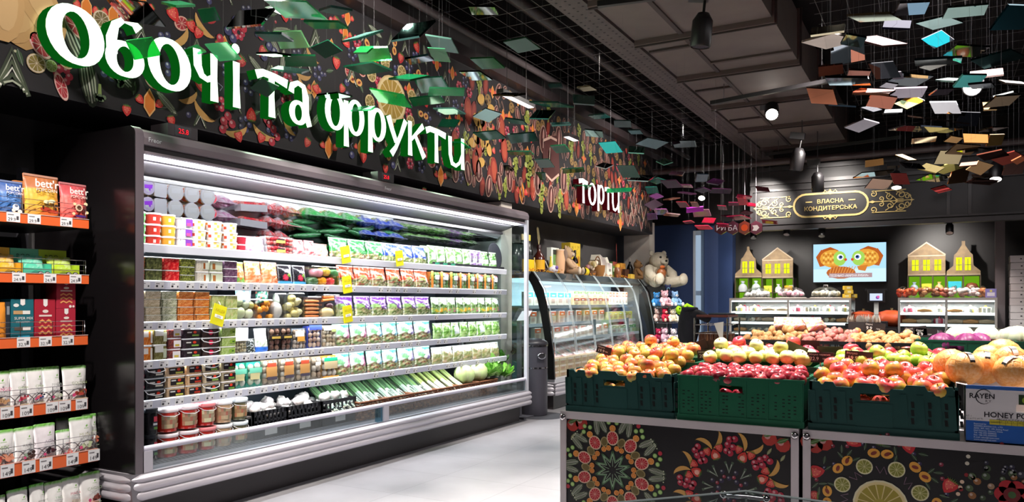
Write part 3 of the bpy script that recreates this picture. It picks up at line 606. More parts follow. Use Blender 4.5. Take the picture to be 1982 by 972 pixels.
# ================================================================ GOODS IN THE COLD CASE (fronts face +X; models are built facing -Y and turned a quarter)
Q = PI / 2
SH = {i + 1: z - .01 for i, (z, n_) in enumerate(SHELVES)}
SHN = {1: 'top shelf', 2: 'second shelf', 3: 'third shelf', 4: 'fourth shelf', 5: 'fifth shelf', 0: 'case floor'}
def yat(px, x=SX - .03): return aX(px, 500, x).y
GREENS = ['6a7a44', '85915a', '50653a', 'a0a878', 'bcbc98', '3c4e28', '8f8660', 'a8ac84']
MIXED = GREENS + ['8e4a3c', 'a88458', '6c3a48', 'c8bc9c']
PALE = ['a8ae84', '8f9664', 'b4b28c', '727a4c', '9a8c5c', '80825a']
ROSY = ['c96a70', 'd88a90', 'b84a54', 'e8a8a8', 'c05a60', 'e9c4c4']
def pillow(mb, w, h, t, fn, nu=12, nv=14, seed=1, lean=0.0, crimp=.9):
    rg = random.Random(seed); V = []
    for side in (-1, 1):
        for j in range(nv + 1):
            v = j / nv
            for i in range(nu + 1):
                u = i / nu
                g = (math.sin(PI * u) ** .55 if 0 < u < 1 else 0) * (min(1, (v / .1) ** .5) if v > 0 else .55) * (1 - max(0, (v - .45) / .5)) ** .6 if v < crimp else .03
                e = .0 if (i in (0, nu) or v >= crimp) else rg.uniform(-.13, .13)
                V.append(((u - .5) * w * (1 - .07 * math.sin(PI * min(1, v * 1.05))), side * t / 2 * (g + e * g) + lean * v * h, v * h * (1 if 0 < i < nu else .985)))
    n1 = (nu + 1) * (nv + 1); fs, cs = [], []; K_ = [lin(fn(min(.99, max(.01, i / nu)), min(.99, max(.01, j / nv)), rg)) for j in range(nv + 1) for i in range(nu + 1)]
    def q(*f): fs.append(f); cs.append([K_[k % n1] for k in f])
    for j in range(nv):
        for i in range(nu): a = j * (nu + 1) + i; q(a, a + 1, a + nu + 2, a + nu + 1); b = a + n1; q(b + 1, b, b + nu + 1, b + nu + 2)
        a = j * (nu + 1); q(a, a + nu + 1, a + nu + 1 + n1, a + n1); b = a + nu; q(b + nu + 1, b, b + n1, b + nu + 1 + n1)
    for i in range(nu): q(i + 1, i, i + n1, i + 1 + n1); a = nv * (nu + 1) + i; q(a, a + 1, a + 1 + n1, a + n1)
    return mb.add(V, fs, cs, True)
def bag(name, cat, w, h, t, fn, seed=1, lean=.1, nu=14, nv=18, seal=None):
    r = thing(name, 'x', cat)
    pillow(MB(), w * .97, h, t, fn, nu, nv, seed, lean).build('printed_bag', 'gloss', r)
    m = MB().box(-w * .47, lean * h - .003, h * .93, w * .47, lean * h + .003, h, seal or mixc(fn(.5, .97, random.Random(1)), 'ffffff', .3)); m.build('top_seal', 'gloss', r)
    return r
def salad_fn(top, streak, leaves, split=.45, spot=None, arc=None):
    def fn(u, v, rg):
        if v < split + .05 * math.sin(u * 7): return rg.choice(leaves)
        if spot and math.hypot((u - spot[0]) / .2, (v - spot[1]) / .13) < 1: return mixc(spot[2], 'ffffff', rg.uniform(0, .15))
        if arc and (abs(math.hypot((u - .3) / .3, (v - .65) / .22) - 1) < .22): return 'eef4f0'
        if arc and u > .52 and v < .82: return mixc(arc, 'ffffff', rg.uniform(0, .25))
        if abs((u - .15) + (v - .6) * .8) < .06 or rg.random() < .05: return mixc(top, streak, .6)  # pale diagonal streak painted into the colour as gloss on the film
        return mixc(top, '000000' if rg.random() < .4 else streak, rg.uniform(0, .16))
    return fn
def tubfn(base, band, top='f4f2f6'):
    def fn(u, v):
        k = math.sin(u * 2 * PI * 5) + math.sin(u * 31)
        if v > .78 or v < .1: return mixc(base, 'ffffff', .25)
        if .25 < v < .6 and k > .5: return band
        return base
    return fn
def tub(w, h, side, lid, fn=None, top=None, clear=False, cat='tub', name='plastic_tub'):
    r = thing(name, 'x', cat); a = w * .47
    m = MB().lathe([(a * .86, 0), (a * .86, .002), (a * .9, h * .3), (a * .94, h * .6), (a * .97, h * .86)], side, 18, fn=fn, caps=True); m.build('tub_body', 'gloss', r)
    m = MB().lathe([(a, h * .84), (a, h * .96), (a * .95, h * .985), (a * .93, h * .97)], lid, 18); m.build('lid', 'gloss', r)
    if top:
        p_ = PR((0, 0, h * .97), (1, 0, 0), (0, 1, 0), .0008); p_.disc(0, 0, a * .86, top[0], 0, n=18)
        for k, c_ in enumerate(top[1:]): p_.poly([(a * x_, a * y_) for x_, y_ in (((-.6, -.35), (.65, -.5), (.55, .05), (-.55, .2)), ((-.5, .15), (.3, .1), (.1, .65), (-.4, .5)), ((.0, -.1), (.35, -.2), (.3, .4), (.05, .35)))[k % 3]], c_, 1 + k)
        p_.build('lid_print', 'gloss', r)
    return r
def box_tub(w, h, d, cols, lid='f0f2f4', label=None, handle=False, lump=True, name='food_container', cat='container', seed=3, lidh=.14):
    """clear or coloured rectangular container seen from the front; cols are the colours of the food inside"""
    r = thing(name, 'x', cat); rg = random.Random(seed); b = w * .46; z1 = h * (1 - lidh)
    m = MB(); n = 12
    def face(p0, ux, uz):
        P_ = [tuple(Vector(p0) + Vector(ux) * (i / n) + Vector(uz) * (j / 8)) for j in range(9) for i in range(n + 1)]; K_ = [lin(rg.choice(cols)) for _ in P_]
        F_ = [(j * (n + 1) + i, j * (n + 1) + i + 1, (j + 1) * (n + 1) + i + 1, (j + 1) * (n + 1) + i) for j in range(8) for i in range(n)]; m.add(P_, F_, [[K_[k] for k in f] for f in F_])
    k = .93
    face((-b * k, -d / 2 * k, 0), (2 * b * k, 0, 0), (0, -d * .03, z1)); face((b * k, -d / 2 * k, 0), (0, d * k, 0), (b * .05, 0, z1)); face((-b * k, d / 2 * k, 0), (0, -d * k, 0), (-b * .05, 0, z1)); face((b * k, d / 2 * k, 0), (-2 * b * k, 0, 0), (0, d * .03, z1))
    m.box(-b * k, -d / 2 * k, 0, b * k, d / 2 * k, .002, cols[0]); m.build('food_filled_body', 'gloss', r)
    MB().rbox(-b * 1.03, -d / 2 * 1.03, z1, b * 1.03, d / 2 * 1.03, h * .985, lid, .012).build('lid', 'gloss', r)
    if label:
        p_ = PR((0, -d / 2 * .985 - .001, 0), (1, 0, 0), (0, 0, 1), .0006)
        for i, (x0, z0, x1_, z1_, c_) in enumerate(label): (p_.rect(x0 * w, z0 * h, x1_ * w, z1_ * h, c_, i) if not isinstance(c_, tuple) else p_.disc((x0 + x1_) / 2 * w, (z0 + z1_) / 2 * h, abs(x1_ - x0) / 2 * w, c_[0], i, abs(z1_ - z0) / 2 * h))
        p_.build('printed_label', 'gloss', r)
    if handle:
        pts = [(-b * 1.02, -d / 2, z1), (-b * .9, -d / 2 - .012, z1 * .72), (-b * .3, -d / 2 - .016, z1 * .55), (b * .3, -d / 2 - .016, z1 * .55), (b * .9, -d / 2 - .012, z1 * .72), (b * 1.02, -d / 2, z1)]
        MB().tube(pts, .0028, 'f4f4f8', 5).build('handle', 'gloss', r)
    return r
def tray(w, h, d, rim, items, film=True, label=None, name='packed_tray', cat='tray', seed=2, n=14, rr=.02, tilt=.5, stretch=(1, 1, 1)):
    """shallow tray leaning back with produce under film; items are colours"""
    r = thing(name, 'x', cat); rg = random.Random(seed); m = MB().box(-w * .46, -.0, 0, w * .46, d * .5, h * .96, rim); m.build('tray_base', 'gloss', r)
    m = MB(); k = 0; nx = max(2, int(w * .84 / (rr * 1.7))); nz = max(2, int(h * .86 / (rr * 1.6)))
    for i in range(nx):
        for j in range(nz):
            c_ = rg.choice(items); m.ell((-w * .42 + (i + .5) * w * .84 / nx + rg.uniform(-.2, .2) * rr, -rr * .35, h * .06 + (j + .5) * h * .86 / nz + rg.uniform(-.2, .2) * rr), (rr * stretch[0], rr * .8 * stretch[1], rr * stretch[2]), c_, 8, 5, .08, rg)
    m.build('packed_produce', 'gloss', r)
    if label:
        p_ = PR((0, -rr * 1.25, 0), (1, 0, 0), (0, 0, 1), .0006)
        for i, (x0, z0, x1_, z1_, c_) in enumerate(label): p_.rect(x0 * w, z0 * h, x1_ * w, z1_ * h, c_, i)
        p_.build('printed_label', 'gloss', r)
    if film: MB().rbox(-w * .47, -rr * 1.15, .002, w * .47, d * .5, h * .98, 'ffffff', .01).build('plastic_film', 'clear', r)
    return r
REGY = []
def row(build, desc, shelf, p0, p1, n=1, lv=1, h=.1, deep=1, dd=.12, d=.1, group=None, vary=None, x=None, z=None, rot=0, twist=.06, sx=SX - .03):
    """n columns of goods between two measured places along a shelf, lv of them stacked, deep of them one behind another"""
    y0, y1 = yat(p0, sx), yat(p1, sx); w = (y1 - y0) / n; rg = random.Random(int(p0 * 7 + shelf))
    protos = [Proto(build(w, h, s_)) for s_ in (range(vary) if vary else (0,))]
    zz = SH[shelf] if z is None else z; out = []
    for i in range(n):
        for q in range(deep):
            for k in range(1 if q == 2 and lv > 1 else lv):
                col = '' if n == 1 else ', %s' % nth(i, n)
                lab = desc + ((', %s of its stack' % lvl(k, lv) if n == 1 else ', %s of the %s stack' % (lvl(k, lv), 'leftmost' if i == 0 else 'rightmost' if i == n - 1 else ORD[i])) if lv > 1 else col) + ('' if q == 0 else ', %s' % ('second row back', 'third row back', 'fourth row back')[q - 1]) + ', ' + SHN[shelf]
                loc = (sx - d / 2 - q * dd + rg.uniform(-.004, .004), y0 + (i + .5) * w, zz + k * h)
                o = protos[(i if lv == 1 else i + k) % len(protos)].put(loc, Q + rg.uniform(-twist, twist), lab, group or (desc + ', ' + SHN[shelf] if n * lv * deep > 1 else None))
                out.append(o)
    return out
LAB = lambda c1, c2='f4f4f0': [(-.4, .18, .4, .72, c1), (-.3, .3, .1, .6, c2)]
dark_label = lambda tone, veg: [(-.3, .16, .44, .74, '2a2428'), (-.26, .52, -.02, .64, 'd8d8d8'), (.0, .2, .36, .36, veg), (.06, .46, .24, .72, ('d8402c',)), ]
# ---- top shelf
dep = .1
row(lambda w, h, s: tub(w, h, 'dfe4e0', 'e8e4f0', tubfn('4c9a54', 'f2f4f0'), ('d8b0a8', 'b02c24', '4a8a34', 'f0f0ea')), 'green-labelled round dip tub', 1, 262, 291, 1, 3, .066, 3, .105)
row(lambda w, h, s: tub(w, h, 'd8403a', 'e4dcec', tubfn('d03a30', 'f6e8e0'), ('e0cc80', 'd8a81c', '3a5a24', 'f4f4ee')), 'red-labelled round dip tub', 1, 291, 321, 1, 3, .066, 3, .105)
row(lambda w, h, s: tub(w, h, 'f0b040', 'e8e0f0', tubfn('eaa83c', 'fbf2d8'), ('d8c8e8', '6a2a98', 'f6f6fa', '6a2a98')), 'orange-labelled round dip tub', 1, 321, 348, 1, 3, .066, 3, .105)
row(lambda w, h, s: box_tub(w, h, .1, ['f4f0f6', 'ece8f2'], 'f8f6fa', [(-.1, .2, .42, .85, '7a3fa0'), (-.02, .2, .3, .5, 'c04a80')]), 'small white tub with purple label', 1, 348, 374, 1, 3, .062, 3, .11)
row(lambda w, h, s: tub(w, h, 'e8e0d0', 'f4f2f6', lambda u, v: random.Random(int(u * 40) * 7 + int(v * 5)).choice(['f0c060', 'e88a40', 'f4ead0', 'd84a30', 'f8f4ea', 'f0e0b0']), ('f2f0ee', 'ffffff')), 'clear cup of orange fruit salad', 1, 374, 466, 3, 3, .062, 2, .11)
row(lambda w, h, s: tub(w, h, 'b03040', 'e8d8e0', None, ('c83a48', 'f6f2f4')), 'red berry cup with white sticker', 1, 466, 484, 1, 2, .055, 3, .1)
def punnet(w, h, s):
    r = tray(w, h, .1, 'e8e4e8', ['c8303a', 'd84a4c', 'b02030', 'e88880'], True, [(-.15, .3, .15, .6, 'f0d060'), (-.12, .6, .12, .75, '3a3a3a')], 'berry_punnet', 'punnet', s, rr=.016); return r
fruitbag = lambda cols: (lambda w, h, s: bag('produce_bag', 'bag', w, h, .09, (lambda u, v, rg: 'f4eef4' if (abs(u - .55) < .16 and .35 < v < .68) or rg.random() < .12 else rg.choice(cols)), s + 1, .12, 10, 10))
row(fruitbag(['c890b0', 'b06a98', 'e0c0d4', '9a4a80', 'f0e0ec']), 'clear bag of purple-pink produce with white sticker', 1, 484, 522, 1, 1, .115, 3, .1)
row(punnet, 'clear punnet of red cherry tomatoes', 1, 522, 577, 1, 2, .066, 3, .12)
row(fruitbag(['d85a5c', 'e89090', 'c23a40', 'f2d4d4']), 'clear bag of red tomatoes', 1, 577, 619, 2, 1, .125, 3, .1)
row(fruitbag(['d84a40', 'c8b070', 'e8c0a0', 'a0303a', 'f0e8d8']), 'clear bag of mixed tomatoes', 1, 619, 645, 1, 1, .11, 2, .11)
row(lambda w, h, s: bag('salad_bag', 'bag', w, h, .1, salad_fn('1f7a34', 'c8ecd0', MIXED, .34, (.5, .55, '2f7a3a')), s + 3, .12), 'green salad bag', 1, 648, 751, 3, 1, .17, 1, .13, vary=2)
row(lambda w, h, s: bag('salad_bag', 'bag', w, h, .1, salad_fn('28409a', 'd8e4f8', GREENS, .34, (.6, .6, 'e8ecf8')), s + 5, .12), 'blue salad bag', 1, 751, 834, 3, 1, .17, 2, .105, vary=2)
def herb(col, lab_):
    def f(w, h, s):
        r = bag('herb_sleeve', 'herb sleeve', w, h, .07, lambda u, v, rg: (lab_ if abs(u - .5) < .22 and .3 < v < .55 else rg.choice(col)) if v > .1 else '2c3a30', s + 11, .06, 6, 14); return r
    return f
row(herb(['4c7a3a', '6a9454', '94b080', '33582c', 'b8c8ae', '7c9c68'], 'd8e0d8'), 'clear sleeve of fresh green herbs', 1, 836, 918, 5, 1, .19, 2, .085, vary=3)
row(herb(['6a4a78', '88709a', '4c3058', 'b0a0bc', '5c6a54'], 'd8d4e0'), 'clear sleeve of purple basil', 1, 918, 940, 2, 1, .19, 2, .085)
row(herb(['4c7a3a', '78a064', '94b484', '3c682f', 'b8ccb0'], 'd8e0d8'), 'clear sleeve of pale herbs near the glass end', 1, 940, 968, 2, 1, .185, 2, .085)
m = MB(); y0, y1 = yat(834), yat(972); m.box(SX - .12, y0, 1.579, SX - .005, y1, 1.583, '26262a'); m.box(SX - .012, y0, 1.579, SX - .005, y1, 1.612, '2c2c30')
for k in range(3): m.box(SX - .0045, y0 + .03 + k * .13, 1.585, SX - .003, y0 + .1 + k * .13, 1.607, '3a9a78')
tag(m.build('herb_tray', 'satin'), 'long black tray holding the herb sleeves on the top shelf', 'tray')
pl = thing('display_platter', 'round dark platter standing upright beside the herbs, top shelf', 'platter', (-4.12, 6.97, 1.588), Q)
m = MB(); m.M = Matrix.Translation((0, 0, .14)) @ Matrix.Rotation(PI / 2 - .12, 4, 'X'); m.lathe([(.02, .0), (.11, .004), (.135, .014), (.14, .02), (.132, .018), (.1, .01), (.0, .008)], '33343a', 24); m.build('dish', 'gloss', pl)
m = MB().box(-.05, .0, 0, .05, .03, .012, '2a2a2e'); m.build('stand_foot', 'satin', pl)
# cucumbers in film lying behind the front goods, repeated by the mirror above
def cuke(w, h, s):
    r = thing('wrapped_cucumber', 'x', 'cucumber'); rg = random.Random(s); m = MB()
    m.tube([(-.15, 0, .025), (-.12, 0, .026), (-.04, .004, .027), (.05, .002, .027), (.12, 0, .026), (.15, 0, .025)], [.008, .02, .025, .025, .021, .01], '1f4a2c', 9); m.build('cucumber_body', skin('cuke', [(.3, '17391f'), (.6, '2c5c38'), (.75, '4f8058')], 6, rough=.2), r)
    m = MB().tube([(-.155, 0, .025), (-.13, 0, .026), (.13, 0, .026), (.16, 0, .025)], [.016, .024, .024, .004], 'f0fff4', 8); m.build('plastic_film', 'clear', r); return r
ck = Proto(cuke(0, 0, 1))
for q in range(5):
    for i in range(4):
        for k in range(2):
            ck.put((-4.17 - q * .055, yat(648) + .06 + i * .34 - (q % 2) * .05, 1.585 + .05 * (k if q < 3 else 0)), Q + .12 * (1 if (q + i) % 2 else -1), 'dark green film-wrapped cucumber lying behind the green salad bags, top shelf', 'wrapped cucumbers on the top shelf')
# ---- second shelf
pick = lambda cols, lid='d8dcd8': (lambda w, h, s: box_tub(w, h, .11, cols, lid, None, seed=s + 3, lidh=.1))
row(pick(['d8402c', 'e0583c', 'b83020', '8a8a50']), 'clear tray of red pickled tomatoes at the shelf end', 2, 262, 280, 1, 2, .075)
row(pick(['5c6238', '74784a', '4a5030', '868a5a', '3c4028']), 'clear tray of pickled gherkins', 2, 280, 315, 1, 2, .075)
row(pick(['d8202a', 'e83c3c', 'c01820', 'f06a60']), 'clear tray of bright red pickled tomatoes', 2, 315, 348, 1, 2, .075)
row(pick(['6a7030', '808838', '4c5428', '3a3e26', '98a04c']), 'clear tray of olive-green pickles', 2, 348, 378, 1, 3, .05)
row(lambda w, h, s: box_tub(w, h, .11, ['e8e0d0', 'f0e8dc', 'dcd4c0'], 'f4f4f2', [(.0, .15, .45, .75, 'e4ecd8'), (.05, .2, .2, .7, 'a05a30')]), 'white tub with orange carrot on its label', 2, 378, 404, 1, 2, .075)
row(lambda w, h, s: box_tub(w, h, .11, ['e0e4c8', 'e8ead4', 'd0d8b0'], 'f4f4f2', [(-.4, .15, .4, .75, 'dfe8cc'), (-.3, .2, -.1, .7, 'a86a38')]), 'white tub with pale green label', 2, 404, 432, 1, 2, .075)
row(pick(['6a4a68', '7a5a74', '5a3c58', '8c7088'], 'f0eef2'), 'clear tub of shredded purple beetroot', 2, 432, 460, 1, 3, .05)
row(lambda w, h, s: bag('vegetable_bag', 'bag', w, h, .08, lambda u, v, rg: rg.choice(['6fb04c', '8cc864', 'e8843c'] if (v < .3 or v > .7) else ['ec8c44', 'f0a468', 'f6dcc0']), s + 2), 'green-ended bag of small carrots', 2, 460, 483, 1, 1, .15)
row(lambda w, h, s: bag('vegetable_bag', 'bag', w, h, .09, lambda u, v, rg: rg.choice(['f8ead8', 'f4d0b0']) if (.4 < u < .8 and .4 < v < .6) else rg.choice(['ee8a58', 'f2a27a', 'f6c0a0', 'e8743c']), s + 7), 'clear bag of orange carrots', 2, 483, 547, 2, 1, .16, vary=2)
def black_pack(w, h, s): return bag('vegetable_bag', 'bag', w, h, .07, lambda u, v, rg: ('4aa0d8' if v < .18 else 'd8304a' if (math.hypot((u - .4) / .16, (v - .38) / .14) < 1) else '8ab040' if math.hypot((u - .68) / .13, (v - .5) / .1) < 1 else 'e8e4ec' if (abs(u - .95) < .12 or (.62 < v < .72 and u > .4)) else rg.choice(['1c1a1e', '26222a'])), s + 4)
row(black_pack, 'black bag of peppers with a blue base', 2, 547, 603, 2, 1, .15)
def pepper_pack(w, h, s):
    r = thing('pepper_pack', 'x', 'pepper pack')
    for i, (x_, z_, c_) in enumerate(((-.36, .2, '4a6a44'), (-.08, .22, 'f0a028'), (.2, .22, 'd84048'), (-.2, .62, 'e89aa4'), (.05, .68, 'f4cc58'), (.34, .62, '4f8a54'))):
        a = w * .17; MB().lathe([(a * .2, 0), (a * .7, .002), (a, h * .12), (a * 1.02, h * .3), (a * .7, h * .4), (a * .2, h * .37)], c_, 10, (x_ * w, 0, z_ * h - h * .18)).build('pepper', 'gloss', r)
    MB().rbox(-w * .49, -.05, 0, w * .49, .05, h * .98, 'ffffff', .02).build('plastic_film', 'clear', r); return r
row(pepper_pack, 'clear pack of green, orange and red peppers', 2, 603, 660, 1, 1, .155)
row(lambda w, h, s: bag('salad_bag', 'bag', w, h, .1, salad_fn('c83c18', 'f8d8c4', MIXED, .42, (.35, .45, '8aa04c')), s + 21, .12), 'orange-topped salad bag', 2, 662, 838, 6, 1, .17, vary=3)
def tray_edge(w, h, s): return tray(w, h, .08, 'ee9848', ['8fae70', '6f9a54', 'c8d8b4', 'e8ece0', 'b86a90' if s else 'a8c090'], True, [(-.5, 0, -.28, 1, 'ee9040'), (-.1, .55, .3, .8, 'f6f6f2')], 'salad_tray', 'tray', s + 2, rr=.022)
row(tray_edge, 'tall orange-edged salad tray', 2, 839, 970, 8, 1, .165, vary=2)
# ---- third shelf
stk = lambda cols: (lambda w, h, s: box_tub(w, h, .12, cols, 'dfe4dc', None, seed=s + 5, lidh=.08, name='salad_container'))
row(stk(['d8cdb0', 'c8bc9c']), 'clear container of beige salad at the shelf end', 3, 262, 277, 1, 4, .047)
row(stk(['d4c4a8', 'c8b898', 'e0d4bc', 'b8a888']), 'clear container of beige salad', 3, 277, 311, 1, 4, .047)
row(stk(['c8ccb0', 'b0b494', 'd8d8c0', '8a9070']), 'clear container of pale green salad', 3, 311, 343, 1, 4, .047)
row(stk(['e08a48', 'd8783c', 'e8a060', 'c8682c']), 'clear container of shredded carrot salad', 3, 343, 405, 2, 4, .047)
row(stk(['b8c880', 'a4b868', 'c8d49a', 'd0c890']), 'clear container of lime-green salad', 3, 405, 460, 2, 2, .084)
def veg_pack(kind):
    def f(w, h, s):
        r = thing('wrapped_vegetables', 'x', 'vegetable pack'); rg = random.Random(s + 8); m = MB()
        if kind == 'kohlrabi':
            for x_, z_, a in ((-.22, .25, .24), (.2, .22, .22), (.05, .55, .2), (-.25, .62, .17)): m.ell((x_ * w, 0, z_ * h), a * w, rg.choice(['cfdcae', 'dfe8c4', 'c0d09a']), 10, 7, .04, rg)
            m.ell((.3 * w, -.01, .5 * h), .14 * w, 'dcd478', 8, 6)
        if kind == 'pumpkin':
            for k in range(16): m.ell((rg.uniform(-.4, .4) * w, rg.uniform(-.03, .01), rg.uniform(.08, .62) * h), .14 * w, rg.choice(['f09a28', 'f4ac44', 'e8861c']), 7, 5, .15, rg)
        if kind == 'radish':
            m.ell((-.05 * w, 0, .34 * h), (.42 * w, .04, .34 * h), 'eceae2', 12, 8, .03, rg); m.ell((.05 * w, .01, .7 * h), (.2 * w, .03, .28 * h), 'c8d4c4', 8, 6, .1, rg)
        if kind == 'potato':
            for k in range(13): m.ell((rg.uniform(-.36, .36) * w, rg.uniform(-.03, .01), (.1 + .75 * k / 13) * h), (.17 * w, .03, .13 * h), rg.choice(['f2e49a', 'f6ecb4', 'e8d884']), 8, 6, .05, rg)
        if kind == 'carrots':
            for k in range(5): m.tube([(-.44 * w, -.012, (.1 + k * .17) * h), (0, -.016, (.1 + k * .17) * h), (.44 * w, -.012, (.09 + k * .17) * h)], [.058 * h, .075 * h, .05 * h], rg.choice(['ea8a4c', 'f09a5c', 'e47c3c']), 8)
            m.box(-.47 * w, 0, 0, .47 * w, .03, .95 * h, '4a3a38')
        if kind == 'ginger':
            m.ell((-.1 * w, 0, .22 * h), (.4 * w, .04, .22 * h), 'e6d09a', 10, 7, .12, rg); m.ell((.2 * w, .02, .5 * h), (.24 * w, .03, .18 * h), '5a3440', 8, 6, .06, rg); m.tube([(-.3 * w, 0, .74 * h), (.35 * w, 0, .8 * h)], .06 * h, 'e88a44', 8); m.tube([(-.2 * w, .01, .88 * h), (.4 * w, .01, .9 * h)], .05 * h, 'e07838', 8)
        m.build('vegetables', 'gloss', r)
        if kind in ('kohlrabi', 'pumpkin'):
            pillow(MB(), w * .8, h * .45, .05, (lambda u, v, g_: g_.choice(['b8ccd8', 'e4ecf2', '6a9aa8'])) if kind == 'kohlrabi' else (lambda u, v, g_: g_.choice(['2f6a58', '4a8a74', '1f4a40', 'b04a40', 'c8dcd4'])), 8, 8, 3).build('printed_bag', 'gloss', r).location = (0, .0, h * .56)
        MB().rbox(-w * .48, -.055, 0, w * .48, .05, h * .72 if kind in ('kohlrabi', 'pumpkin') else h, 'ffffff', .02).build('plastic_film', 'clear', r); return r
    return f
row(veg_pack('kohlrabi'), 'clear pack of pale kohlrabi under a blue-white bag', 3, 460, 501, 1, 1, .2)
row(veg_pack('pumpkin'), 'clear pack of orange pumpkin pieces under a dark green bag', 3, 501, 532, 1, 1, .195)
row(veg_pack('radish'), 'clear pack with a large white radish', 3, 532, 557, 1, 1, .185)
row(veg_pack('potato'), 'clear bag of yellow new potatoes', 3, 557, 593, 1, 1, .19)
row(veg_pack('carrots'), 'dark tray of five peeled carrots', 3, 595, 626, 1, 1, .165)
row(veg_pack('ginger'), 'clear pack of ginger, beetroot and carrots', 3, 626, 659, 1, 1, .18)
row(lambda w, h, s: bag('salad_bag', 'bag', w, h, .1, salad_fn('5c2080', 'e8d4f0', GREENS + ['c0b088'], .42, (.2, .52, '7aa848')), s + 31, .12), 'purple-topped salad bag', 3, 660, 841, 6, 1, .17, vary=3)
def flower_pack(w, h, s): return bag('flower_sleeve', 'sleeve', w, h, .06, lambda u, v, rg: ('eceee8' if math.hypot((u - .5) / .4, (v - .78) / .17) < 1 else rg.choice([('e8c83c', 'ecaa38', 'd84a90')[s % 3], '7a9a58', '8fae68']) if .15 < v < .42 else rg.choice(['45682f', '6a8a4c', '94a87c', '304c20'])), s + 51, .08, 8, 14)
row(flower_pack, 'clear sleeve of edible flowers with a round white label', 3, 843, 974, 9, 1, .165, vary=3)
# ---- fourth shelf
row(lambda w, h, s: box_tub(w, h, .11, ['e87a24', 'f09038', 'd86a1c', 'f0a050'], 'f2f2f2', [(.34, .1, .47, .8, 'f0ece0'), (-.45, .45, .2, .8, 'f4f0ec')], seed=s), 'square tub of orange cherry tomatoes', 4, 266, 295, 1, 2, .098)
row(lambda w, h, s: box_tub(w, h, .11, ['8a8450', '78703c', '9a9464', '6a6434'], 'f0f2ee', [(.2, .15, .44, .72, 'e0e8cc'), (-.4, .5, .2, .9, 'f2f2ee')], seed=s), 'square tub of pickled gherkin slices', 4, 295, 323, 1, 2, .098)
row(lambda w, h, s: box_tub(w, h, .11, ['8a4038', '6a3430', 'a05048', '5a3a40'], 'f0ecf4', [(-.1, .12, .42, .75, 'ece8ec'), (.0, .2, .3, .4, 'c8b04c')], seed=s), 'small tub of dark red salad with white lid', 4, 323, 351, 1, 3, .066)
row(lambda w, h, s: box_tub(w, h, .12, ['3a3038', '4a3a48', '2c262c'], 'd0d4dc', dark_label(0, '8ab050'), seed=s), 'black-labelled container with grey lid', 4, 351, 388, 1, 3, .062)
row(lambda w, h, s: box_tub(w, h, .12, ['2c2424', '4a3430', '382c2c'], 'e8eaf0', [(-.12, .25, .12, .75, ('d02850',))], True, seed=s), 'black-filled container with white carrying handle', 4, 388, 425, 1, 3, .062)
row(lambda w, h, s: box_tub(w, h, .12, ['a8c070', '90ac58', 'b8cc88'], 'f2f4ee', [(.05, .3, .4, .65, '8ab040'), (.2, .4, .34, .52, '2f5a2a')], seed=s), 'container of lime-green salad with white lid', 4, 425, 456, 1, 3, .062)
msh = lambda cols, lab_, rim, rr=.018: (lambda w, h, s: tray(w, h, .08, rim, cols, True, lab_, 'mushroom_tray', 'mushroom tray', s + 4, rr=rr))
row(msh(['b8aa88', 'a0926c', 'c8bc9c'], [(-.5, .5, .5, 1, 'f4f4f4'), (-.5, 0, -.4, .55, 'c83a44')], 'd8d8d4', .012), 'white-topped bag of small champignons', 4, 458, 487, 1, 1, .175)
row(lambda w, h, s: bag('mushroom_bag', 'bag', w, h, .06, lambda u, v, rg: rg.choice(['2c3430', '3c4440', '1f2624', 'c8ccd0']), 3), 'small dark bag beside the white-topped champignons', 4, 488, 503, 1, 1, .1)
row(lambda w, h, s: bag('produce_bag', 'bag', w, h, .08, lambda u, v, rg: '2f6ac8' if v < .25 else rg.choice(['e8f0e4', 'd0dfc8', 'f4f8f4', 'b8cca8']) if v < .6 else 'f2f6f8', 3), 'white bag with a bright blue base', 4, 503, 527, 1, 1, .165)
row(msh(['6a4a3c', '5a3c30', '8a6a58', '744c40'], [(-.5, .5, .5, .68, '2c2624'), (-.3, .53, .4, .62, 'c8a850')], '2c2828', .02), 'black-banded tray of brown mushrooms', 4, 527, 572, 2, 1, .17)
row(msh(['a89484', 'b8a898', '94806e', 'd8ccc0'], [(-.2, .38, .3, .6, 'eca848'), (-.35, .6, .25, .85, 'e8dcd0')], '8a94a0', .018), 'clear tray of grey mushrooms with an orange label', 4, 572, 601, 1, 1, .16)
row(msh(['d8bca8', 'c8a894', 'e4ccbc', 'b89484'], [(-.46, .8, .46, 1, '3c4cb8')], '4a5ac0', .02), 'blue tray of sliced pink mushrooms', 4, 602, 629, 1, 1, .175)
row(msh(['c8b494', 'b8a080', 'd8c8ac', 'e8dcc8'], [(-.4, .75, .4, .95, 'e4e8d4'), (.1, .68, .4, .8, 'a8b070')], 'e4d8c0', .018), 'beige tray of oyster mushrooms', 4, 629, 658, 1, 1, .175)
def teal(arc): return lambda w, h, s: bag('salad_bag', 'bag', w, h, .1, salad_fn('3f9a84', 'eefaf4', MIXED, .42, (.3, .62, '5aa060'), arc), s + 41, .12)
for sh_ in (4, 5):
    for nm_, c_, a_, b_ in (('magenta', 'a81868', 655, 719), ('turquoise', '0f88a8', 719, 779), ('violet', '543090', 779, 842)):
        row(teal(c_), 'mint salad bag with a %s panel' % nm_, sh_, a_, b_, 2, 1, .175)
def lettuce_box(w, h, s): return bag('lettuce_bag', 'bag', w, h, .08, lambda u, v, rg: (rg.choice(['e8f0ec', 'd4dce8']) if (s == 2 and abs(u - .5) < .3 and .3 < v < .7) else rg.choice(['6a9a42', '4f8030', '88b05c', '356020', 'a4c080', 'b8ccA4'.lower()])), s + 61, .06, 8, 12)
row(lettuce_box, 'clear bag of bright green lettuce', 4, 846, 974, 8, 1, .15, vary=3)
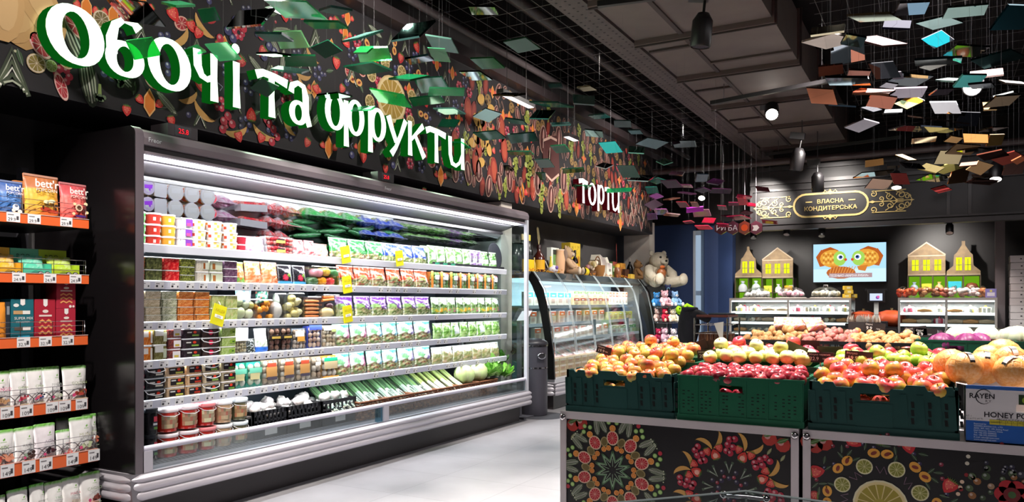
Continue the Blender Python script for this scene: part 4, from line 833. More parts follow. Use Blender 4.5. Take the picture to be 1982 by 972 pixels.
# ---- fifth shelf
bk = lambda cols, veg, lid='ece6e4', hd=False: (lambda w, h, s: box_tub(w, h, .12, cols, lid, dark_label(0, veg), hd, seed=s + 9, name='salad_bucket', cat='bucket'))
row(bk(['6a3a4a', '7a4454'], 'c84a6a'), 'pink-labelled bucket at the shelf end', 5, 262, 278, 1, 3, .066)
row(bk(['20242a', '2c3038', '1a1c20'], 'e8e4d8', 'c8d0d8', True), 'black bucket of dark salad with wire handle', 5, 278, 318, 1, 3, .066)
row(bk(['e8c49c', 'dcb488', 'f0d4b0'], 'd8d868'), 'cream bucket with yellow vegetable label', 5, 318, 357, 1, 3, .066)
row(bk(['e4b88c', 'd8a878', 'ecc8a0'], 'c84030'), 'cream bucket with red vegetable label', 5, 357, 390, 1, 3, .066)
row(bk(['cdb898', 'b8a484', 'd8c8ac'], '8ab050', 'ece6e4', True), 'beige bucket with green label and white handle', 5, 390, 424, 1, 3, .066)
row(bk(['a89a7c', '8a8060', 'b8ac90'], '6a9a40'), 'olive bucket with green vegetable label', 5, 424, 455, 1, 3, .066)
row(msh(['d8e4cc', 'e8f0e0', 'c4d8b8'], [(-.34, .3, .25, .55, 'e4d8a0'), (-.4, .55, .4, .75, '7ad0b0')], '3cc0a0', .024), 'turquoise tray of white champignons', 5, 455, 514, 2, 1, .175)
row(msh(['c8b8a0', 'b8a48c', 'd8ccb8', 'e4dccc'], [(-.3, .3, .3, .72, 'd8a060'), (-.25, .7, .25, .85, 'b84a34'), (-.25, .2, .3, .32, '4a4450')], 'b8a890', .024), 'clear bag of brown champignons with orange label', 5, 514, 609, 3, 1, .18)
row(msh(['d0c0ac', 'c0ac94', '9a8068', 'e0d4c4'], [(-.2, .6, .3, .75, 'e8e0d8')], 'c0b098', .024), 'clear tray of large champignons', 5, 609, 629, 1, 1, .175)
row(msh(['e8dcd0', 'd8ccbc', 'f0e8dc'], [(-.4, .72, .4, .88, '2cb080'), (-.4, .4, .4, .72, 'e4cca0'), (-.48, 0, .48, .08, 'eca850')], 'f0b050', .024), 'orange tray of champignons with green label', 5, 629, 659, 1, 1, .175)
row(lambda w, h, s: bag('salad_bag', 'bag', w, h, .09, lambda u, v, rg: 'e4f0ec' if v > .6 and rg.random() < .6 else rg.choice(PALE + ['8a9058', 'c8a890']), s + 71, .06, 8, 12), 'clear unprinted bag of olive-green salad', 5, 843, 973, 7, 1, .155, vary=3)
# ---- case floor: jars, buckets, crates of garlic, baskets of leeks, cabbage and lettuce
BX = -3.985
def jar(w, h, s):
    r = thing('black_jar', 'x', 'jar'); a = w * .46
    MB().lathe([(a * .9, 0), (a * .95, .01), (a * .95, h * .8), (a * .86, h * .86)], '17181c', 16).build('jar_body', 'gloss', r); MB().lathe([(a, h * .84), (a * 1.02, h * .97), (a * .96, h)], '23262c', 16).build('lid', 'gloss', r)
    p_ = PR((0, -a * .96, 0), (1, 0, 0), (0, 0, 1), .0008); p_.rect(-a * .25, h * .2, a * .45, h * .5, '3a3a44', 0); p_.rect(-a * .1, h * .5, a * .4, h * .7, 'd84a5c', 1); p_.rect(-a * .2, h * .36, a * .4, h * .44, 'd8d8dc', 2); p_.rect(-a * .1, h * .2, a * .4, h * .3, '6a9a4c', 3); p_.build('printed_label', 'gloss', r); return r
row(jar, 'black jar with black lid', 0, 262, 318, 2, 2, .15, 1, d=.13, sx=BX, z=.325)
def bucket(body, lid, lab2):
    def f(w, h, s):
        r = thing('pickle_bucket', 'x', 'bucket'); a = w * .48
        MB().lathe([(a * .84, 0), (a * .86, .008), (a * .95, h * .8)], body, 18, fn=lambda u, v: mixc(body, ('ffffff' if math.sin(u * 60 + v * 9) > .6 else '300000'), .14)).build('bucket_body', 'gloss', r)
        MB().lathe([(a, h * .77), (a * 1.03, h * .8), (a * 1.03, h * .9), (a * .97, h * .93), (a * .95, h * .9)], lid, 18).build('lid', 'gloss', r)
        m = MB(); n = 8
        for i in range(n):
            a0, a1 = R(-150 + i * 14), R(-150 + (i + 1) * 14); q = a * .985
            for j, c_ in enumerate((lab2, mixc(lab2, '8a4a30', .5), lab2)): m.add([(q * .93 * math.cos(a0), q * .93 * math.sin(a0), h * (.14 + j * .17)), (q * .93 * math.cos(a1), q * .93 * math.sin(a1), h * (.14 + j * .17)), (q * .97 * math.cos(a1), q * .97 * math.sin(a1), h * (.31 + j * .17)), (q * .97 * math.cos(a0), q * .97 * math.sin(a0), h * (.31 + j * .17))], [(0, 1, 2, 3)], mixc(c_, 'c03030' if (i * 3 + j) % 5 == 0 else '3a4a2c' if (i + j) % 4 == 0 else c_, .5))
        m.build('printed_label', 'gloss', r)
        MB().tube([(-a, 0, h * .8), (-a * .8, -a * .75, h * .66), (0, -a * 1.12, h * .6), (a * .8, -a * .75, h * .66), (a, 0, h * .8)], .002, 'e8e4e8', 5).build('wire_handle', 'gloss', r); return r
    return f
for d_, b_, l_, t_, a0, a1 in (('left bright red pickle bucket', 'd83424', 'f0e4e8', 'cdb890', 318, 358), ('right bright red pickle bucket', 'd02c20', 'f0e0e6', 'c8b08c', 358, 396), ('red pickle bucket with a cream label', 'c82820', 'e8888c', 'e4dcb4', 396, 429), ('cream pickle bucket with tall white lid', 'd8b48c', 'f6f6f8', 'c8b08c', 429, 461), ('olive pickle bucket with white lid', '6a6a4c', 'e4eef2', 'c4a878', 461, 491)):
    row(bucket(b_, l_, t_), d_, 0, a0, a1, 1, 2, .15, 2, .15, .15, sx=BX, z=.325)
def vcrate(w, h, s, L_=.4):
    r = thing('black_crate', 'x', 'crate'); c_ = '1e1e22'; m = MB(); hw = w * .485
    m.box(-hw, -.13, 0, hw, .22, .008, c_); m.build('crate_floor', 'satin', r)
    for nm_, y_ in (('front_panel', -.13), ('rear_panel', .21)):
        m = MB(); m.box(-hw, y_, h * .86, hw, y_ + .01, h, c_); m.box(-hw, y_, 0, hw, y_ + .01, h * .42, c_); m.box(-hw, y_, h * .6, hw, y_ + .008, h * .66, c_)
        for k in range(9): x_ = -hw + k * 2 * hw / 8.6; m.box(x_, y_, 0, x_ + .01, y_ + .012, h, c_)
        m.build(nm_, 'satin', r)
    for nm_, x_ in (('left_panel', -hw), ('right_panel', hw - .008)):
        m = MB(); m.box(x_, -.13, h * .86, x_ + .008, .22, h, c_); m.box(x_, -.13, 0, x_ + .008, .22, h * .5, c_); m.box(x_, -.13, 0, x_ + .008, -.11, h, c_); m.build(nm_, 'satin', r)
    p_ = PR((0, -.132, 0), (1, 0, 0), (0, 0, 1), .001); p_.rect(-.05, h * .12, .06, h * .34, 'c8c4c4', 0); p_.build('price_sticker', 'satin', r); return r
CY = [(490, 556), (556, 622), (622, 690)]; garl = None; y_cr = []
for i, (a, b) in enumerate(CY):
    row(lambda w, h, s: vcrate(w, h, s), 'black slotted crate, %s of three on the case floor' % ('left', 'middle', 'right')[i], 0, a, b, 1, 1, .19, d=.26, sx=BX, z=.325, twist=0)
def garlic():
    r = thing('garlic_bulb', 'x', 'garlic'); m = MB(); m.lathe([(.004, 0), (.02, .002), (.032, .016), (.03, .032), (.016, .042), (.006, .047), (.004, .052)], 'efeae6', 10, fn=lambda u, v: mixc('f4f0ec', 'd0b8b8', .5 if int(u * 10) % 3 == 0 else 0)); m.build('bulb', 'satin', r)
    MB().lathe([(.002, -.003), (.009, .0), (.009, .002)], 'b8a890', 8).build('root_plate', 'matte', r); return r
gp = Proto(garlic()); rg = random.Random(8)
for i, (a, b) in enumerate(CY):
    ya, yb = yat(a, BX), yat(b, BX)
    for k in range(20): gp.put((BX - .05 - rg.uniform(0, .25), ya + .04 + (yb - ya - .08) * ((k % 5) + .5) / 5, .445 + .045 * (k // 10) + rg.uniform(0, .02)), 0, 'white garlic bulb heaped in the %s black crate' % ('left', 'middle', 'right')[i], 'garlic in the %s black crate' % ('left', 'middle', 'right')[i], rg.uniform(1.0, 1.4), (rg.uniform(-.6, .6), rg.uniform(-.6, .6), rg.uniform(0, 6)))
def basket(w, h, s):
    r = thing('wicker_basket', 'x', 'basket'); m = MB(); rg = random.Random(4)
    def wall(p0, ux, n):
        for i in range(n):
            for j in range(8):
                o_ = .004 * (1 if (i + j) % 2 else -1); p_ = Vector(p0) + Vector(ux) * (i / n); nx = Vector((ux[1], -ux[0], 0)).normalized() * o_; e = Vector(ux) / n
                m.add([tuple(p_ + nx + Vector((0, 0, h * j / 8))), tuple(p_ + e - nx + Vector((0, 0, h * j / 8))), tuple(p_ + e - nx + Vector((0, 0, h * (j + .9) / 8))), tuple(p_ + nx + Vector((0, 0, h * (j + .9) / 8)))], [(0, 1, 2, 3)], rg.choice(['7a4a30', '8a5638', '64381f', '9a6a48', '5a3420']))
    a, b = w * .485, .3
    wall((-a, -.03, 0), (2 * a, 0, 0), 14); wall((a, -.03, 0), (0, b, 0), 12); wall((a, b - .03, 0), (-2 * a, 0, 0), 14); wall((-a, b - .03, 0), (0, -b, 0), 12)
    m.box(-a, -.025, 0, a, b - .035, .1, '4a2c1a'); m.build('woven_wall', 'matte', r)
    MB().tube([(-a, -.03, h), (a, -.03, h), (a, b - .03, h), (-a, b - .03, h), (-a, -.03, h)], .008, '8a5638', 6).build('woven_rim', 'matte', r); return r
row(basket, 'brown wicker basket behind the low glass', 0, 694, 962, 6, 1, .14, d=.05, sx=BX + .04, z=.325, twist=0)
def stalks(kind):
    r = thing('leek_bundle' if kind != 'celery' else 'celery_bunch', 'x', 'leeks' if kind != 'celery' else 'celery'); rg = random.Random(len(kind)); m, g_ = MB(), MB(); n = 5 if kind == 'leek' else 14 if kind == 'scallion' else 7
    for k in range(n):
        x_, z_ = rg.uniform(-.045, .045), .015 + rg.uniform(0, .035); rr = {'leek': .016, 'scallion': .007, 'celery': .013}[kind]
        white, mid, green = {'leek': ('eef0dc', 'b8cc80', '3f6a3c'), 'scallion': ('f2f6ee', '9cc08c', '3c7050'), 'celery': ('e4ecc0', 'c4d890', '88b050')}[kind]
        P0, P1, P2, P3 = (x_ * 1.2, -.26, z_), (x_, -.1, z_), (x_ * 1.1, .08, z_ + .01), (x_ * 1.8, .28, z_ + rg.uniform(0, .05))
        m.tube([P0, P1], [rr * .9, rr], white, 7); m.tube([P1, P2], [rr, rr * .95], mid, 7); g_.tube([P2, P3], [rr * .95, rr * .5], green, 6)
        if kind != 'celery': m.ell((x_ * 1.2, -.265, z_), rr * 1.15, 'f0ead8', 7, 5)
    m.build('white_stalks', 'gloss', r); g_.build('green_leaves', 'gloss', r)
    if kind == 'scallion': MB().tube([(0, -.27, .03), (0, -.1, .034), (0, .14, .036), (0, .3, .04)], [.05, .06, .064, .05], 'ecf8f4', 10).build('plastic_sleeve', 'clear', r)
    return r
sp, lp_, cp_ = Proto(stalks('scallion')), Proto(stalks('leek')), Proto(stalks('celery'))
def lay(pr, px, lab, grp, k, n, zz=.5):
    pr.put((-4.22, yat(px, -4.1), zz + .02 * (k % 2)), 0, lab, grp, None, (R(24), 0, Q + .18 - .42))
rg = random.Random(3)
for k in range(9): lay(sp, 640 + k * 21, 'clear sleeve of long spring onions lying in a basket, %s' % nth(k, 9), 'spring onions on the case floor', k, 9)
for k in range(4): lay(lp_, 815 + k * 13, 'bundle of thick leeks lying in a basket, %s' % nth(k, 4), 'leeks on the case floor', k, 4)
for k in range(2): lay(cp_, 862 + k * 14, 'pale celery bunch lying beside the leeks, %s of two' % ('left', 'right')[k], 'celery on the case floor', k, 2)
def cabbage(c0, c1, c2):
    r = thing('cabbage', 'x', 'cabbage'); rg = random.Random(2)
    MB().ell((0, 0, .085), (.095, .095, .085), c0, 16, 11, .02, rg, fn=lambda u, v: mixc(c0, c1, .5 + .5 * math.sin(u * 40 + v * 9))).build('cabbage_head', 'satin', r)
    m = MB()
    for k in range(4):
        a = k * 1.7; m.ell((.03 * math.cos(a), .03 * math.sin(a), .075), (.085, .06, .08), mixc(c1, c2, .3), 9, 6, .06, rg, (0, 0, a))
    m.build('outer_leaves', 'satin', r); return r
cg, cr = Proto(cabbage('dce4b8', 'c4d498', '9ab868')), Proto(cabbage('8a94b0', 'a8a0c0', '6a5a90'))
for k, (a, z_, x_) in enumerate(((899, .47, -4.02), (925, .47, -4.04), (912, .55, -4.16), (940, .53, -4.18))): cg.put((x_, yat(a, x_), z_), k, 'pale green cabbage, %s' % ('front left', 'front right', 'behind the front pair on the left', 'behind the front pair on the right')[k], 'pale cabbages on the case floor')
for k, (a, z_, x_) in enumerate(((893, .57, -4.26), (908, .6, -4.36))): cr.put((x_, yat(a, x_), z_), k, 'bluish cabbage behind the pale cabbages, %s of two' % ('left', 'right')[k], 'bluish cabbages')
def lettuce(cols):
    r = thing('lettuce', 'x', 'lettuce'); rg = random.Random(6); m = MB()
    for k in range(34):
        a, e = rg.uniform(0, 6.28), rg.uniform(.2, 1.4); L_ = rg.uniform(.09, .14); c_ = rg.choice(cols); pts = []
        d_ = Vector((math.cos(a) * math.cos(e), math.sin(a) * math.cos(e), math.sin(e))); s_ = Vector((-math.sin(a), math.cos(a), 0)); n_ = d_.cross(s_); L0 = []
        for j in range(4):
            t = j / 3; wd = .05 * math.sin(PI * (.15 + .8 * t)); c0 = d_ * (L_ * t) + n_ * (.03 * t * t)
            L0.append([tuple(c0 - s_ * wd + n_ * rg.uniform(-.012, .012)), tuple(c0 + n_ * -.008), tuple(c0 + s_ * wd + n_ * rg.uniform(-.012, .012))])
        m.loft(L0, c_, False, False, True)
    m.build('leaves', 'satin', r); MB().lathe([(.018, -.02), (.02, .0), (.012, .04)], 'e4ecc8', 8).build('lettuce_stem', 'satin', r); return r
lt, lr = Proto(lettuce(['7ac044', '94d45c', '5aa030', 'b4e480', '6ab03c'])), Proto(lettuce(['6a3030', '8a4a3c', '5a7a3c', '4a2428']))
for k, (a, z_, x_) in enumerate(((945, .5, -3.99), (962, .5, -3.98), (978, .48, -3.97), (950, .59, -4.12), (968, .6, -4.14))): lt.put((x_, yat(a, x_), z_), k * 1.3, 'bright green curly lettuce, %s' % ('front row left', 'front row middle', 'front row right', 'back row left', 'back row right')[k], 'curly lettuces on the case floor')
for k, (a, z_, x_) in enumerate(((968, .66, -4.26), (978, .63, -4.24))): lr.put((x_, yat(a, x_), z_), k, 'dark red lettuce behind the green lettuces, %s of two' % ('left', 'right')[k], 'red lettuces')
# yellow promotion cards on the rails
def promo():
    r = thing('promo_card', 'x', 'promo card'); m = MB().box(-.05, -.002, -.065, .05, .002, .065, 'e8e020'); m.build('yellow_card', 'satin', r)
    p_ = PR((0, -.003, 0), (1, 0, 0), (0, 0, 1), .0008); p_.rect(-.03, -.02, .035, .0, 'f6f6f0', 0); p_.text('АКЦІЯ', 0, .02, .024, 'b8a010', 1, 'c'); p_.text('19.90', 0, -.016, .016, '6a6420', 1, 'c'); p_.build('card_print', 'satin', r)
    MB().tube([(0, .0, .06), (0, .03, .09)], .002, 'c8c8cc', 5).build('clip', 'satin', r); return r
pc = Proto(promo())
for i, (a, b, t_) in enumerate(((423, 610, .3), (669, 493, -.2), (773, 500, -.15), (672, 551, -.15), (673, 608, -.15))):
    q = aX(a, b, SX + .03); pc.put(tuple(q), 0, 'yellow promotion card %s' % ('under the lime-green containers, third shelf', 'under the green salad bags, top shelf', 'under the blue salad bags, top shelf', 'under the orange salad bags, second shelf', 'under the purple salad bags, third shelf')[i], 'yellow promotion cards on the case rails', None, (0, t_, Q))

# ================================================================ SHELF UNIT ON THE LEFT with snacks and pouches (fronts face +X)
GX = -4.0
shelf_unit = thing('snack_shelf_unit', 'dark shelving unit with orange price strips full of snacks and pouches', 'shelving unit', (-4.35, 1.9, 0))
def gb(m, name, s='satin'):
    o = m.build(name, s, shelf_unit); o.matrix_parent_inverse = Matrix.Translation((4.35, -1.9, 0)); return o
gb(MB().box(-4.7, 1.2, 0, -4.66, 2.52, 1.98, '17161a'), 'back_panel')
for y in (1.3, 2.48): gb(MB().box(-4.66, y, 0, -4.61, y + .04, 2.02, '55535a'), 'upright_post')
gb(MB().box(-4.66, 1.2, .0, -3.9, 2.5, .12, '141316'), 'base_plinth')
GS = []
for (py, ph, fx_, pend, tick) in ((425, 18, GX, 172, (12, 53, 116)), (532, 18, GX, 172, (23, 84, 134)), (648, 19, GX, 170, (32, 75, 119)), (770, 22, GX, 170, (0, 38, 88, 113, 146)), (868, 24, -3.93, 190, (0, 42, 76, 128, 170)), (968, 24, -3.93, 192, ())):
    t_, b_ = aX(pend, py, fx_), aX(pend, py + ph, fx_); z1, z0 = t_.z, b_.z; ye = t_.y
    s_ = gb(MB().box(-4.62, 1.3, z0, fx_ - .008, ye, z0 + .018, '26242a'), 'shelf')
    m = MB().box(fx_ - .008, 1.3, z0, fx_, ye, z1, 'ee6a34'); m.box(fx_, 1.3, z1 - .002, fx_ + .003, ye, z1, 'f2e4de'); m.build('price_strip', 'satin', s_)
    for px in tick:
        p_ = PR((fx_ + .002, aX(px, py, fx_).y, (z0 + z1) / 2), (0, 1, 0), (0, 0, 1), .0008); h_ = (z1 - z0) * .46; p_.rect(0, -h_, .064, h_, 'f4f2f4', 0); p_.text({425: '29.9', 532: '24.9', 648: '32.9', 770: '109', 868: '149'}[py], .006, -h_ * .75, h_ * .95, '4a4448', 1); p_.rect(.046, -h_ * .5, .057, h_ * .3, '4a464c', 1); p_.rect(.006, h_ * .45, .034, h_ * .62, '7a7478', 1); p_.build('price_ticket', 'satin', s_)
    if py != 968 and py != 2:
        f_ = MB(); hz = .075
        for q in (.02, .05, hz): f_.tube([(fx_ - .012, 1.32, z1 + q), (fx_ - .012, ye - .01, z1 + q)], .0016, 'c8c6cc', 4)
        f_.tube([(fx_ - .012, ye - .01, z1), (fx_ - .012, ye - .01, z1 + hz), (fx_ - .1, ye - .01, z1 + hz), (fx_ - .1, ye - .01, z1)], .0022, 'c8c6cc', 5)
        for k in range(5): f_.tube([(fx_ - .012, ye - .02 - k * .16, z1), (fx_ - .012, ye - .02 - k * .16, z1 + hz)], .0018, 'b4b2b8', 4)
        for k in range(12 if py > 700 else 0):
            c_ = ye - .05 - k * .09; f_.tube([(fx_ - .012, c_ + .05 * math.cos(R(a)), z1 + .052 * math.sin(R(a))) for a in range(0, 181, 30)], .0022, '8a888e', 4)
        f_.build('wire_fence', 'chrome', s_)
    GS.append((z0 + .018, fx_, ye))
gy = lambda px, x: aX(px, 500, x).y
def put1(r, px0, px1, z, x, lab, grp=None, lean=0, tw=0):
    r.location = (x, (gy(px0, x) + gy(px1, x)) / 2, z); r.rotation_euler = (0, 0, Q + tw); r['label'] = lab
    if grp: r['group'] = grp
    return r
wid = lambda a, b, x: gy(b, x) - gy(a, x)
def snack(px0, px1, h, c_top, c_mid, c_low, word, lab, deco, x=GX - .06, grp='popcorn bags'):
    w = wid(px0, px1, x); r = thing('popcorn_bag', lab, 'popcorn bag')
    def fn(u, v, rg): return mixc(c_top if v > .72 else c_mid if v > .3 else c_low, 'ffffff' if rg.random() < .25 else '000000', rg.uniform(0, .1))
    b = MB(); pillow(b, w, h, .09, fn, 16, 18, 5, .06); b.build('printed_bag', 'satin', r)
    p_ = PR((0, -.050, 0), (1, 0, 0), (0, .05, 1), .0012)
    s_ = w * .30; p_.text(word, -w * .36, h * .72, s_, 'fbf4ee', 2, bold=1); p_.text('POPCORN', -w * .33, h * .63, s_ * .42, 'fbeee4', 2)
    for (u, v, a, b2, c_) in deco: p_.disc(u * w, v * h, a * w, c_, 3, b2 * w)
    o = p_.build('bag_lettering', 'satin', r)
    MB().box(-w * .48, .06 * h - .004, h * .955, w * .48, .06 * h + .004, h, mixc(c_top, 'ffffff', .15)).build('top_seal', 'satin', r)
    put1(r, px0, px1, GS[0][0], x, lab, grp, tw=.08); return r
d1 = [(-.05, .42, .09, .05, 'f4e8c0'), (.1, .44, .1, .05, 'f6ecc8'), (-.02, .4, .03, .05, '3a2a1c'), (.22, .36, .05, .03, '3a2a1c'), (-.08, .26, .16, .06, 'b03a24'), (.12, .22, .18, .06, 'b8402a'), (.0, .17, .25, .05, 'd86a30'), (-.15, .3, .03, .06, '3a1a14'), (.2, .28, .03, .05, '3a1a14')]
d2 = [(-.05, .4, .13, .12, 'f6d8b8'), (-.05, .4, .09, .08, '5a2c20'), (-.05, .37, .07, .05, 'f0c8a0'), (-.2, .48, .06, .05, 'f8e0b0'), (.2, .5, .07, .06, 'f8e4b8'), (.24, .3, .06, .05, 'f8dca8'), (-.25, .25, .06, .05, 'f8e0b0'), (.0, .2, .2, .04, '4a2a78'), (-.15, .12, .3, .05, '8a3a24')]
d3 = [(-.02, .3, .12, .12, 'e8eef6'), (-.1, .22, .07, .06, 'f4f0e0'), (.12, .2, .08, .07, 'f4f0e0'), (.0, .14, .16, .06, 'e8dcc0'), (.0, .34, .06, .05, '2a4a80')]
snack(45, 117, .245, 'b0683c', 'e8b23c', 'd89a30', "bett'r", 'yellow and brown popcorn bag, tallest, middle of the top shelf', d1)
snack(115, 171, .225, 'c04a50', 'e86a64', 'd85048', "bett'r", 'red-pink popcorn bag at the right end of the top shelf', d2)
snack(-10, 47, .195, '3a5a9a', '3f74b8', '2f5a98', "bett'r", 'blue popcorn bag left of the yellow one on the top shelf', d3)
snack(-66, -12, .22, '7a3c98', '9a54b4', '7a3a90', "bett'r", 'purple popcorn bag furthest left on the top shelf', d2)
for k, (a, b, c_) in enumerate(((0, 30, '5a8ac0'), (30, 66, 'a86838'))):
    r = thing('popcorn_bag', 'x', 'popcorn bag'); b_ = MB(); pillow(b_, .13, .22 if k else .19, .07, lambda u, v, g_: mixc(c_, '000000', g_.uniform(0, .15)), 8, 10, 4); b_.build('printed_bag', 'satin', r)
    put1(r, a, b, GS[0][0], GX - .19, ('pale blue popcorn bag behind the blue front bag', 'brown popcorn bag half hidden behind the yellow front bag')[k], 'popcorn bags')
# cartons of snack bars: tilted back card with name, low front, row of wrapped bars
def carton(px0, px1, col, pale, lab, x=GX - .06):
    w = wid(px0, px1, x); r = thing('snack_bar_carton', lab, 'snack bar carton')
    m = MB(); m.box(-w * .495, .0, 0, w * .495, .14, .06, col); m.box(-w * .495, .12, .06, w * .495, .128, .165, pale); m.box(-w * .495, 0, .06, -w * .485, .14, .085, col); m.box(w * .485, 0, .06, w * .495, .14, .085, col); m.build('carton_body', 'satin', r)
    p_ = PR((0, .12, 0), (1, 0, 0), (0, 0, 1), .001); p_.text('ROO', -w * .3, .115, w * .22, '26302c', 1); p_.text('bar', w * .12, .115, w * .14, 'f4f4ee', 1); p_.build('back_card_lettering', 'satin', r)
    b = MB()
    for k in range(3): pillow(b, w * .9, .1 - k * .0, .03, lambda u, v, g_: mixc(col, 'ffffff', g_.choice([0, .1, .25])), 8, 6, k + 3)
    o = b.build('wrapped_bars', 'gloss', r); o.location = (0, .05, .03); o.rotation_euler = (-.25, 0, 0)
    p_ = PR((0, -.0006, 0), (1, 0, 0), (0, 0, 1), .0006)
    for s_ in (-1, 1): p_.disc(w * .22 + s_ * w * .12, .03, w * .11, '1a1c1c', 1); p_.disc(w * .22 + s_ * w * .12, .03, w * .085, 'f4f4f0', 2); p_.disc(w * .24 + s_ * w * .12, .033, w * .03, '101010', 3)
    p_.poly([(-w * .4, .02), (-w * .1, .05), (w * .05, .045), (-w * .1, .015)], mixc(col, '103040', .4), 1); p_.rect(-w * .48, .004, w * .48, .01, 'd8402c', 1); p_.build('front_print', 'satin', r)
    put1(r, px0, px1, GS[1][0], x, lab, 'snack bar cartons', 0, 0)
carton(-58, -5, '7a3c30', '8a4a3a', 'brown snack bar carton at the far left of the second shelf')
carton(-4, 44, 'e8b030', 'ecb840', 'yellow snack bar carton on the second shelf')
carton(45, 100, '58c8a8', '6cd0b4', 'turquoise snack bar carton between yellow and lime cartons')
carton(100, 154, 'b4d030', 'c0d844', 'lime-green snack bar carton at the end of the second shelf')
# third shelf: cardboard boxes
def boxx(px0, px1, z0, h, col, lab, art, x=GX - .05, d=.1, grp='cardboard snack boxes'):
    w = wid(px0, px1, x); r = thing('snack_box', lab, 'snack box'); MB().rbox(-w * .49, 0, 0, w * .49, d, h, col, .003).build('box_body', 'satin', r)
    p_ = PR((0, 0, 0), (1, 0, 0), (0, 0, 1), .0008); art(p_, w, h); p_.build('box_print', 'satin', r); put1(r, px0, px1, z0, x, lab, grp)
def art_red(p_, w, h):
    p_.poly([(-.1 * w, h), (.1 * w, h), (.1 * w, .86 * h), (0, .82 * h), (-.1 * w, .86 * h)], 'f4f0ee', 1); p_.disc(0, .72 * h, .14 * w, 'f0e0d8', 1, .04 * h); p_.rect(-.3 * w, .6 * h, .3 * w, .64 * h, 'f2d8d0', 1)
    for k in range(3):
        z = (.46 - k * .13) * h; p_.line([(-.3 * w, z), (-.15 * w, z + .06 * h), (0, z), (.15 * w, z + .06 * h), (.3 * w, z)], .05 * h, 'f0a868', 1)
    p_.disc(.2 * w, .07 * h, .07 * w, 'f4e8e0', 1); p_.disc(.36 * w, .07 * h, .06 * w, 'f4e8e0', 1)
def art_teal(p_, w, h):
    p_.poly([(-.1 * w, h), (.1 * w, h), (.1 * w, .88 * h), (0, .85 * h), (-.1 * w, .88 * h)], 'f4f0ee', 1); p_.disc(-.28 * w, .86 * h, .12 * w, 'f0f0ec', 1, .04 * h); p_.rect(-.4 * w, .66 * h, 0, .74 * h, 'c8a070', 1); p_.rect(.0, .66 * h, .32 * w, .74 * h, 'f0f0ec', 1)
    p_.text('SUPER MIX', -.36 * w, .54 * h, .085 * h, 'f0f0ec', 1); p_.text('COLLECTION', -.3 * w, .47 * h, .05 * h, 'f0f0ec', 1); p_.rect(-.36 * w, .3 * h, 0, .38 * h, '5a5048', 1); p_.rect(0, .3 * h, .34 * w, .38 * h, 'f0f0ec', 1); p_.rect(-.2 * w, .1 * h, .3 * w, .18 * h, '30b0d8', 1)
z3 = GS[2][0]
boxx(21, 66, z3, .225, '1c6a78', 'teal snack box beside the red boxes, third shelf', art_teal)
boxx(67, 108, z3, .225, 'b02438', 'dark red snack box next to the teal box', art_red)
boxx(109, 147, z3, .175, 'b42a40', 'lower red snack box of the stack at the shelf end', art_red)
boxx(109, 147, z3 + .176, .15, 'b42a40', 'upper red snack box on top of another red box', art_red)
boxx(98, 120, z3, .3, '8a1c2c', 'dark red snack box standing behind the red stack', lambda p_, w, h: p_.rect(-.2 * w, .8 * h, .2 * w, .86 * h, 'e8d0c8', 1), GX - .17)
boxx(11, 20, z3, .21, '26303c', 'narrow dark pouch-like box beside the teal box', lambda p_, w, h: p_.rect(-.3 * w, .7 * h, .3 * w, .9 * h, '8a9098', 1))
boxx(-60, -30, z3, .2, 'c87a2c', 'orange-brown snack box at the far left of the third shelf', art_red)
r = thing('orange_pouch', 'orange pouch at the left of the teal box', 'pouch'); b_ = MB(); pillow(b_, wid(-28, 13, GX), .21, .07, lambda u, v, g_: mixc('e8922c', '000000', g_.uniform(0, .1)), 10, 12, 4); b_.build('printed_bag', 'satin', r); put1(r, -28, 12, z3, GX - .06, r['label'])
# white pouches with green tops on the lower three shelves
def pouch(px0, px1, h, z, x, lab, name_, fruit, tcol='6cb83c', tw=.0, white='f2f0ee'):
    w = wid(px0, px1, x); r = thing('white_pouch', lab, 'pouch'); sd = int(abs(px0) * 3 + z * 100)
    def fn(u, v, g_): return mixc(tcol, '1a4a10' if g_.random() < .3 else 'ffffff', g_.uniform(0, .25)) if v > .9 else mixc(white, '000000', g_.uniform(0, .035))
    b_ = MB(); pillow(b_, w, h, .075, fn, 12, 20, sd, .05, .91); b_.build('pouch_body', 'satin', r)
    p_ = PR((0, -.046, 0), (1, 0, 0), (0, .06, 1), .0012)
    p_.poly([(-.02 * w, .8 * h), (.05 * w, .84 * h), (.06 * w, .79 * h), (0, .77 * h)], '7ac04a', 1); p_.rect(-.09 * w, .735 * h, .1 * w, .75 * h, 'a8cc90', 1)
    p_.text(name_, 0, .56 * h, w * min(.2, .92 / len(name_)), fruit[0], 1, 'c'); p_.text('СУПЕРФУД', 0, .51 * h, w * .085, '8a8c88', 1, 'c')
    rg = random.Random(sd)
    for k in range(9): p_.disc(rg.uniform(-.2, .26) * w, rg.uniform(.3, .42) * h, rg.uniform(.05, .1) * w, rg.choice(fruit[1:]), 1 + k % 2, n=9)
    p_.disc(-.24 * w, .3 * h, .07 * w, 'd84a80', 3, n=10); p_.rect(-.2 * w, .2 * h, .3 * w, .215 * h, 'b8cca8', 1); p_.build('pouch_print', 'satin', r)
    put1(r, px0, px1, z, x, lab, 'white pouches with green tops', tw=tw)
Z = [g_[0] for g_ in GS]; X4, X5 = GX - .055, -3.985
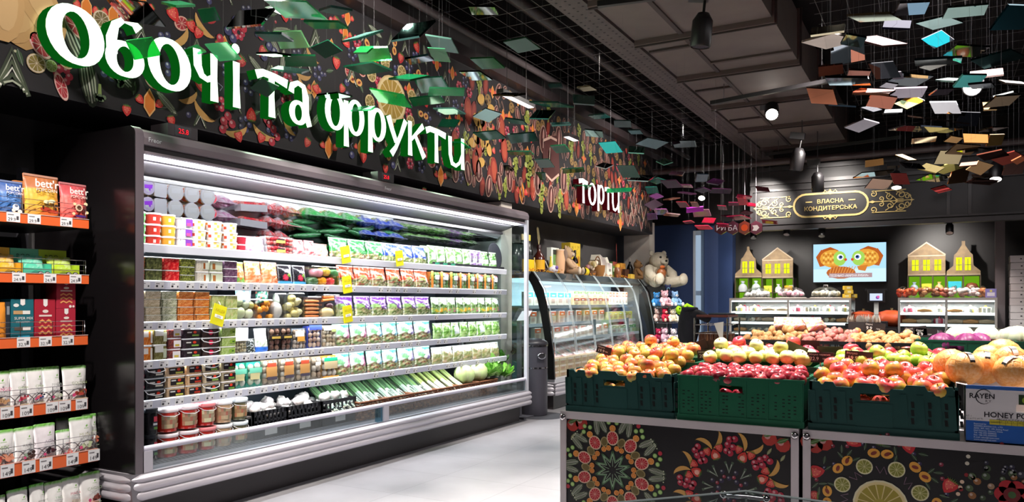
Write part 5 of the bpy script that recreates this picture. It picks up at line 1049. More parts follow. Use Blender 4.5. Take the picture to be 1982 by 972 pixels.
FR = {'mango': ['e0508c', 'd8b088', 'c89a70', 'ead0b0'], 'grenade': ['8ab060', 'b83040', 'd05060', '7a2030'], 'berry': ['9ab878', '3a4a80', 'd86a70', '2c3048'], 'coco': ['b8bcb8', 'e4e6d8', 'c8d4b0', 'a8b898'], 'gold': ['8a9a60', 'd8b030', 'b84a40', '6a3a2c'], 'straw': ['9ab878', 'e06a5c', 'f0a080', 'd84a44'], 'cocoa': ['3a3a3a', '3c2420', '5a3a30', 'a0b8a0'], 'acai': ['b8a0b0', '3a1c28', '50202c', '241418'], 'pink': ['e86a70', 'f0a0a0', 'e87878', 'f4c0b8'], 'cream': ['c8c8a8', 'e8e8d8', 'd8dcc0', 'c8d4a8'], 'logo': ['3a4a30', '5aa83c', '7ac04a', '3a8a30'], 'meat': ['a8b898', '7a3a30', '5a2820', '8a4438'], 'rose': ['d87080', 'd8c8b8', 'c8b8a8', 'e0d0c0'], 'red': ['a0c8a0', 'c84048', 'b03038', 'd86a60']}
for (a, b, h, n_, f_, l_) in ((-30, 21, .215, 'MANGO', 'mango', 'leftmost on the upper pouch shelf, pink lettering'), (20, 53, .22, 'CHUFA', 'grenade', 'with dark red seeds, second on the upper pouch shelf'), (51, 85, .22, 'CHIA', 'berry', 'with dark blue berries, middle of the upper pouch shelf'), (82, 118, .22, 'MACA', 'coco', 'with a pale coconut picture, on the upper pouch shelf'), (121, 168, .215, 'GOLDEN', 'gold', 'with golden berries, right end of the upper pouch shelf')):
    pouch(a, b, h, Z[3], X4, 'white green-topped pouch ' + l_, n_, FR[f_], white='eeeaea' if f_ != 'coco' else 'f6f4f4', tw=.1 if f_ == 'coco' else 0)
for (a, b, h, n_, f_, l_) in ((-35, 30, .205, 'MIX', 'straw', 'with strawberries, leftmost on the middle pouch shelf'), (28, 67, .205, 'КАКАО', 'cocoa', 'with dark cocoa pods, on the middle pouch shelf'), (66, 108, .21, 'ACAI', 'acai', 'with dark acai berries and lilac tint, middle pouch shelf'), (109, 136, .165, 'GOJI', 'pink', 'shortest, with pink lettering, on the middle pouch shelf'), (135, 181, .22, 'MUNG', 'cream', 'with cream seeds, right end of the middle pouch shelf')):
    pouch(a, b, h, Z[4], X5, 'white green-topped pouch ' + l_, n_, FR[f_], white='f0e8ee' if f_ == 'acai' else 'f0eeee')
for k, (a, b) in enumerate(((110, 135), (160, 188))): pouch(a, b, .21, Z[4], X5 - .12, 'white green-topped pouch hidden in the second row, %s' % ('behind the shortest pouch', 'behind the right end pouch')[k], 'MIX', FR['straw'])
for (a, b, h, n_, f_, l_) in ((-20, 12, .17, 'MIX', 'straw', 'cut by the photo edge on the lowest visible shelf'), (13, 57, .185, 'МОРІНГА', 'logo', 'with a large green leaf emblem, lowest visible shelf'), (57, 88, .19, 'КУНЖУТ', 'logo', 'bright green top and leaf emblem beside a taller emblem pouch'), (87, 122, .185, 'YAG', 'red', 'with red berries, middle of the lowest visible shelf'), (120, 155, .19, 'MACA', 'rose', 'with rose lettering on the lowest visible shelf'), (153, 195, .195, 'CACAO', 'meat', 'with brown pieces, right end of the lowest visible shelf')):
    pouch(a, b, h, Z[5], X5 + .01, 'white green-topped pouch ' + l_, n_, FR[f_], tcol='5cc02c' if f_ == 'logo' else '6cb83c', tw=.12 if f_ == 'logo' else 0)

# ================================================================ FRUIT TABLES (fronts face -Y)
DT, DY = .67, 3.69
def table(x0, x1, label, art, lab2):
    t = thing('fruit_table', label, 'display table', ((x0 + x1) / 2, DY + .5, 0)); a = (x1 - x0) / 2; y0, y1 = -.5, .62; rail = 'c2b8bc'
    MB().box(-a, y0 + .01, .06, a, y1, DT - .03, '171317').build('table_body', 'satin', t)
    MB().box(-a, y0, DT - .038, a, y1, DT, rail).build('top_frame', 'satin', t)
    for s_ in (-1, 1):
        m = MB().box(s_ * a - (.034 if s_ > 0 else 0), y0, 0, s_ * a + (.034 if s_ < 0 else 0), y0 + .03, DT - .038, rail); pc_ = m.build('corner_post', 'satin', t)
        x_ = s_ * (a - .017); m = MB().lathe([(.017, 0), (.017, .008), (.008, .01)], 'd8d4d8', 12, (x_, 0, 0)); m.v = [(x, y0 - z, DT - .03 + y) for x, y, z in m.v]; m.build('corner_bolt', 'chrome', pc_)
    p_ = PR((0, y0 + .009, 0), (1, 0, 0), (0, 0, 1), .001); p_.rect(-a + .034, .06, a - .034, DT - .04, '0f0b10', -.5); art(p_, (x0 + x1) / 2); p_.build('printed_panel', 'satin', t)
    return t
def art1(p_, ox):
    X = lambda x: x - ox
    cx, cz = X(-1.475), .385
    for k in range(10):
        a = 2 * PI * k / 10 + PI / 2; q = lambda r, d=0: (cx + r * math.cos(a + d), cz + r * math.sin(a + d))
        citrus(p_, *q(.165), .038, a, .85, 'd8c8a0', 'e4b8a8', 'b81c2c', 4, 12)
        if k % 2 == 0: pass
        p_.disc(*q(.15, .31), .026, '9a8a5c', 2, .02, a); p_.disc(*q(.15, .31), .02, '6a5a30', 3, .015, a)
        for d in (-.12, .12): citrus(p_, *q(.115, d + .31), .014, 0, 1, 'd88a3c', 'e8b070', 'd87a24', 4, 6)
        zucchini(p_, *q(.235, .24), .1, .018, a + .5, 1); zucchini(p_, *q(.235, -.24), .1, .018, a - .5, 1)
        citrus(p_, *q(.215), .017, 0, 1, 'd8843c', 'e8b070', 'e08a34', 4, 7)
        for d, r_ in ((-.09, .245), (.09, .245), (0, .265)): p_.disc(*q(r_, d), .012, '6a9a48', 3); p_.disc(*q(r_, d), .009, 'a8c47c', 4)
        p_.disc(*q(.275, .1), .011, 'b02a3c', 3)
        for d in range(5): p_.disc(*q(.27, .2 + d * .05), .0035, 'c8d0b0', 3, n=6)
        p_.line([q(.1, 0), q(.05, .31), q(.1, .63)], .008, '5a7a58', 3); p_.line([q(.085, 0), q(.04, .31), q(.085, .63)], .004, '9ab898', 4)
        p_.line([q(.02), q(.06)], .003, '8aa088', 4)
    cx2, cz2 = X(-.885), .36
    for k in range(8):
        a = 2 * PI * k / 8 + PI / 8; q = lambda r, d=0: (cx2 + r * math.cos(a + d), cz2 + r * math.sin(a + d))
        for d in (-.14, .14):
            banana(p_, *q(.235, d), .048, a + d * 5, 3, 'c8964e'); strawberry(p_, *q(.2, d * 1.1), .026, a - PI / 2, 5, 'c02c2c')
        strawberry(p_, *q(.165), .032, a + PI / 2, 4, 'c8342c'); p_.disc(*q(.165), .012, 'e8a898', 8)
        for d, r_ in ((.3, .2), (.36, .17), (.42, .21), (.38, .235), (.28, .24), (.46, .18)): berry(p_, *q(r_, d), .016, 'a81c38', 3)
        p_.line([q(.13, .25), q(.085, .39), q(.13, .54)], .012, '4a5a48', 2); p_.line([q(.118, .28), q(.075, .39), q(.118, .5)], .004, 'a8b0a4', 3)
        berry(p_, *q(.06), .009, '8a1c34', 2); berry(p_, *q(.05, .39), .012, '2a2040', 2); berry(p_, *q(.085), .012, '241c38', 2)
    for x, z in ((-1.7, .6), (-1.65, .615), (-.7, .615), (-.64, .59)): berry(p_, X(x), z, .034, 'a83028', 2); leaf(p_, X(x), z + .02, .03, .4, '4a6a30', 5); leaf(p_, X(x), z - .06, .02, 1, '8a8a60', 2)
def art2(p_, ox):
    X = lambda x: x - ox; cx, cz = X(-.235), .375
    citrus(p_, cx, cz - .01, .11, .2, 1, 'd8d0b0', 'dcc890', '9a8a2c', 4, 16); p_.disc(cx, cz - .01, .03, 'a89838', 8)
    for k in range(8):
        a = 2 * PI * k / 8 + PI / 8; q = lambda r, d=0: (cx + r * math.cos(a + d), cz + r * math.sin(a + d))
        citrus(p_, *q(.165), .034, 0, 1, 'd0ccb0', 'd8d0a0', '8a8a3c', 4, 10); mushroomface(p_, *q(.215, .39), .048, a + .39 + PI / 2, 3, 'd89a3c')
        strawberry(p_, *q(.285), .04, a - PI / 2 + .6, 3, 'b8242c'); strawberry(p_, *q(.27, .39), .03, a + .39 + PI / 2, 2, 'a02028') if k % 2 else None
        for d, r_ in ((.15, .24), (.22, .27), (-.15, .25), (.3, .25), (.55, .28), (.1, .205)): leaf(p_, *q(r_, d), .02, a * 3 + d * 9, '33482c', 2)
        for d, r_ in ((.12, .27), (.5, .24), (.3, .3), (.66, .26), (.2, .22)): berry(p_, *q(r_, d), .009, '7a1c34' if d < .4 else '332a50', 2)
        p_.line([q(.13, .2), q(.16, .3), q(.13, .4), q(.16, .5)], .003, '8a6a80', 3)
    cx, cz = X(.245), .47
    for k in range(6):
        a = 2 * PI * k / 6; p_.disc(cx + .032 * math.cos(a), cz + .032 * math.sin(a), .03, 'a81c28', 3)
    p_.disc(cx, cz, .03, '6a0c18', 5); p_.disc(cx, cz, .014, '3a5a30', 6)
    rg = random.Random(4)
    for k in range(60):
        a, r_ = rg.uniform(0, 6.28), rg.uniform(.07, .16); c_ = rg.choice(['33303f', '2a283c', '3a4a30', '8a5a30', '4a5a3c', '9a7a60']); berry(p_, cx + r_ * math.cos(a), cz + r_ * math.sin(a) * .9, rg.uniform(.008, .016), c_, 2)
    for k in range(12): a = rg.uniform(1.2, 3.4); r_ = rg.uniform(.17, .21); p_.disc(cx + r_ * math.cos(a), cz + r_ * math.sin(a), .008, rg.choice(['d8b8a0', '8a2028', 'c8c0b0']), 2)
    for x, z in ((-.5, .6), (-.46, .615), (-.53, .615)): berry(p_, X(x), z, .034, 'a03028', 2); leaf(p_, X(x), z + .02, .03, .4, '4a6a30', 5)
    for x in (.35, .45, .55): fruit_heart(p_, X(x), .3, .05, 2)
table(-1.77, -.57, 'black fruit table printed with watermelon and banana rosettes, under the left crates', art1, '')
table(-.553, .66, 'black fruit table printed with a big lemon rosette, under the right crate', art2, '')

def crate(style, w=.585, d=.385, h=.22):
    r = thing('fruit_crate', 'x', 'crate'); a = w / 2
    if style == 'dark':
        c_, c2 = '17423f', '0a2022'
        def panel(nm, along, flip):
            m = MB(); L_ = a if along == 'x' else d / 2; yy = -d / 2 if along == 'x' else -a
            top = [(-L_, h), (-L_ * .86, h), (-L_ * .83, h - .012), (-L_ * .8, h - .012), (-L_ * .78, h), (-L_ * .66, h), (-L_ * .62, h - .02), (-L_ * .4, h - .02), (-L_ * .36, h), (-L_ * .06, h), (0, h - .02), (L_ * .3, h - .02), (L_ * .34, h), (L_ * .58, h), (L_ * .62, h - .022), (L_ * .8, h - .022), (L_ * .84, h), (L_ * .93, h), (L_ * .95, h - .012), (L_, h - .012)]
            hx0, hx1, hz0, hz1 = -L_ * .28, L_ * .12, h - .075, h - .045
            tr = (lambda p, t: (p[0], yy + t, p[1])) if along == 'x' else (lambda p, t: (yy + t, p[0], p[1]))
            def slab(poly, t0, t1, col): m.loft([[tr(p, t0) for p in poly], [tr(p, t1) for p in poly]], col)
            slab([(-L_, hz1)] + top + [(L_, hz1)], 0, .012, c_)
            slab([(-L_, hz0), (hx0, hz0), (hx0, hz1), (-L_, hz1)], 0, .012, c_); slab([(hx1, hz0), (L_, hz0), (L_, hz1), (hx1, hz1)], 0, .012, c_); slab([(-L_, .0), (L_, .0), (L_, hz0), (-L_, hz0)], 0, .012, c_)
            for k, u in enumerate((-.93, -.72, -.5, .33, .55, .76, .95)):
                slab([(L_ * u - .016, .04), (L_ * u + .012, .04), (L_ * u + .004, h - .04), (L_ * u - .024, h - .04)], -.004, 0, c_)
                for z_ in (.055, .09, .125): slab([(L_ * (u + .1) - .006, z_), (L_ * (u + .1) + .006, z_), (L_ * (u + .1) + .003, z_ + .026), (L_ * (u + .1) - .009, z_ + .026)], -.0015, 0, '020606')
            slab([(-L_, 0), (L_, 0), (L_, .03), (-L_, .03)], -.006, 0, c_); slab([(-L_ * .34, .03), (L_ * .16, .03), (L_ * .16, h - .085), (-L_ * .34, h - .085)], -.003, 0, c_)
            if flip: m.v = [(x, -y, z) for x, y, z in m.v] if along == 'x' else [(-x, y, z) for x, y, z in m.v]
            m.build(nm, 'satin', r)
        panel('front_panel', 'x', False); panel('rear_panel', 'x', True); panel('end_panel', 'y', False); panel('end_panel', 'y', True)
        MB().box(-a, -d / 2, 0, a, d / 2, .01, c2).build('crate_floor', 'satin', r)
    else:
        c_ = style
        def wall(nm, x0, x1, y0, y1, hole):
            m = MB(); hz0, hz1 = h - .075, h - .042
            if hole:
                m.box(x0, y0, 0, x1, y1, hz0, c_); m.box(x0, y0, hz1, x1, y1, h, c_); m.box(x0, y0, hz0, -.09, y1, hz1, c_); m.box(.02, y0, hz0, x1, y1, hz1, c_)
            else: m.box(x0, y0, 0, x1, y1, h, c_)
            e = .004
            m.box(x0 - e, y0 - e, h - .014, x1 + e, y1 + e, h, c_); m.box(x0 - e, y0 - e, 0, x1 + e, y1 + e, .03, c_)
            if hole:
                for x_ in (-a, -.2, -.1, .03, .13, a - .012): m.box(x_, y0 - .004, .03, x_ + .008, y0, h - .014, c_)
                for i, x_ in enumerate([-.27, -.245, -.225, -.18, -.16, -.14, -.075, -.06, .0, .015, .06, .085, .11, .165, .2, .225, .25]):
                    for j in range(7):
                        if (i * 5 + j * 3) % 4: m.box(x_, y0 - .0012, .045 + j * .016, x_ + .011, y0, .05 + j * .016, '04140c')
            m.build(nm, 'satin', r)
        wall('front_panel', -a, a, -d / 2, -d / 2 + .01, True); wall('rear_panel', -a, a, d / 2 - .01, d / 2, False); wall('end_panel', -a, -a + .01, -d / 2 + .01, d / 2 - .01, False); wall('end_panel', a - .01, a, -d / 2 + .01, d / 2 - .01, False)
        MB().box(-a, -d / 2, 0, a, d / 2, .01, c_).build('crate_floor', 'satin', r)
    return r
CDY = DY + .215
P_dark = Proto(crate('dark')); P_green = Proto(crate('0f5c40'))
P_dark.put((-1.45, CDY, DT), 0, 'dark teal scalloped fruit crate at the left corner of the fruit tables')
P_green.put((-.845, CDY, DT), 0, 'bright green slotted crate of dark red apples, middle of the front row')
P_dark.put((-.235, CDY, DT), 0, 'dark teal scalloped fruit crate beside the pomelo box')
for x, l_ in ((-1.45, 'left'), (-.845, 'middle'), (-.235, 'right')): P_green.put((x, CDY + .4, DT + .03), 0, 'green fruit crate in the second row, behind the %s front crate' % l_)

def apple(key, stops, r0=.037, sticker=False, zk=.35):
    r = thing('apple', 'x', 'apple'); m = MB(); a = r0
    prof = [(.0, .012), (.008, .008), (.016, .002), (.024, .0), (.036, .006), (.046, .022), (.0495, .04), (.047, .058), (.038, .073), (.026, .08), (.015, .078), (.007, .071), (.0, .066)]
    m.lathe([(q * a / .0495, z * a / .0495 * .98) for q, z in prof], 'ffffff', 16, caps=False); m.build('apple_flesh', skin(key, stops, 1.9, rough=.28, vary=.1, detail=4, zk=zk), r)
    MB().tube([(0, 0, .066 * a / .0495), (.002, 0, .088 * a / .0495)], [.0016, .0022], '4a3420', 5).build('stem', 'matte', r)
    if sticker: m = MB(); m.M = Matrix.Translation((0, -a * .62, a * 1.52)) @ Matrix.Rotation(R(48), 4, 'X'); m.lathe([(.008, 0), (.008, .001)], 'f2eef0', 12); m.lathe([(.004, .001), (.004, .0014)], 'c83a44', 10); m.build('sticker', 'satin', r)
    return r
RY = [(.3, 'b8ac4c'), (.5, 'd8b058'), (.62, 'd8804e'), (.8, 'c84a40')]
A_ry, A_rys = Proto(apple('apple_blush', RY)), Proto(apple('apple_blush2', [(.3, 'd0ac40'), (.48, 'dca04a'), (.6, 'dc6852'), (.82, 'cc4248')], .0395, True, .55))
A_red = Proto(apple('apple_dark', [(.3, '6a1420'), (.5, '9a2034'), (.65, 'b83a48'), (.8, 'd88078')], .037, zk=.1))
A_grn = Proto(apple('apple_green', [(.3, '8ab030'), (.55, 'a8c848'), (.75, 'c8d870')], .038)); A_yel = Proto(apple('apple_yellow', [(.3, 'c8c060'), (.55, 'dcd884'), (.75, 'e8e4a8')], .038))
A_pnk = Proto(apple('apple_pink', [(.3, 'd8a060'), (.45, 'd8605a'), (.7, 'c03448')], .037))
ROWN = ['front row', 'second row', 'third row', 'fourth row', 'fifth row', 'back row']
def heap(pr, cx, y0, z0, nx, ny, desc, grp, w=.54, dy=.072, rise=.014, seed=1, second=True, alt=None):
    rg = random.Random(seed)
    for j in range(ny):
        n = nx if j % 2 == 0 else nx - 1
        for i in range(n):
            x = cx - w / 2 + (i + .5) * w / nx + (0 if j % 2 == 0 else w / nx / 2)
            p_ = alt if alt and rg.random() < .18 else pr
            p_.put((x + rg.uniform(-.006, .006), y0 + j * dy + rg.uniform(-.005, .005), z0 + j * rise + rg.uniform(-.005, .005)), 0, '%s, %s, %s' % (desc, nth(i, n), ROWN[min(j, 5)]), grp, rg.uniform(.95, 1.06), (rg.uniform(-.7, .5), rg.uniform(-.5, .5), rg.uniform(0, 6.28)))
    if second:
        for j in range(ny - 1):
            for i in range(nx - 1):
                if rg.random() < .14: pr.put((cx - w / 2 + (i + 1) * w / nx + rg.uniform(-.01, .01), y0 + (j + .6) * dy, z0 + j * rise + .052), 0, '%s, lying on top of the others' % desc, grp, rg.uniform(.95, 1.05), (rg.uniform(-.8, .5), rg.uniform(-.6, .6), rg.uniform(0, 6.28)))
yf = CDY - .15
for pr, cx, l_ in ((A_ry, -1.45, 'left dark crate'), (A_red, -.845, 'green crate'), (A_rys, -.235, 'right dark crate')):
    for k in range(3): pr.put((cx - .085 + k * .075, CDY - .132, DT + .098), 0, 'apple seen through the handle hole of the %s' % l_, 'apples behind the handle hole, %s' % l_, 1, (.4 * k - .3, .3, k * 2.0))
heap(A_ry, -1.45, yf, DT + .172, 7, 5, 'yellow-red apple in the left dark crate', 'apples in the left dark crate', seed=2)
heap(A_red, -.845, yf, DT + .185, 8, 5, 'dark red apple in the green crate', 'dark red apples in the green crate', .555, .068, .005, seed=3, second=False)
heap(A_rys, -.235, yf, DT + .175, 7, 5, 'red-yellow stickered apple in the right dark crate', 'stickered apples in the right dark crate', .55, .074, .016, seed=4)
yb = yf + .385; zb = DT + .262
heap(A_ry, -1.45, yb, zb, 7, 4, 'pinkish apple in the crate behind the left crate', 'apples behind the left crate', seed=5, rise=.006)
heap(A_yel, -.845, yb - .03, zb, 7, 3, 'pale yellow apple behind the dark red apples', 'pale yellow apples', seed=6, rise=.008)
heap(A_pnk, -.845, yb + .18, zb + .015, 8, 2, 'pink-red apple behind the pale yellow apples', 'pink-red apples behind the yellow ones', seed=7, second=True)
heap(A_grn, -.16, yb - .03, zb, 7, 3, 'green apple behind the stickered apples', 'green apples', seed=8, rise=.008, w=.62)
heap(A_pnk, -.2, yb + .18, zb + .01, 7, 2, 'pink-red apple behind the green apples', 'pink-red apples behind the green ones', seed=9, second=False)
for pr, a, b, y, l_ in ((A_yel, 1553, 692, 4.12, 'large yellow-green apple standing out beside the dark card'), (A_pnk, 1648, 674, 4.5, 'orange-red apple standing up behind the green apples')):
    q = aY(a, b, y); pr.put((q.x, q.y, q.z - .045), 0, l_, None, 1.15)
# chalkboard price cards standing in the fruit
def card(w, h, face, lines, lab, a, b, y, tilt=(0, 0, 0), back='2c2824', grp='price cards'):
    r = thing('price_card', lab, 'price card', tuple(aY(a, b, y)), 0, grp, tilt); MB().box(-w / 2, -.002, -h / 2, w / 2, .002, h / 2, back).build('card', 'matte', r)
    MB().tube([(0, .0, -h / 2), (0, .004, -h / 2 - .06)], .003, 'c8c8c8', 5).build('card_stand', 'chrome', r)
    if lines:
        p_ = PR((0, -.0025, 0), (1, 0, 0), (0, 0, 1), .0008); p_.rect(-w / 2, -h / 2, w / 2, h / 2, face, -.3)
        p_.text(lines[0], -w * .44, h * .2, h * .26, 'e8e4e0', 1); p_.text(lines[1], -w * .4, -h * .3, h * .5, 'f8f6f4', 1); p_.text(lines[2], w * .08, -h * .2, h * .24, 'e8e4e0', 1); p_.build('chalk_lettering', 'satin', r)
    return r
K = '2a2628'
card(.085, .045, K, ('Яблуко', '19.9', 'грн'), 'slanted black price card at the left end of the back apples', 1169, 678, 4.05, (0, .25, .2))
card(.085, .045, K, ('Яблуко', '22.9', 'грн'), 'slanted black price card behind the left apples, second from the left', 1213, 675, 4.5, (0, .2, .1))
card(.1, .05, K, ('Яблуко', '20.9', 'грн'), 'black price card reading 20 between the left and middle crates', 1368, 686, 4.15, (0, -.1, .1))
card(.1, .05, K, ('Яблуко', '24.9', 'грн'), 'black price card behind the card reading 20', 1385, 671, 4.5, (0, -.12, .1))
card(.1, .055, K, None, 'blank brown card back slanting beside the green bag', 1352, 670, 4.42, (0, -.35, .3), '3c302c'); card(.1, .055, K, None, 'blank brown card back slanting beside the wire trolley', 1375, 668, 4.44, (0, -.25, -.2), '3c302c')
card(.11, .07, K, None, 'tilted dark card back beside the large yellow-green apple', 1540, 679, 4.2, (0, .4, .15), '3a342a'); card(.12, .05, K, None, 'flat dark card back behind the tilted card', 1564, 668, 4.44, (0, 0, 0), '3c2e2c')
card(.125, .05, K, ('Яблуко червоне', '22.9', 'грн'), 'black price card reading 22 above the right crate', 1588, 692, 4.1); card(.125, .05, K, None, 'dark card back behind the card reading 22', 1606, 680, 4.35, (0, 0, .1), '3a342a')
card(.125, .055, K, ('Яблуко', '19.9', 'грн'), 'black price card reading 19 among the green apples', 1662, 691, 4.1, (0, .06, 0)); card(.12, .045, K, None, 'dark card back at the right end of the green apples', 1763, 682, 4.35, (0, -.06, .1), '3a342a')
b_ = bag('salad_bag', 'bag', .17, .13, .1, lambda u, v, g_: g_.choice(['5ac83c', '7ae050', '3aa030', 'b4f0a0', 'e8f8e0', 'e8d870']), 8); b_['label'] = 'bright green bag lying behind the left crates of apples'; q = aY(1325, 672, 4.55); b_.location = (q.x, q.y, DT + .25); b_.rotation_euler = (-.9, 0, .3)
MB().box(-1.37, CDY + .21, DT + .2, -1.17, CDY + .216, DT + .262, 'a87848').build('cardboard_divider', 'matte'); tag(bpy.data.objects['cardboard_divider'], 'small brown cardboard divider between the apples on the left', 'divider')
# pomelo carton with netted pomelos
px0, bw = .085, .52; bz0, bh, by0 = DT, .235, 3.7
cart = thing('pomelo_carton', 'white and blue printed carton of honey pomelos at the table edge', 'carton', (px0 + bw / 2, by0, DT))
def wallb(nm, m): return m.build(nm, 'satin', cart)
hw = bw / 2; HX0, HX1, HZ0, HZ1 = -.085, -.015, .135, .165
m = MB(); m.box(-hw, 0, 0, hw, .006, .09, '1a56a8'); m.box(-hw, 0, .09, hw, .006, HZ0, 'dcd6da'); m.box(-hw, 0, HZ1, hw, .006, bh - .015, 'dcd6da'); m.box(-hw, 0, bh - .015, hw, .006, bh, '2a62b0'); m.box(-hw, 0, HZ0, HX0, .006, HZ1, 'dcd6da'); m.box(HX1, 0, HZ0, hw, .006, HZ1, 'dcd6da')
fw = wallb('front_wall', m)
wallb('side_wall', MB().box(-hw, .006, 0, -hw + .006, .38, bh, 'e4dcdc')); wallb('side_wall', MB().box(hw - .006, .006, 0, hw, .38, bh, 'e4dcdc')); wallb('rear_wall', MB().box(-hw, .374, 0, hw, .38, bh, 'e4dcdc')); wallb('carton_floor', MB().box(-hw, 0, 0, hw, .38, .006, 'c8b8a0'))
m = MB().add([(-hw, .0, bh), (-hw, .36, bh), (-hw - .035, .36, bh - .0), (-hw - .035, .02, bh + .005)], [(0, 1, 2, 3), (3, 2, 1, 0)], 'ecdcd8'); m.box(-hw - .036, .02, bh - .06, -hw - .032, .36, bh + .004, 'ecd8d4'); wallb('carton_flap', m)
p_ = PR((0, 0, 0), (1, 0, 0), (0, 0, 1), .0008); rel = lambda x: x - px0 - hw - .022
p_.line([(rel(.17) + .028 * math.cos(R(a)), .19 + .03 * math.sin(R(a))) for a in range(30, 320, 20)], [.0012 + .003 * math.sin(PI * i / 14) for i in range(15)], '2c2830', 1)
p_.text('RAYEN', rel(.118), .183, .029, '26222a', 2, bold=1); p_.text('瑞恩' if False else 'R Y', rel(.175), .168, .014, '3a363c', 2)
p_.text('HONEY POMELO', rel(.17), .108, .03, '26222a', 1, bold=1); p_.text('PRODUCT OF CHINA', rel(.215), .096, .0125, '4a464c', 1); p_.text('CAT. I', rel(.1), .105, .01, '5a565c', 1); p_.text('Store at 5°C (41°F)', rel(.1), .096, .0085, '5a565c', 1)
p_.rect(rel(.19), .078, rel(.42), .098, 'c8b83c', 1); p_.text('COUNT', rel(.194), .085, .009, '4a4420', 2)
for k in range(9): x_ = rel(.225 + k * .02); p_.rect(x_, .078, x_ + .0012, .098, '5a5220', 2); p_.text(str(7 + k), x_ + .005, .089, .007, '4a4420', 2)
p_.rect(rel(.19), .0875, rel(.42), .0882, '5a5220', 2)
for k, t_ in enumerate(('Exported by', 'XIAMEN RAYEN CO., LTD', 'ADD: 307, NO. 199, Jinting Road', 'Huli District, Xiamen, China', 'Tel: +86-592-3209632', 'Fax: +86-592-3209702', 'E-mail: sales@rayen.com', 'www.rayengroup.com')): p_.text(t_, rel(.135), .075 - k * .0092, .0088, 'd8e4f4', 1)
p_.line([(rel(.33), .055), (rel(.33), .02), (rel(.44), .02), (rel(.44), .055), (rel(.33), .055)], .0015, 'e4ecf8', 1)
p_.rect(rel(.29), .165, rel(.36), .205, '243c1c', 1); p_.disc(rel(.315), .183, .014, '8aa830', 2); p_.disc(rel(.345), .188, .011, '7a9a2c', 2); p_.build('front_print', 'satin', fw)
def pomelo():
    r = thing('netted_pomelo', 'x', 'pomelo'); m = MB(); m.lathe([(0, 0), (.03, .002), (.06, .018), (.078, .05), (.08, .08), (.068, .112), (.045, .135), (.02, .147), (.0, .15)], 'ffffff', 20, caps=False); m.build('pomelo_fruit', skin('pomelo', [(.25, 'ec9840'), (.5, 'f6ac60'), (.75, 'fac890')], 14, rough=.4, bump=.15, bscale=240, vary=.03), r)
    nt_ = MB(); n = 12
    for k in range(n):
        for s_ in (-1, 1):
            pts = []
            for i in range(9): t = .08 + .84 * i / 8; z = .15 * t; rr = .0815 * math.sin(PI * min(1, t * .92 + .06)) ** .75; a = 2 * PI * k / n + s_ * t * 1.6; pts.append((rr * math.cos(a), rr * math.sin(a), z))
            nt_.tube(pts, .0007, 'f4c8a0', 3, caps=False)
    nt_.build('net_bag', 'satin', r)
    b_ = MB()
    for k in range(10):
        t0, t1 = .25 + .06 * k, .25 + .06 * (k + 1)
        f_ = lambda t, s_: (s_ * .011, -.0845 * math.sin(PI * min(1, t * .92 + .06)) ** .75, .151 * t)
        b_.add([f_(t0, -1), f_(t0, 1), f_(t1, 1), f_(t1, -1)], [(0, 1, 2, 3)], 'f0ecec' if k in (1, 2, 3, 6, 7, 8) else '2a2428')
    b_.build('paper_band', 'satin', r); return r
PM = Proto(pomelo())
for (a, b, y, ro, l_) in ((1880, 700, 3.8, (-.9, 0, .5), 'front left, touching the white flap'), (1935, 703, 3.8, (-1.0, .3, -.8), 'front middle above the carton lettering'), (1990, 707, 3.8, (-.9, 0, .2), 'front right at the photo edge'), (1868, 684, 3.95, (-.7, 1.2, 1.9), 'largest and smoothest, back left over the green apples'), (1925, 680, 3.95, (-.8, .9, .9), 'back row, second from the left'), (1968, 690, 3.9, (-.8, -.1, .3), 'middle right with a white paper band'), (1958, 677, 4.05, (-.6, .3, 2.5), 'back row on the right under the red sign'), (1908, 694, 3.88, (-1.1, .1, .1), 'middle of the heap with a slanted paper band')):
    q = aY(a, b, y); PM.put((q.x, q.y, q.z - .075), 0, 'orange netted pomelo, ' + l_, 'netted pomelos', .92, ro)
# clear corner of an acrylic case in the foreground
gc = thing('acrylic_case', 'clear low acrylic case corner in front of the fruit tables', 'acrylic case', (-.422, 1.938, 0))
for nm_, e in (('left_pane', (-.75, 1.58)), ('right_pane', (.4, 1.87))):
    dx, dy = e[0] + .422, e[1] - 1.938; L_ = math.hypot(dx, dy); nx, ny = -dy / L_ * .003, dx / L_ * .003; m = MB()
    m.loft([[(nx, ny, .3), (dx + nx, dy + ny, .3), (dx - nx, dy - ny, .3), (-nx, -ny, .3)], [(nx, ny, .782), (dx + nx, dy + ny, .782), (dx - nx, dy - ny, .782), (-nx, -ny, .782)]], 'f0f6f6'); g_ = m.build(nm_, 'glass', gc)
    MB().tube([(0, 0, .783), (dx, dy, .783)], .0028, 'd8e4e2', 5).build('polished_edge', 'gloss', g_)
m = MB().tube([(0, -.002, .3), (0, -.002, .782)], .003, 'd8e4e2', 5); m.build('corner_edge', 'gloss', gc)
m = MB(); m.tube([(-.045, -.02, .772), (.0, -.012, .773), (.045, -.008, .772)], .006, 'e0e0e4', 8); m.ell((-.05, -.022, .773), .009, 'e0e0e4', 10, 7); m.ell((.05, -.008, .773), .009, 'e0e0e4', 10, 7); m.build('chrome_clamp', 'chrome', gc)
m = MB().box(-.4, -.45, 0, .8, -.02, .3, '2a2628'); m.build('case_base', 'satin', gc)

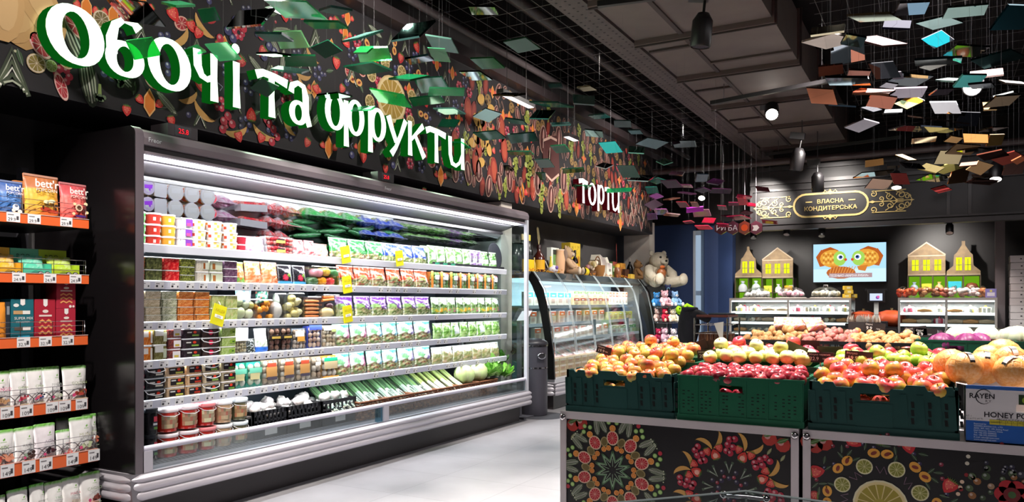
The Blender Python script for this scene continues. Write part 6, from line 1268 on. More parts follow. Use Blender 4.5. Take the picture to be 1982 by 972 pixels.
# ================================================================ SECOND ISLAND: potatoes, onions, cabbages
IY, IT = 6.55, .745
t = thing('vegetable_table', 'black vegetable table behind the apple tables, holding potatoes and onions', 'display table', (-.2, IY + .5, 0))
MB().box(-1.32, -.45, 0, 1.6, .55, IT - .02, '171418').build('table_body', 'satin', t); MB().box(-1.34, -.47, IT - .02, 1.62, .57, IT, '2c282c').build('table_top', 'satin', t)
def bcrate(): 
    r = vcrate(.46, .19, 0); r['category'] = 'crate'; return r
P_b = Proto(bcrate()); 
for i in range(3): P_b.put((-1.27 + i * .45, IY + .15, IT), 0, 'black slotted vegetable crate, %s' % ('left one, of potatoes', 'middle one, of onions and potatoes', 'right one, of onions')[i], 'black vegetable crates')
P_green.put((.12, IY + .2, IT), 0, 'green crate holding red cabbages on the vegetable table')
P_green.put((.75, IY + .2, IT), 0, 'green crate at the right end of the vegetable table')
def lump(name, key, stops, r_, cat):
    r = thing(name, 'x', cat); rg = random.Random(len(name)); MB().ell((0, 0, 0), r_, 'ffffff', 10, 7, .05, rg).build(name + '_body', skin(key, stops, 3, rough=.6, vary=.1), r)
    return r
pot = Proto(lump('potato', 'potato', [(.3, 'a87444'), (.55, 'c8945c'), (.75, 'd8ac78')], (.042, .032, .028), 'potato')); oni = Proto(lump('onion', 'onion', [(.3, 'c87a44'), (.5, 'dc9c60'), (.75, 'ecc090')], (.034, .034, .03), 'onion')); swt = Proto(lump('potato', 'red_potato', [(.3, 'a85a58'), (.55, 'c87c70'), (.75, 'd89c88')], (.042, .032, .028), 'potato'))
rg = random.Random(12)
def pile(pr, x0, x1, n, lab, grp, y0=IY + .04, dep=.36, z0=IT + .16, hgt=.11):
    for k in range(n):
        u, v = rg.random(), rg.random(); pr.put((x0 + (x1 - x0) * u, y0 + dep * v, z0 + hgt * (v ** .7) * rg.uniform(.4, 1.0)), 0, lab, grp, rg.uniform(.85, 1.15), (rg.uniform(0, 3), rg.uniform(0, 3), rg.uniform(0, 3)))
pile(pot, -1.46, -1.0, 62, 'brown potato heaped in the left black crate', 'potatoes in the left black crate')
pile(swt, -1.0, -.62, 50, 'reddish potato heaped in the middle black crate', 'reddish potatoes')
pile(oni, -.66, -.18, 75, 'golden onion heaped in the right black crate', 'golden onions')
b_ = Proto(bag('produce_bag', 'bag', .2, .14, .12, lambda u, v, g_: g_.choice(['e8b0b8', 'f4d0d8', 'd88090', 'f0c880', 'e8a860']), 4))
for k, (x, l_) in enumerate(((-1.2, 'pink and yellow'), (-1.05, 'orange'), (-.92, 'pale pink'))): b_.put((x, IY + .42, IT + .26), k * .4, 'clear %s produce bag lying behind the potatoes' % l_, 'produce bags behind the potatoes', 1, (-.6, 0, k * .4))
crd = Proto(cabbage('7a2058', 'a04080', '5a1848')); cwh = Proto(cabbage('e0e4c8', 'd0d8b0', 'f0f0e0'))
for k, (x, y) in enumerate(((.0, .1), (.16, .12), (.24, .24))): crd.put((x, IY + y, IT + .11), k, 'purple-red cabbage in the green crate, %s' % ('left', 'middle', 'behind on the right')[k], 'purple-red cabbages', .95)
for k, (x, y) in enumerate(((.12, .42), (.3, .45), (.5, .42), (.45, .2), (.62, .25), (.7, .42))): cwh.put((x, IY + y, IT + .16), k * 2, 'pale white cabbage behind the purple-red cabbages, %s' % nth(k, 6), 'pale white cabbages', .95)
tom = Proto(apple('tomato', [(.3, 'c82820'), (.6, 'd84030'), (.8, 'e87050')], .033))
for k in range(26): tom.r['category'] = 'tomato'; tom.put((.78 + rg.uniform(-.25, .35), IY + .05 + rg.uniform(0, .25), IT + .16 + rg.uniform(0, .06)), 0, 'red tomato in the right green crate', 'tomatoes in the right green crate', 1, (rg.uniform(-.5, .5), 0, 0))
for o in [o for o in bpy.data.objects if o.get('category') == 'tomato']: o.name = 'tomato'
zc = Proto(cuke(0, 0, 2))
for k in range(6): zc.put((.75 + .05 * (k % 3), IY + .36 + .03 * k, IT + .2 + .03 * (k % 2)), 0, 'green wrapped cucumber behind the tomatoes on the vegetable table', 'cucumbers on the vegetable table', 1.2)
card(.13, .05, '7a2c24', ('ПОМЕЛО КИТАЙ', '99.9', 'грн'), 'red-brown price sign reading 99 above the pomelos', 1938, 664, 6.62, (0, .03, 0), '6a241c', None)
for k, (a, b, l_) in enumerate(((1535, 637, 'over the potatoes'), (1662, 632, 'over the onions, plain'), (1693, 634, 'over the onions, right of a red corner'), (1772, 641, 'left of the white cabbages'), (1792, 645, 'above the red cabbages'), (1853, 648, 'among the white cabbages'), (1892, 643, 'plain, behind the white cabbages'), (1942, 645, 'above the tomatoes'))):
    card(.16, .075, K, ('Овочі', '9.9', 'грн') if k not in (1, 6) else None, 'small black price card %s' % l_, a, b, 7.0, (0, (k % 3 - 1) * .1, 0), K, 'small cards on the vegetable table')

# ================================================================ CURVED-GLASS COLD CASE beyond the pillar
CY0, CY1 = 7.97, 11.65
c2 = thing('curved_glass_display_case', 'black ended cold case with curved glass doors full of packaged meats and cheeses', 'cold display case', (-4.3, (CY0 + CY1) / 2, 0))
def c2b(m, name, s='satin', par=c2):
    o = m.build(name, s, par)
    if par is c2: o.matrix_parent_inverse = Matrix.Translation((4.3, -(CY0 + CY1) / 2, 0))
    return o
PF = [(-4.2, 1.607), (-4.13, 1.52), (-4.05, 1.394), (-3.99, 1.16), (-3.944, .916), (-3.91, .62), (-3.897, .352)]
PI_ = [(-4.24, 1.52), (-4.19, 1.44), (-4.12, 1.28), (-4.07, 1.08), (-4.02, .8), (-3.99, .56), (-3.98, .352)]
m = MB()
for y in (CY0, CY1): m.loft([[(x, y, z) for x, z in PF + PI_[::-1]], [(x, y + .03, z) for x, z in PF + PI_[::-1]]], '0e0c0e')
c2b(m, 'end_frame', 'gloss')
m = MB().prism([(-4.72, .3), (-3.98, .352), (-3.99, .56), (-4.02, .8), (-4.07, 1.08), (-4.12, 1.28), (-4.19, 1.44), (-4.24, 1.52), (-4.72, 1.55)], 'y', CY0 + .01, CY0 + .016, 'dfeeee'); c2b(m, 'end_glass', 'glass')
c2b(MB().box(-4.72, CY0, 0, -4.68, CY1, 1.55, 'c4ccd4'), 'back_panel'); c2b(MB().box(-4.72, CY0 + .03, 1.53, -4.2, CY1, 1.575, '5a565a'), 'case_top'); c2b(MB().prism([(-4.23, 1.5), (-4.19, 1.53), (-4.2, 1.607), (-4.27, 1.607), (-4.27, 1.5)], 'y', CY0 + .03, CY1, '77737a'), 'top_rail')
c2b(MB().box(-4.62, CY0 + .05, 1.485, -4.3, CY1 - .03, 1.53, 'dff0fc'), 'light_box', 'emit1.6')
for z, x in ((1.2, -4.3), (.98, -4.26), (.78, -4.2)):
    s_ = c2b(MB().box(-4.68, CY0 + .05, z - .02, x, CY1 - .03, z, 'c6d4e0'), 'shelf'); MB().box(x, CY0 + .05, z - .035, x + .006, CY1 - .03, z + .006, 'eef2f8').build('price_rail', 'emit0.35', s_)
c2b(MB().prism([(-4.68, .6), (-4.0, .4), (-3.98, .36), (-4.68, .36)], 'y', CY0 + .05, CY1 - .03, 'd0d8e0'), 'well')
c2b(MB().box(-4.72, CY0 + .02, .3, -3.9, CY1, .36, 'e4e6ec'), 'deck')
ny = 6; dy_ = (CY1 - CY0 - .1) / ny
for i in range(ny):
    y0 = CY0 + .05 + i * dy_; m = MB(); m.loft([[(x, y0 + .006, z), (x, y0 + dy_ - .006, z)] for x, z in PF[:-1]], 'e2f0f0', False, False, True); dr = c2b(m, 'glass_door', 'glass')
    for yy in (y0 + .008, y0 + dy_ - .03): m = MB(); m.loft([[(x + .003, yy, z), (x + .003, yy + .022, z)] for x, z in PF[:-1]], 'c4d2d6', False, False, True); m.build('door_edge', 'satin', dr)
    if i in (2, 4): MB().box(-3.955, y0 + .02, .82, -3.92, y0 + .035, 1.02, '5a686c').build('door_handle', 'satin', dr)
m = MB(); lo = []
for (x, y, nx, ny_) in ((-4.72, CY0 - .03, 0, -1), (-3.95, CY0 - .03, 0, -1), (-3.885, CY0 - .01, .7, -.7), (-3.87, CY0 + .03, 1, 0), (-3.87, CY1, 1, 0)): lo.append([(x + nx * d_ * .9, y + ny_ * d_ * .9, z_ - .01) for d_, z_ in prof])
m.loft(lo, 'dcd6de', closed=False, caps=False, smooth=True); m.box(-4.72, CY0 - .025, .165, -3.875, CY1, .31, '8c888f'); c2b(m, 'bumper', 'alu')
c2b(MB().box(-4.7, CY0 + .04, 0, -3.93, CY1, .17, '3a3436'), 'plinth')
light('AREA', 'curved_case_light', (-4.25, (CY0 + CY1) / 2, 1.47), 26, COOL, .05, CY1 - CY0 - .2, rot=(0, R(15), 0))
# packages inside
def pack(w, h, d, base, band, cat='meat pack', name='meat_pack'):
    r = thing(name, 'x', cat); MB().rbox(-w * .48, -d / 2, 0, w * .48, d / 2, h, base, .006).build('pack_body', 'gloss', r)
    p_ = PR((0, -d / 2, 0), (1, 0, 0), (0, 0, 1), .001); p_.rect(-w * .46, h * .62, w * .46, h * .97, band, 0); p_.rect(-w * .3, h * .2, w * .2, h * .5, mixc(base, 'a05040', .5), 1); p_.rect(-w * .2, h * .7, w * .2, h * .8, 'f4f0ea', 1); p_.build('pack_print', 'satin', r); return r
def packrow(pr, y0, y1, n, z, x, lab, shelf_):
    for i in range(n): pr.put((x, y0 + (i + .5) * (y1 - y0) / n, z), Q, '%s, %s, %s of the curved case' % (lab, nth(i, n), shelf_), lab + ' in the curved case')
L1, L2, L3 = 'top shelf', 'middle shelf', 'lower shelf'
packrow(Proto(pack(.2, .17, .06, 'e8d8c8', '4ab0d8')), CY0 + .1, CY0 + 1.4, 6, 1.2, -4.36, 'blue-topped pale pack', L1)
packrow(Proto(pack(.2, .1, .1, 'e4c89c', 'a84a38')), CY0 + 1.45, CY0 + 2.7, 6, 1.2, -4.37, 'small tan carton', L1); packrow(Proto(pack(.2, .09, .1, 'ecd8b0', '6aa848')), CY0 + 1.45, CY0 + 2.7, 6, 1.302, -4.37, 'green-topped tan carton stacked above', L1)
packrow(Proto(pack(.1, .2, .08, 'e8dcd0', 'c86a4a')), CY0 + 2.75, CY0 + 3.55, 6, 1.2, -4.38, 'narrow upright pale carton', L1)
po = Proto(pack(.17, .15, .06, 'd8c0b0', 'e8642c'))
for z, x, sh_ in ((.98, -4.32, L2), (.78, -4.26, L3)): packrow(po, CY0 + .1, CY0 + 2.5, 9, z, x, 'orange-topped meat pack', sh_)
packrow(Proto(pack(.2, .12, .08, 'e8d890', 'e4d840', 'cheese pack', 'cheese_pack')), CY0 + 2.55, CY0 + 3.55, 5, .98, -4.31, 'yellow cheese pack', L2); packrow(Proto(pack(.2, .12, .08, 'd8dcd8', '5a9a6a', 'cheese pack', 'cheese_pack')), CY0 + 2.55, CY0 + 3.55, 5, .78, -4.25, 'white and green cheese pack', L3)
sg = thing('sausage_pack', 'x', 'sausage pack'); m = MB(); pillow(m, .36, .3, .05, lambda u, v, g_: g_.choice(['e8b8b0', 'd89890', 'f4dcd8']) if .2 < v < .8 else g_.choice(['f0f0f4', '7ab0d8', 'dce8f4', 'e8d860']), 10, 8, 3); m.build('printed_bag', 'gloss', sg); sp_ = Proto(sg)
for j in range(4):
    for i in range(10): sp_.put((-4.3 + j * .1, CY0 + .22 + i * .355, .62 - j * .045), 0, 'flat pink sausage pack, %s, %s row in the well' % (nth(i, 10), ('back', 'third', 'second', 'front')[j]), 'flat sausage packs in the well', None, (R(-62), 0, Q + .05 * (i % 3 - 1)))
bxp = Proto(pack(.2, .07, .12, 'd8c4a0', 'e8dcc4', 'pate carton', 'food_carton'))
for k in range(3):
    for i in range(8): bxp.put((-4.02, CY0 + .16 + i * .21, .362 + k * .072), Q, 'beige food carton, %s, %s layer behind the low glass' % (nth(i, 8), lvl(k, 3)), 'beige cartons behind the low glass')
rp = Proto(pack(.16, .05, .1, 'a83038', '7a1c28', 'red pack', 'food_carton'))
for k in range(5): rp.put((-4.1, CY0 + .1, .362 + k * .052), 0, 'red food carton at the near end, %s of the pile' % ('bottom', 'second', 'third', 'fourth', 'top')[k], 'red cartons at the near end')
# things standing on the case top in yellow straw
TZ = 1.603
st = MB(); rg = random.Random(5)
for k in range(760):
    y, x = rg.uniform(CY0 + .05, CY1 - .1), rg.uniform(-4.5, -4.22); a = rg.uniform(0, 6.28); L_ = rg.uniform(.03, .07); z = TZ + rg.uniform(-.02, .045)
    st.tube([(x, y, z), (x + L_ * .3 * math.cos(a), y + L_ * math.sin(a), z + rg.uniform(-.005, .015))], .004, rg.choice(['e8a820', 'd8901c', 'f0c040', 'e87c24']), 3)
tag(st.build('straw', 'matte'), 'yellow decorative straw spread along the top of the curved glass case', 'straw', None, 'stuff')
IX = -4.36
def iy(px, x=IX): return aX(px, 520, x).y
def bottle(h, r0, glass, lab_, cap, lcol=None):
    r = thing('bottle', lab_, 'bottle'); MB().lathe([(r0 * .92, 0), (r0, .01), (r0, h * .52), (r0 * .8, h * .62), (r0 * .34, h * .75), (r0 * .32, h * .9)], glass, 14).build('bottle_glass', 'gloss', r)
    MB().lathe([(r0 * .38, h * .84), (r0 * .38, h * .98), (r0 * .3, h)], cap, 12).build('cap', 'satin', r)
    if lcol: MB().lathe([(r0 * 1.015, h * .12), (r0 * 1.015, h * .46)], lcol, 14, caps=False).build('bottle_label', 'satin', r)
    return r
def on(r, px, lab=None, x=IX, z=TZ, rot=None, rz=Q):
    r.location = (x, iy(px, x), z); r.rotation_euler = rot or (0, 0, rz); r.scale = (1.25,) * 3
    if lab: r['label'] = lab
    return r
r = thing('gift_box', 'x', 'gift box'); m = MB(); m.rbox(-.1, -.05, 0, .1, .05, .12, 'f0c01c', .006); m.build('box_body', 'satin', r); on(r, 1016, 'yellow gift box holding two dark bottles at the near end')
for px, l_, c_ in ((1011, 'left', 'c8b080'), (1024, 'right', 'e8d040')): on(bottle(.36, .04, '101412', 'dark bottle in the yellow gift box, %s of two' % l_, c_, '16181a'), px, x=IX + .02 - .01)
r = thing('ice_bucket', 'dark glass bucket beside the yellow gift box', 'bucket'); MB().lathe([(.05, 0), (.075, .02), (.09, .26), (.085, .26), (.07, .03)], '26302e', 16).build('bucket_body', 'gloss', r); MB().lathe([(.092, .25), (.092, .262)], '8a9490', 16, caps=False).build('bucket_rim', 'chrome', r); on(r, 995)
on(bottle(.15, .018, 'c8a850', 'small golden bottle beside the yellow gift box', 'e0c880'), 1034)
b_ = bottle(.28, .06, '4a1c14', 'brown bottle with yellow label and red neck holding dried stems', '2a0c0c', 'e8b020'); m = MB()
for k in range(6): m.tube([(0, 0, .27), (.01 * (k - 2.5), .0, .34), (.018 * (k - 2.5), .006 * k, .44 + .01 * (k % 3))], .0015, 'a89a70', 4)
m.build('dried_stems', 'matte', b_); on(b_, 1043)
r = thing('wooden_rack', 'small dark rack with slanting white stick beside the brown bottle', 'rack'); m = MB().box(-.07, -.03, 0, .07, .03, .05, '3a2c28'); m.tube([(-.05, -.02, .12), (.06, -.02, .01)], .008, 'e8e4e0', 6); m.tube([(.05, 0, .05), (.02, 0, .13)], .02, '2a2020', 8); m.build('rack_body', 'matte', r); on(r, 1056)
r = thing('picture_box', 'white box with green print behind the small yellow cone', 'box'); MB().box(-.09, -.02, 0, .09, .03, .27, 'e8ece4').build('box_body', 'satin', r); p_ = PR((0, -.02, 0), (1, 0, 0), (0, 0, 1), .001); p_.rect(-.05, .03, .08, .2, '6a9a58', 0); p_.rect(-.05, .2, .08, .25, '2a3430', 1); p_.disc(.02, .1, .03, 'a8c890', 1); p_.build('box_print', 'satin', r); on(r, 1071)
r = thing('cone_ornament', 'small yellow cone ornament in front of the green printed box', 'ornament'); MB().lathe([(.035, 0), (.03, .02), (.006, .16)], 'd8c82c', 12).build('cone', 'satin', r); MB().ell((0, 0, .165), .012, 'f0e060', 8, 6).build('cone_tip', 'satin', r); on(r, 1066, x=IX + .06)
r = thing('gift_basket', 'small white wrapped gift with purple ribbon near the peach vase', 'gift'); MB().ell((0, 0, .04), (.07, .05, .045), 'e8e4ec', 10, 7, .08).build('wrapping', 'satin', r); MB().ell((0, -.045, .06), (.03, .012, .02), '7a5ab0', 8, 6).build('ribbon', 'satin', r); on(r, 1070, x=IX + .07)
r = thing('peach_vase', 'peach coloured glass vase leaning beside the plush dog', 'vase'); MB().lathe([(.045, 0), (.055, .05), (.06, .15), (.045, .22), (.05, .25)], 'e8b890', 14).build('vase_body', 'gloss', r); MB().lathe([(.052, .245), (.052, .255)], 'f4dcc0', 14, caps=False).build('vase_rim', 'gloss', r); on(r, 1083, x=IX + .05)
def plush(name, lab, s, fur, belly, seat=True, snout='8a6a50'):
    r = thing(name, lab, 'plush toy'); rg = random.Random(len(lab)); F_ = fur
    m = MB(); m.ell((0, 0, .1 * s), (.08 * s, .07 * s, .1 * s), F_, 14, 10, .02, rg); m.ell((0, -.01 * s, .24 * s), (.072 * s, .068 * s, .07 * s), F_, 14, 10, .02, rg)
    for s_ in (-1, 1):
        m.tube([(s_ * .06 * s, -.02 * s, .16 * s), (s_ * .1 * s, -.06 * s, .11 * s), (s_ * .085 * s, -.1 * s, .07 * s)], [.03 * s, .03 * s, .028 * s], F_, 10); m.tube([(s_ * .05 * s, -.03 * s, .04 * s), (s_ * .08 * s, -.1 * s, .035 * s), (s_ * .09 * s, -.16 * s, .04 * s)], [.035 * s, .036 * s, .034 * s], F_, 10)
        m.ell((s_ * .09 * s, -.165 * s, .045 * s), (.034 * s, .02 * s, .042 * s), belly, 10, 7)
    m.build('plush_body', 'dull', r)
    m = MB(); [m.ell((s_ * .055 * s, .0, .3 * s), (.024 * s, .014 * s, .026 * s), F_, 10, 7) for s_ in (-1, 1)]; m.build('ears', 'dull', r)
    MB().ell((0, -.072 * s, .225 * s), (.032 * s, .024 * s, .024 * s), belly, 10, 7).build('muzzle', 'dull', r); MB().ell((0, -.096 * s, .232 * s), (.011 * s, .007 * s, .008 * s), '2a1c18', 8, 6).build('nose', 'gloss', r)
    for s_ in (-1, 1): MB().ell((s_ * .03 * s, -.066 * s, .258 * s), .009 * s, '14100e', 8, 6).build('eye', 'gloss', r)
    return r
r = plush('plush_dog', 'grey-beige plush dog with long hanging ears beside the yellow gift carton', .95, 'c8a888', 'e4d0b8'); m = MB(); [m.ell((s_ * .08, .0, .2), (.022, .03, .07), '9a8478', 10, 7) for s_ in (-1, 1)]; m.build('long_ears', 'dull', r); on(r, 1097, x=IX + .04, rz=Q + .2)
r = thing('gift_carton', 'large yellow gift carton with dark drawing standing on the curved case', 'gift carton'); MB().rbox(-.13, -.03, 0, .13, .08, .36, 'd8b838', .004).build('carton_body', 'satin', r); p_ = PR((0, -.03, 0), (1, 0, 0), (0, 0, 1), .001); rg = random.Random(2)
for k in range(16): x, z = rg.uniform(-.11, .09), rg.uniform(.05, .33); p_.line([(x, z), (x + rg.uniform(-.03, .03), z + .02), (x + rg.uniform(-.03, .03), z + rg.uniform(-.03, .03))], .004, '6a5418', 0)
p_.rect(.06, .05, .09, .22, 'c87c2c', 1); p_.build('carton_print', 'satin', r); on(r, 1109, x=IX - .08)
on(bottle(.27, .035, '1c1010', 'dark slim bottle with yellow base label before the yellow carton', '2c1c18', 'd8c040'), 1113, x=IX + .06)
b_ = bottle(.25, .045, '121412', 'black bottle with yellow label lying in the straw', '1c1c1c', 'e8d02c'); on(b_, 1136, x=IX + .07, z=TZ + .05, rot=(0, R(-84), Q))
r = thing('cushion_ornament', 'small cream cushion beside the slim dark bottle', 'cushion'); MB().ell((0, 0, .045), (.05, .03, .045), 'e8d8c4', 10, 7, .04).build('cushion_body', 'dull', r); MB().ell((0, -.028, .045), .008, 'c8a890', 6, 5).build('cushion_button', 'satin', r); on(r, 1124, x=IX + .03)
r = thing('ceramic_house', 'white ceramic house with square windows in the middle of the case top', 'ornament'); m = MB(); m.prism([(-.16, 0), (.1, 0), (.1, .13), (.13, .17), (.06, .24), (-.04, .22), (-.16, .26), (-.19, .2), (-.16, .13)], 'y', -.05, .06, 'e8e4d4'); m.box(-.02, -.08, 0, .14, -.05, .17, 'f0ece0'); m.build('house_body', 'satin', r)
p_ = PR((0, -.08, 0), (1, 0, 0), (0, 0, 1), .001); p_.rect(.04, .07, .065, .1, '3a342c', 0); p_.rect(.08, .07, .1, .1, '3a342c', 0); p_.rect(.03, .02, .12, .03, '8a7a60', 0); p_.build('windows', 'satin', r); on(r, 1164, x=IX)
r = thing('gift_hamper', 'brown hamper basket with loop handle before the ceramic house', 'basket'); MB().lathe([(.06, 0), (.08, .06), (.085, .13)], 'a87838', 12, fn=lambda u, v: 'c09048' if int(u * 24) % 2 else '8a5c28').build('basket_body', 'matte', r); MB().tube([(.08 * math.cos(R(a)), 0, .13 + .1 * math.sin(R(a))) for a in range(0, 181, 20)], .007, '6a4420', 6).build('loop_handle', 'matte', r); on(r, 1157, x=IX + .08)
r = thing('flower_basket', 'round basket with pink and cream flowers left of the ceramic house', 'flower basket'); MB().lathe([(.05, 0), (.06, .06)], '6a4a30', 12).build('basket_body', 'matte', r); m = MB(); rg = random.Random(3); [m.ell((rg.uniform(-.06, .06), rg.uniform(-.05, .03), .08 + rg.uniform(0, .08)), .03, rg.choice(['e8d8a0', 'd8a0b0', 'c8b890', 'f0e0c8']), 7, 5, .1, rg) for k in range(12)]; m.build('flowers', 'satin', r); on(r, 1144, x=IX + .05)
r = thing('printed_box', 'green and red printed box right of the ceramic house', 'box'); MB().box(-.06, -.03, 0, .06, .03, .2, '5a8a48').build('box_body', 'satin', r); p_ = PR((0, -.03, 0), (1, 0, 0), (0, 0, 1), .001); p_.rect(-.06, .15, .06, .2, '9a4a40', 0); p_.rect(-.04, .08, .04, .12, 'd8e8c8', 0); p_.build('box_print', 'satin', r); on(r, 1185, x=IX)
r = thing('reed_bottle', 'brown vase with tall red sticks in front of the orange box', 'vase'); MB().lathe([(.05, 0), (.055, .06), (.05, .11), (.03, .14), (.03, .17)], '8a5a3c', 12).build('vase_body', 'gloss', r); MB().lathe([(.036, .12), (.036, .17)], 'e8b040', 12, caps=False).build('yellow_band', 'satin', r); m = MB(); [m.tube([(0, 0, .15), (.012 * (k - 2), .004 * k, .42 - .02 * abs(k - 2))], .0022, '7a2820', 4) for k in range(5)]; m.build('red_sticks', 'matte', r); on(r, 1194, x=IX + .06)
r = thing('orange_box', 'orange-yellow flat box standing behind the red sticks', 'box'); MB().box(-.09, -.02, 0, .09, .03, .2, 'd8983c').build('box_body', 'satin', r); p_ = PR((0, -.02, 0), (1, 0, 0), (0, 0, 1), .001); p_.rect(.03, .03, .07, .16, 'f0c060', 0); p_.rect(-.06, .05, .01, .15, 'c8803c', 0); p_.build('box_print', 'satin', r); on(r, 1203, x=IX - .05)
r = thing('chocolate_set', 'dark brown and gold gift pack leaning near the right dark bottle', 'gift pack'); MB().box(-.07, -.02, 0, .07, .02, .12, '4a2c20').build('pack_body', 'satin', r); MB().box(.0, -.07, 0, .13, -.03, .06, 'e0b848').build('gold_tray', 'satin', r); on(r, 1211, x=IX + .06)
on(bottle(.27, .042, '0e0c0c', 'dark wine bottle with pale cap near the brown teddy bear', 'b8b0a8', '1c1818'), 1219, x=IX)
on(plush('plush_bear', 'small brown teddy bear sitting at the far end of the case top', .8, 'c89868', 'dcb488'), 1233, x=IX + .06, rz=Q + .2)
# big white plush bear, toy stand, bin, trolley
r = thing('plush_polar_bear', 'large white plush bear sitting above the toy stand with an orange gift bag', 'plush toy', (-3.98, 11.85, 1.5), .95); fur = skin('white_plush', [(.3, 'd8ccb4'), (.6, 'e8e0cc'), (.8, 'f0ebdc')], 9, rough=.95, bump=.6, bscale=90, vary=.01)
m = MB(); rg = random.Random(1)
m.ell((0, .05, .17), (.21, .18, .2), 'e8e0cc', 18, 12, .015, rg); m.ell((.02, -.03, .40), (.155, .15, .14), 'e8e0cc', 18, 12, .012, rg)
for s_ in (-1, 1): m.tube([(s_ * .16, -.02, .28), (s_ * .22, -.12, .18), (s_ * .17, -.22, .08)], [.075, .078, .07], 'e8e0cc', 12); m.tube([(s_ * .1, -.08, .06), (s_ * .18, -.25, .06), (s_ * .22, -.36, .08)], [.085, .085, .08], 'e8e0cc', 12); m.ell((s_ * .225, -.39, .1), (.08, .05, .095), 'efe8d8', 12, 8)
m.build('plush_body', fur, r)
MB().ell((.02, -.17, .375), (.07, .06, .05), 'efe8d8', 12, 8).build('muzzle', fur, r); MB().ell((.02, -.228, .39), (.024, .012, .018), '2a2420', 10, 7).build('nose', 'gloss', r)
for s_ in (-1, 1): MB().ell((.02 + s_ * .06, -.16, .45), .018, '16120f', 10, 7).build('eye', 'gloss', r)
m = MB(); [m.ell((.02 + s_ * .12, 0, .52), (.045, .03, .045), 'e8e0cc', 12, 8) for s_ in (-1, 1)]; m.build('ears', fur, r)
g_ = thing('gift_bag', 'clear gift bag with orange ribbon held by the white plush bear', 'gift bag', (-3.84, 11.66, 1.62), .95); MB().ell((0, 0, .07), (.08, .06, .09), 'd8844c', 12, 8, .1).build('bag_contents', 'satin', g_); MB().lathe([(.07, 0), (.1, .06), (.09, .14), (.025, .17), (.06, .22)], 'f4f0ec', 12).build('clear_wrap', 'clear', g_); m = MB(); m.ell((0, -.03, .17), (.05, .02, .03), 'e87a3c', 8, 6); m.build('ribbon_bow', 'satin', g_)
bsup = thing('display_pedestal', 'black pedestal box under the white plush bear', 'pedestal', (-3.98, 11.85, 0)); MB().rbox(-.24, -.16, 0, .2, .16, 1.49, '161416', .01).build('pedestal_body', 'satin', bsup); MB().rbox(-.25, -.17, 1.485, .21, .17, 1.5, '242224', .01).build('pedestal_top', 'satin', bsup)
ts = thing('toy_stand', 'narrow spinning toy stand with wire baskets beside the curved case', 'toy stand', (-3.62, 11.3, 0))
MB().tube([(0, 0, .03), (0, 0, 1.45)], .02, '8a8890', 10).build('pole', 'chrome', ts); MB().lathe([(.2, 0), (.2, .02), (.03, .04)], '3a383c', 18).build('stand_base', 'satin', ts)
for z in (1.16, .93, .62):
    m = MB()
    for zz in (0, .05, .1): m.tube([(.2 * math.cos(2 * PI * k / 18), .2 * math.sin(2 * PI * k / 18), z + zz) for k in range(19)], .003, 'c8c8d0', 4)
    for k in range(18): a = 2 * PI * k / 18; m.tube([(.2 * math.cos(a), .2 * math.sin(a), z), (.2 * math.cos(a), .2 * math.sin(a), z + .1)], .002, 'c8c8d0', 4)
    m.lathe([(.0, z), (.2, z)], '9a98a0', 18, caps=False); m.build('wire_basket', 'chrome', ts)
for k, (x, y, z, s, c_, b_, l_) in enumerate(((-.13, -.14, 1.17, .75, '4a9ad8', 'a8d0f0', 'bright blue plush toy in the top basket, left'), (.0, -.16, 1.17, .85, 'e8b8c0', 'f4d8dc', 'pink plush toy in the top basket, front'), (.14, -.1, 1.17, .8, '8ab4d8', 'f0e8e0', 'pale blue plush toy in the top basket, right'), (-.02, .06, 1.3, .7, '2a3050', '7ab0c8', 'dark blue plush toy at the top of the toy stand'),
        (-.12, -.13, .94, .7, 'c8a8a0', 'e8d8d0', 'beige plush toy in the middle basket, left'), (.0, -.15, .94, .72, 'c8304a', 'f0d0b8', 'red plush toy in the middle basket'), (.12, -.13, .94, .7, 'e8dcc0', 'f4f0e0', 'cream plush toy in the middle basket, right'),
        (-.1, -.13, .63, .75, 'a8284a', 'e0a8b0', 'dark red plush toy in the lowest basket, left'), (.0, -.16, .63, .8, 'd8b0c0', 'f4e8ec', 'pale pink plush toy in the lowest basket, front'), (.12, -.1, .63, .75, 'd8d0d8', 'f4f0f0', 'white plush toy in the lowest basket, right'))):
    r = plush('plush_toy', l_, s * .88, c_, b_); r.location = (-3.62 + x, 11.3 + y, z + .01); r.rotation_euler = (0, 0, .5 + .2 * (k % 3)); r['group'] = 'plush toys on the stand'
r = thing('plush_frog', 'lime-green plush toy with long legs hanging from the middle basket', 'plush toy', (-3.42, 11.2, 1.08), .6); m = MB(); m.ell((0, 0, .05), (.05, .05, .06), '9ad028', 10, 7); m.tube([(.03, 0, .05), (.12, -.02, .12), (.22, -.02, .06)], [.03, .028, .035], '9ad028', 8); m.tube([(-.02, 0, .02), (.05, -.02, -.05), (.1, -.02, .1)], [.025, .022, .02], '8ac020', 8); m.ell((.23, -.02, .05), (.045, .03, .03), 'a8e038', 8, 6); m.build('plush_body', 'dull', r); MB().ell((0, -.05, .07), .012, '20300c', 6, 5).build('eye', 'gloss', r)
r = thing('plush_ball', 'yellow-green plush ball below the lowest basket of the toy stand', 'plush toy', (-3.5, 11.15, .46)); MB().ell((0, 0, .07), (.08, .07, .08), 'b8d028', 12, 8).build('plush_body', 'dull', r); MB().ell((.02, -.06, .07), (.03, .015, .03), 'e8d830', 8, 6).build('yellow_patch', 'dull', r); MB().tube([(0, 0, .15), (0, .02, .2)], .003, '5a6a20', 5).build('loop', 'satin', r)
bn = thing('waste_bin', 'tall dark grey round bin standing between the two cold cases', 'waste bin', (-3.93, 7.52, 0))
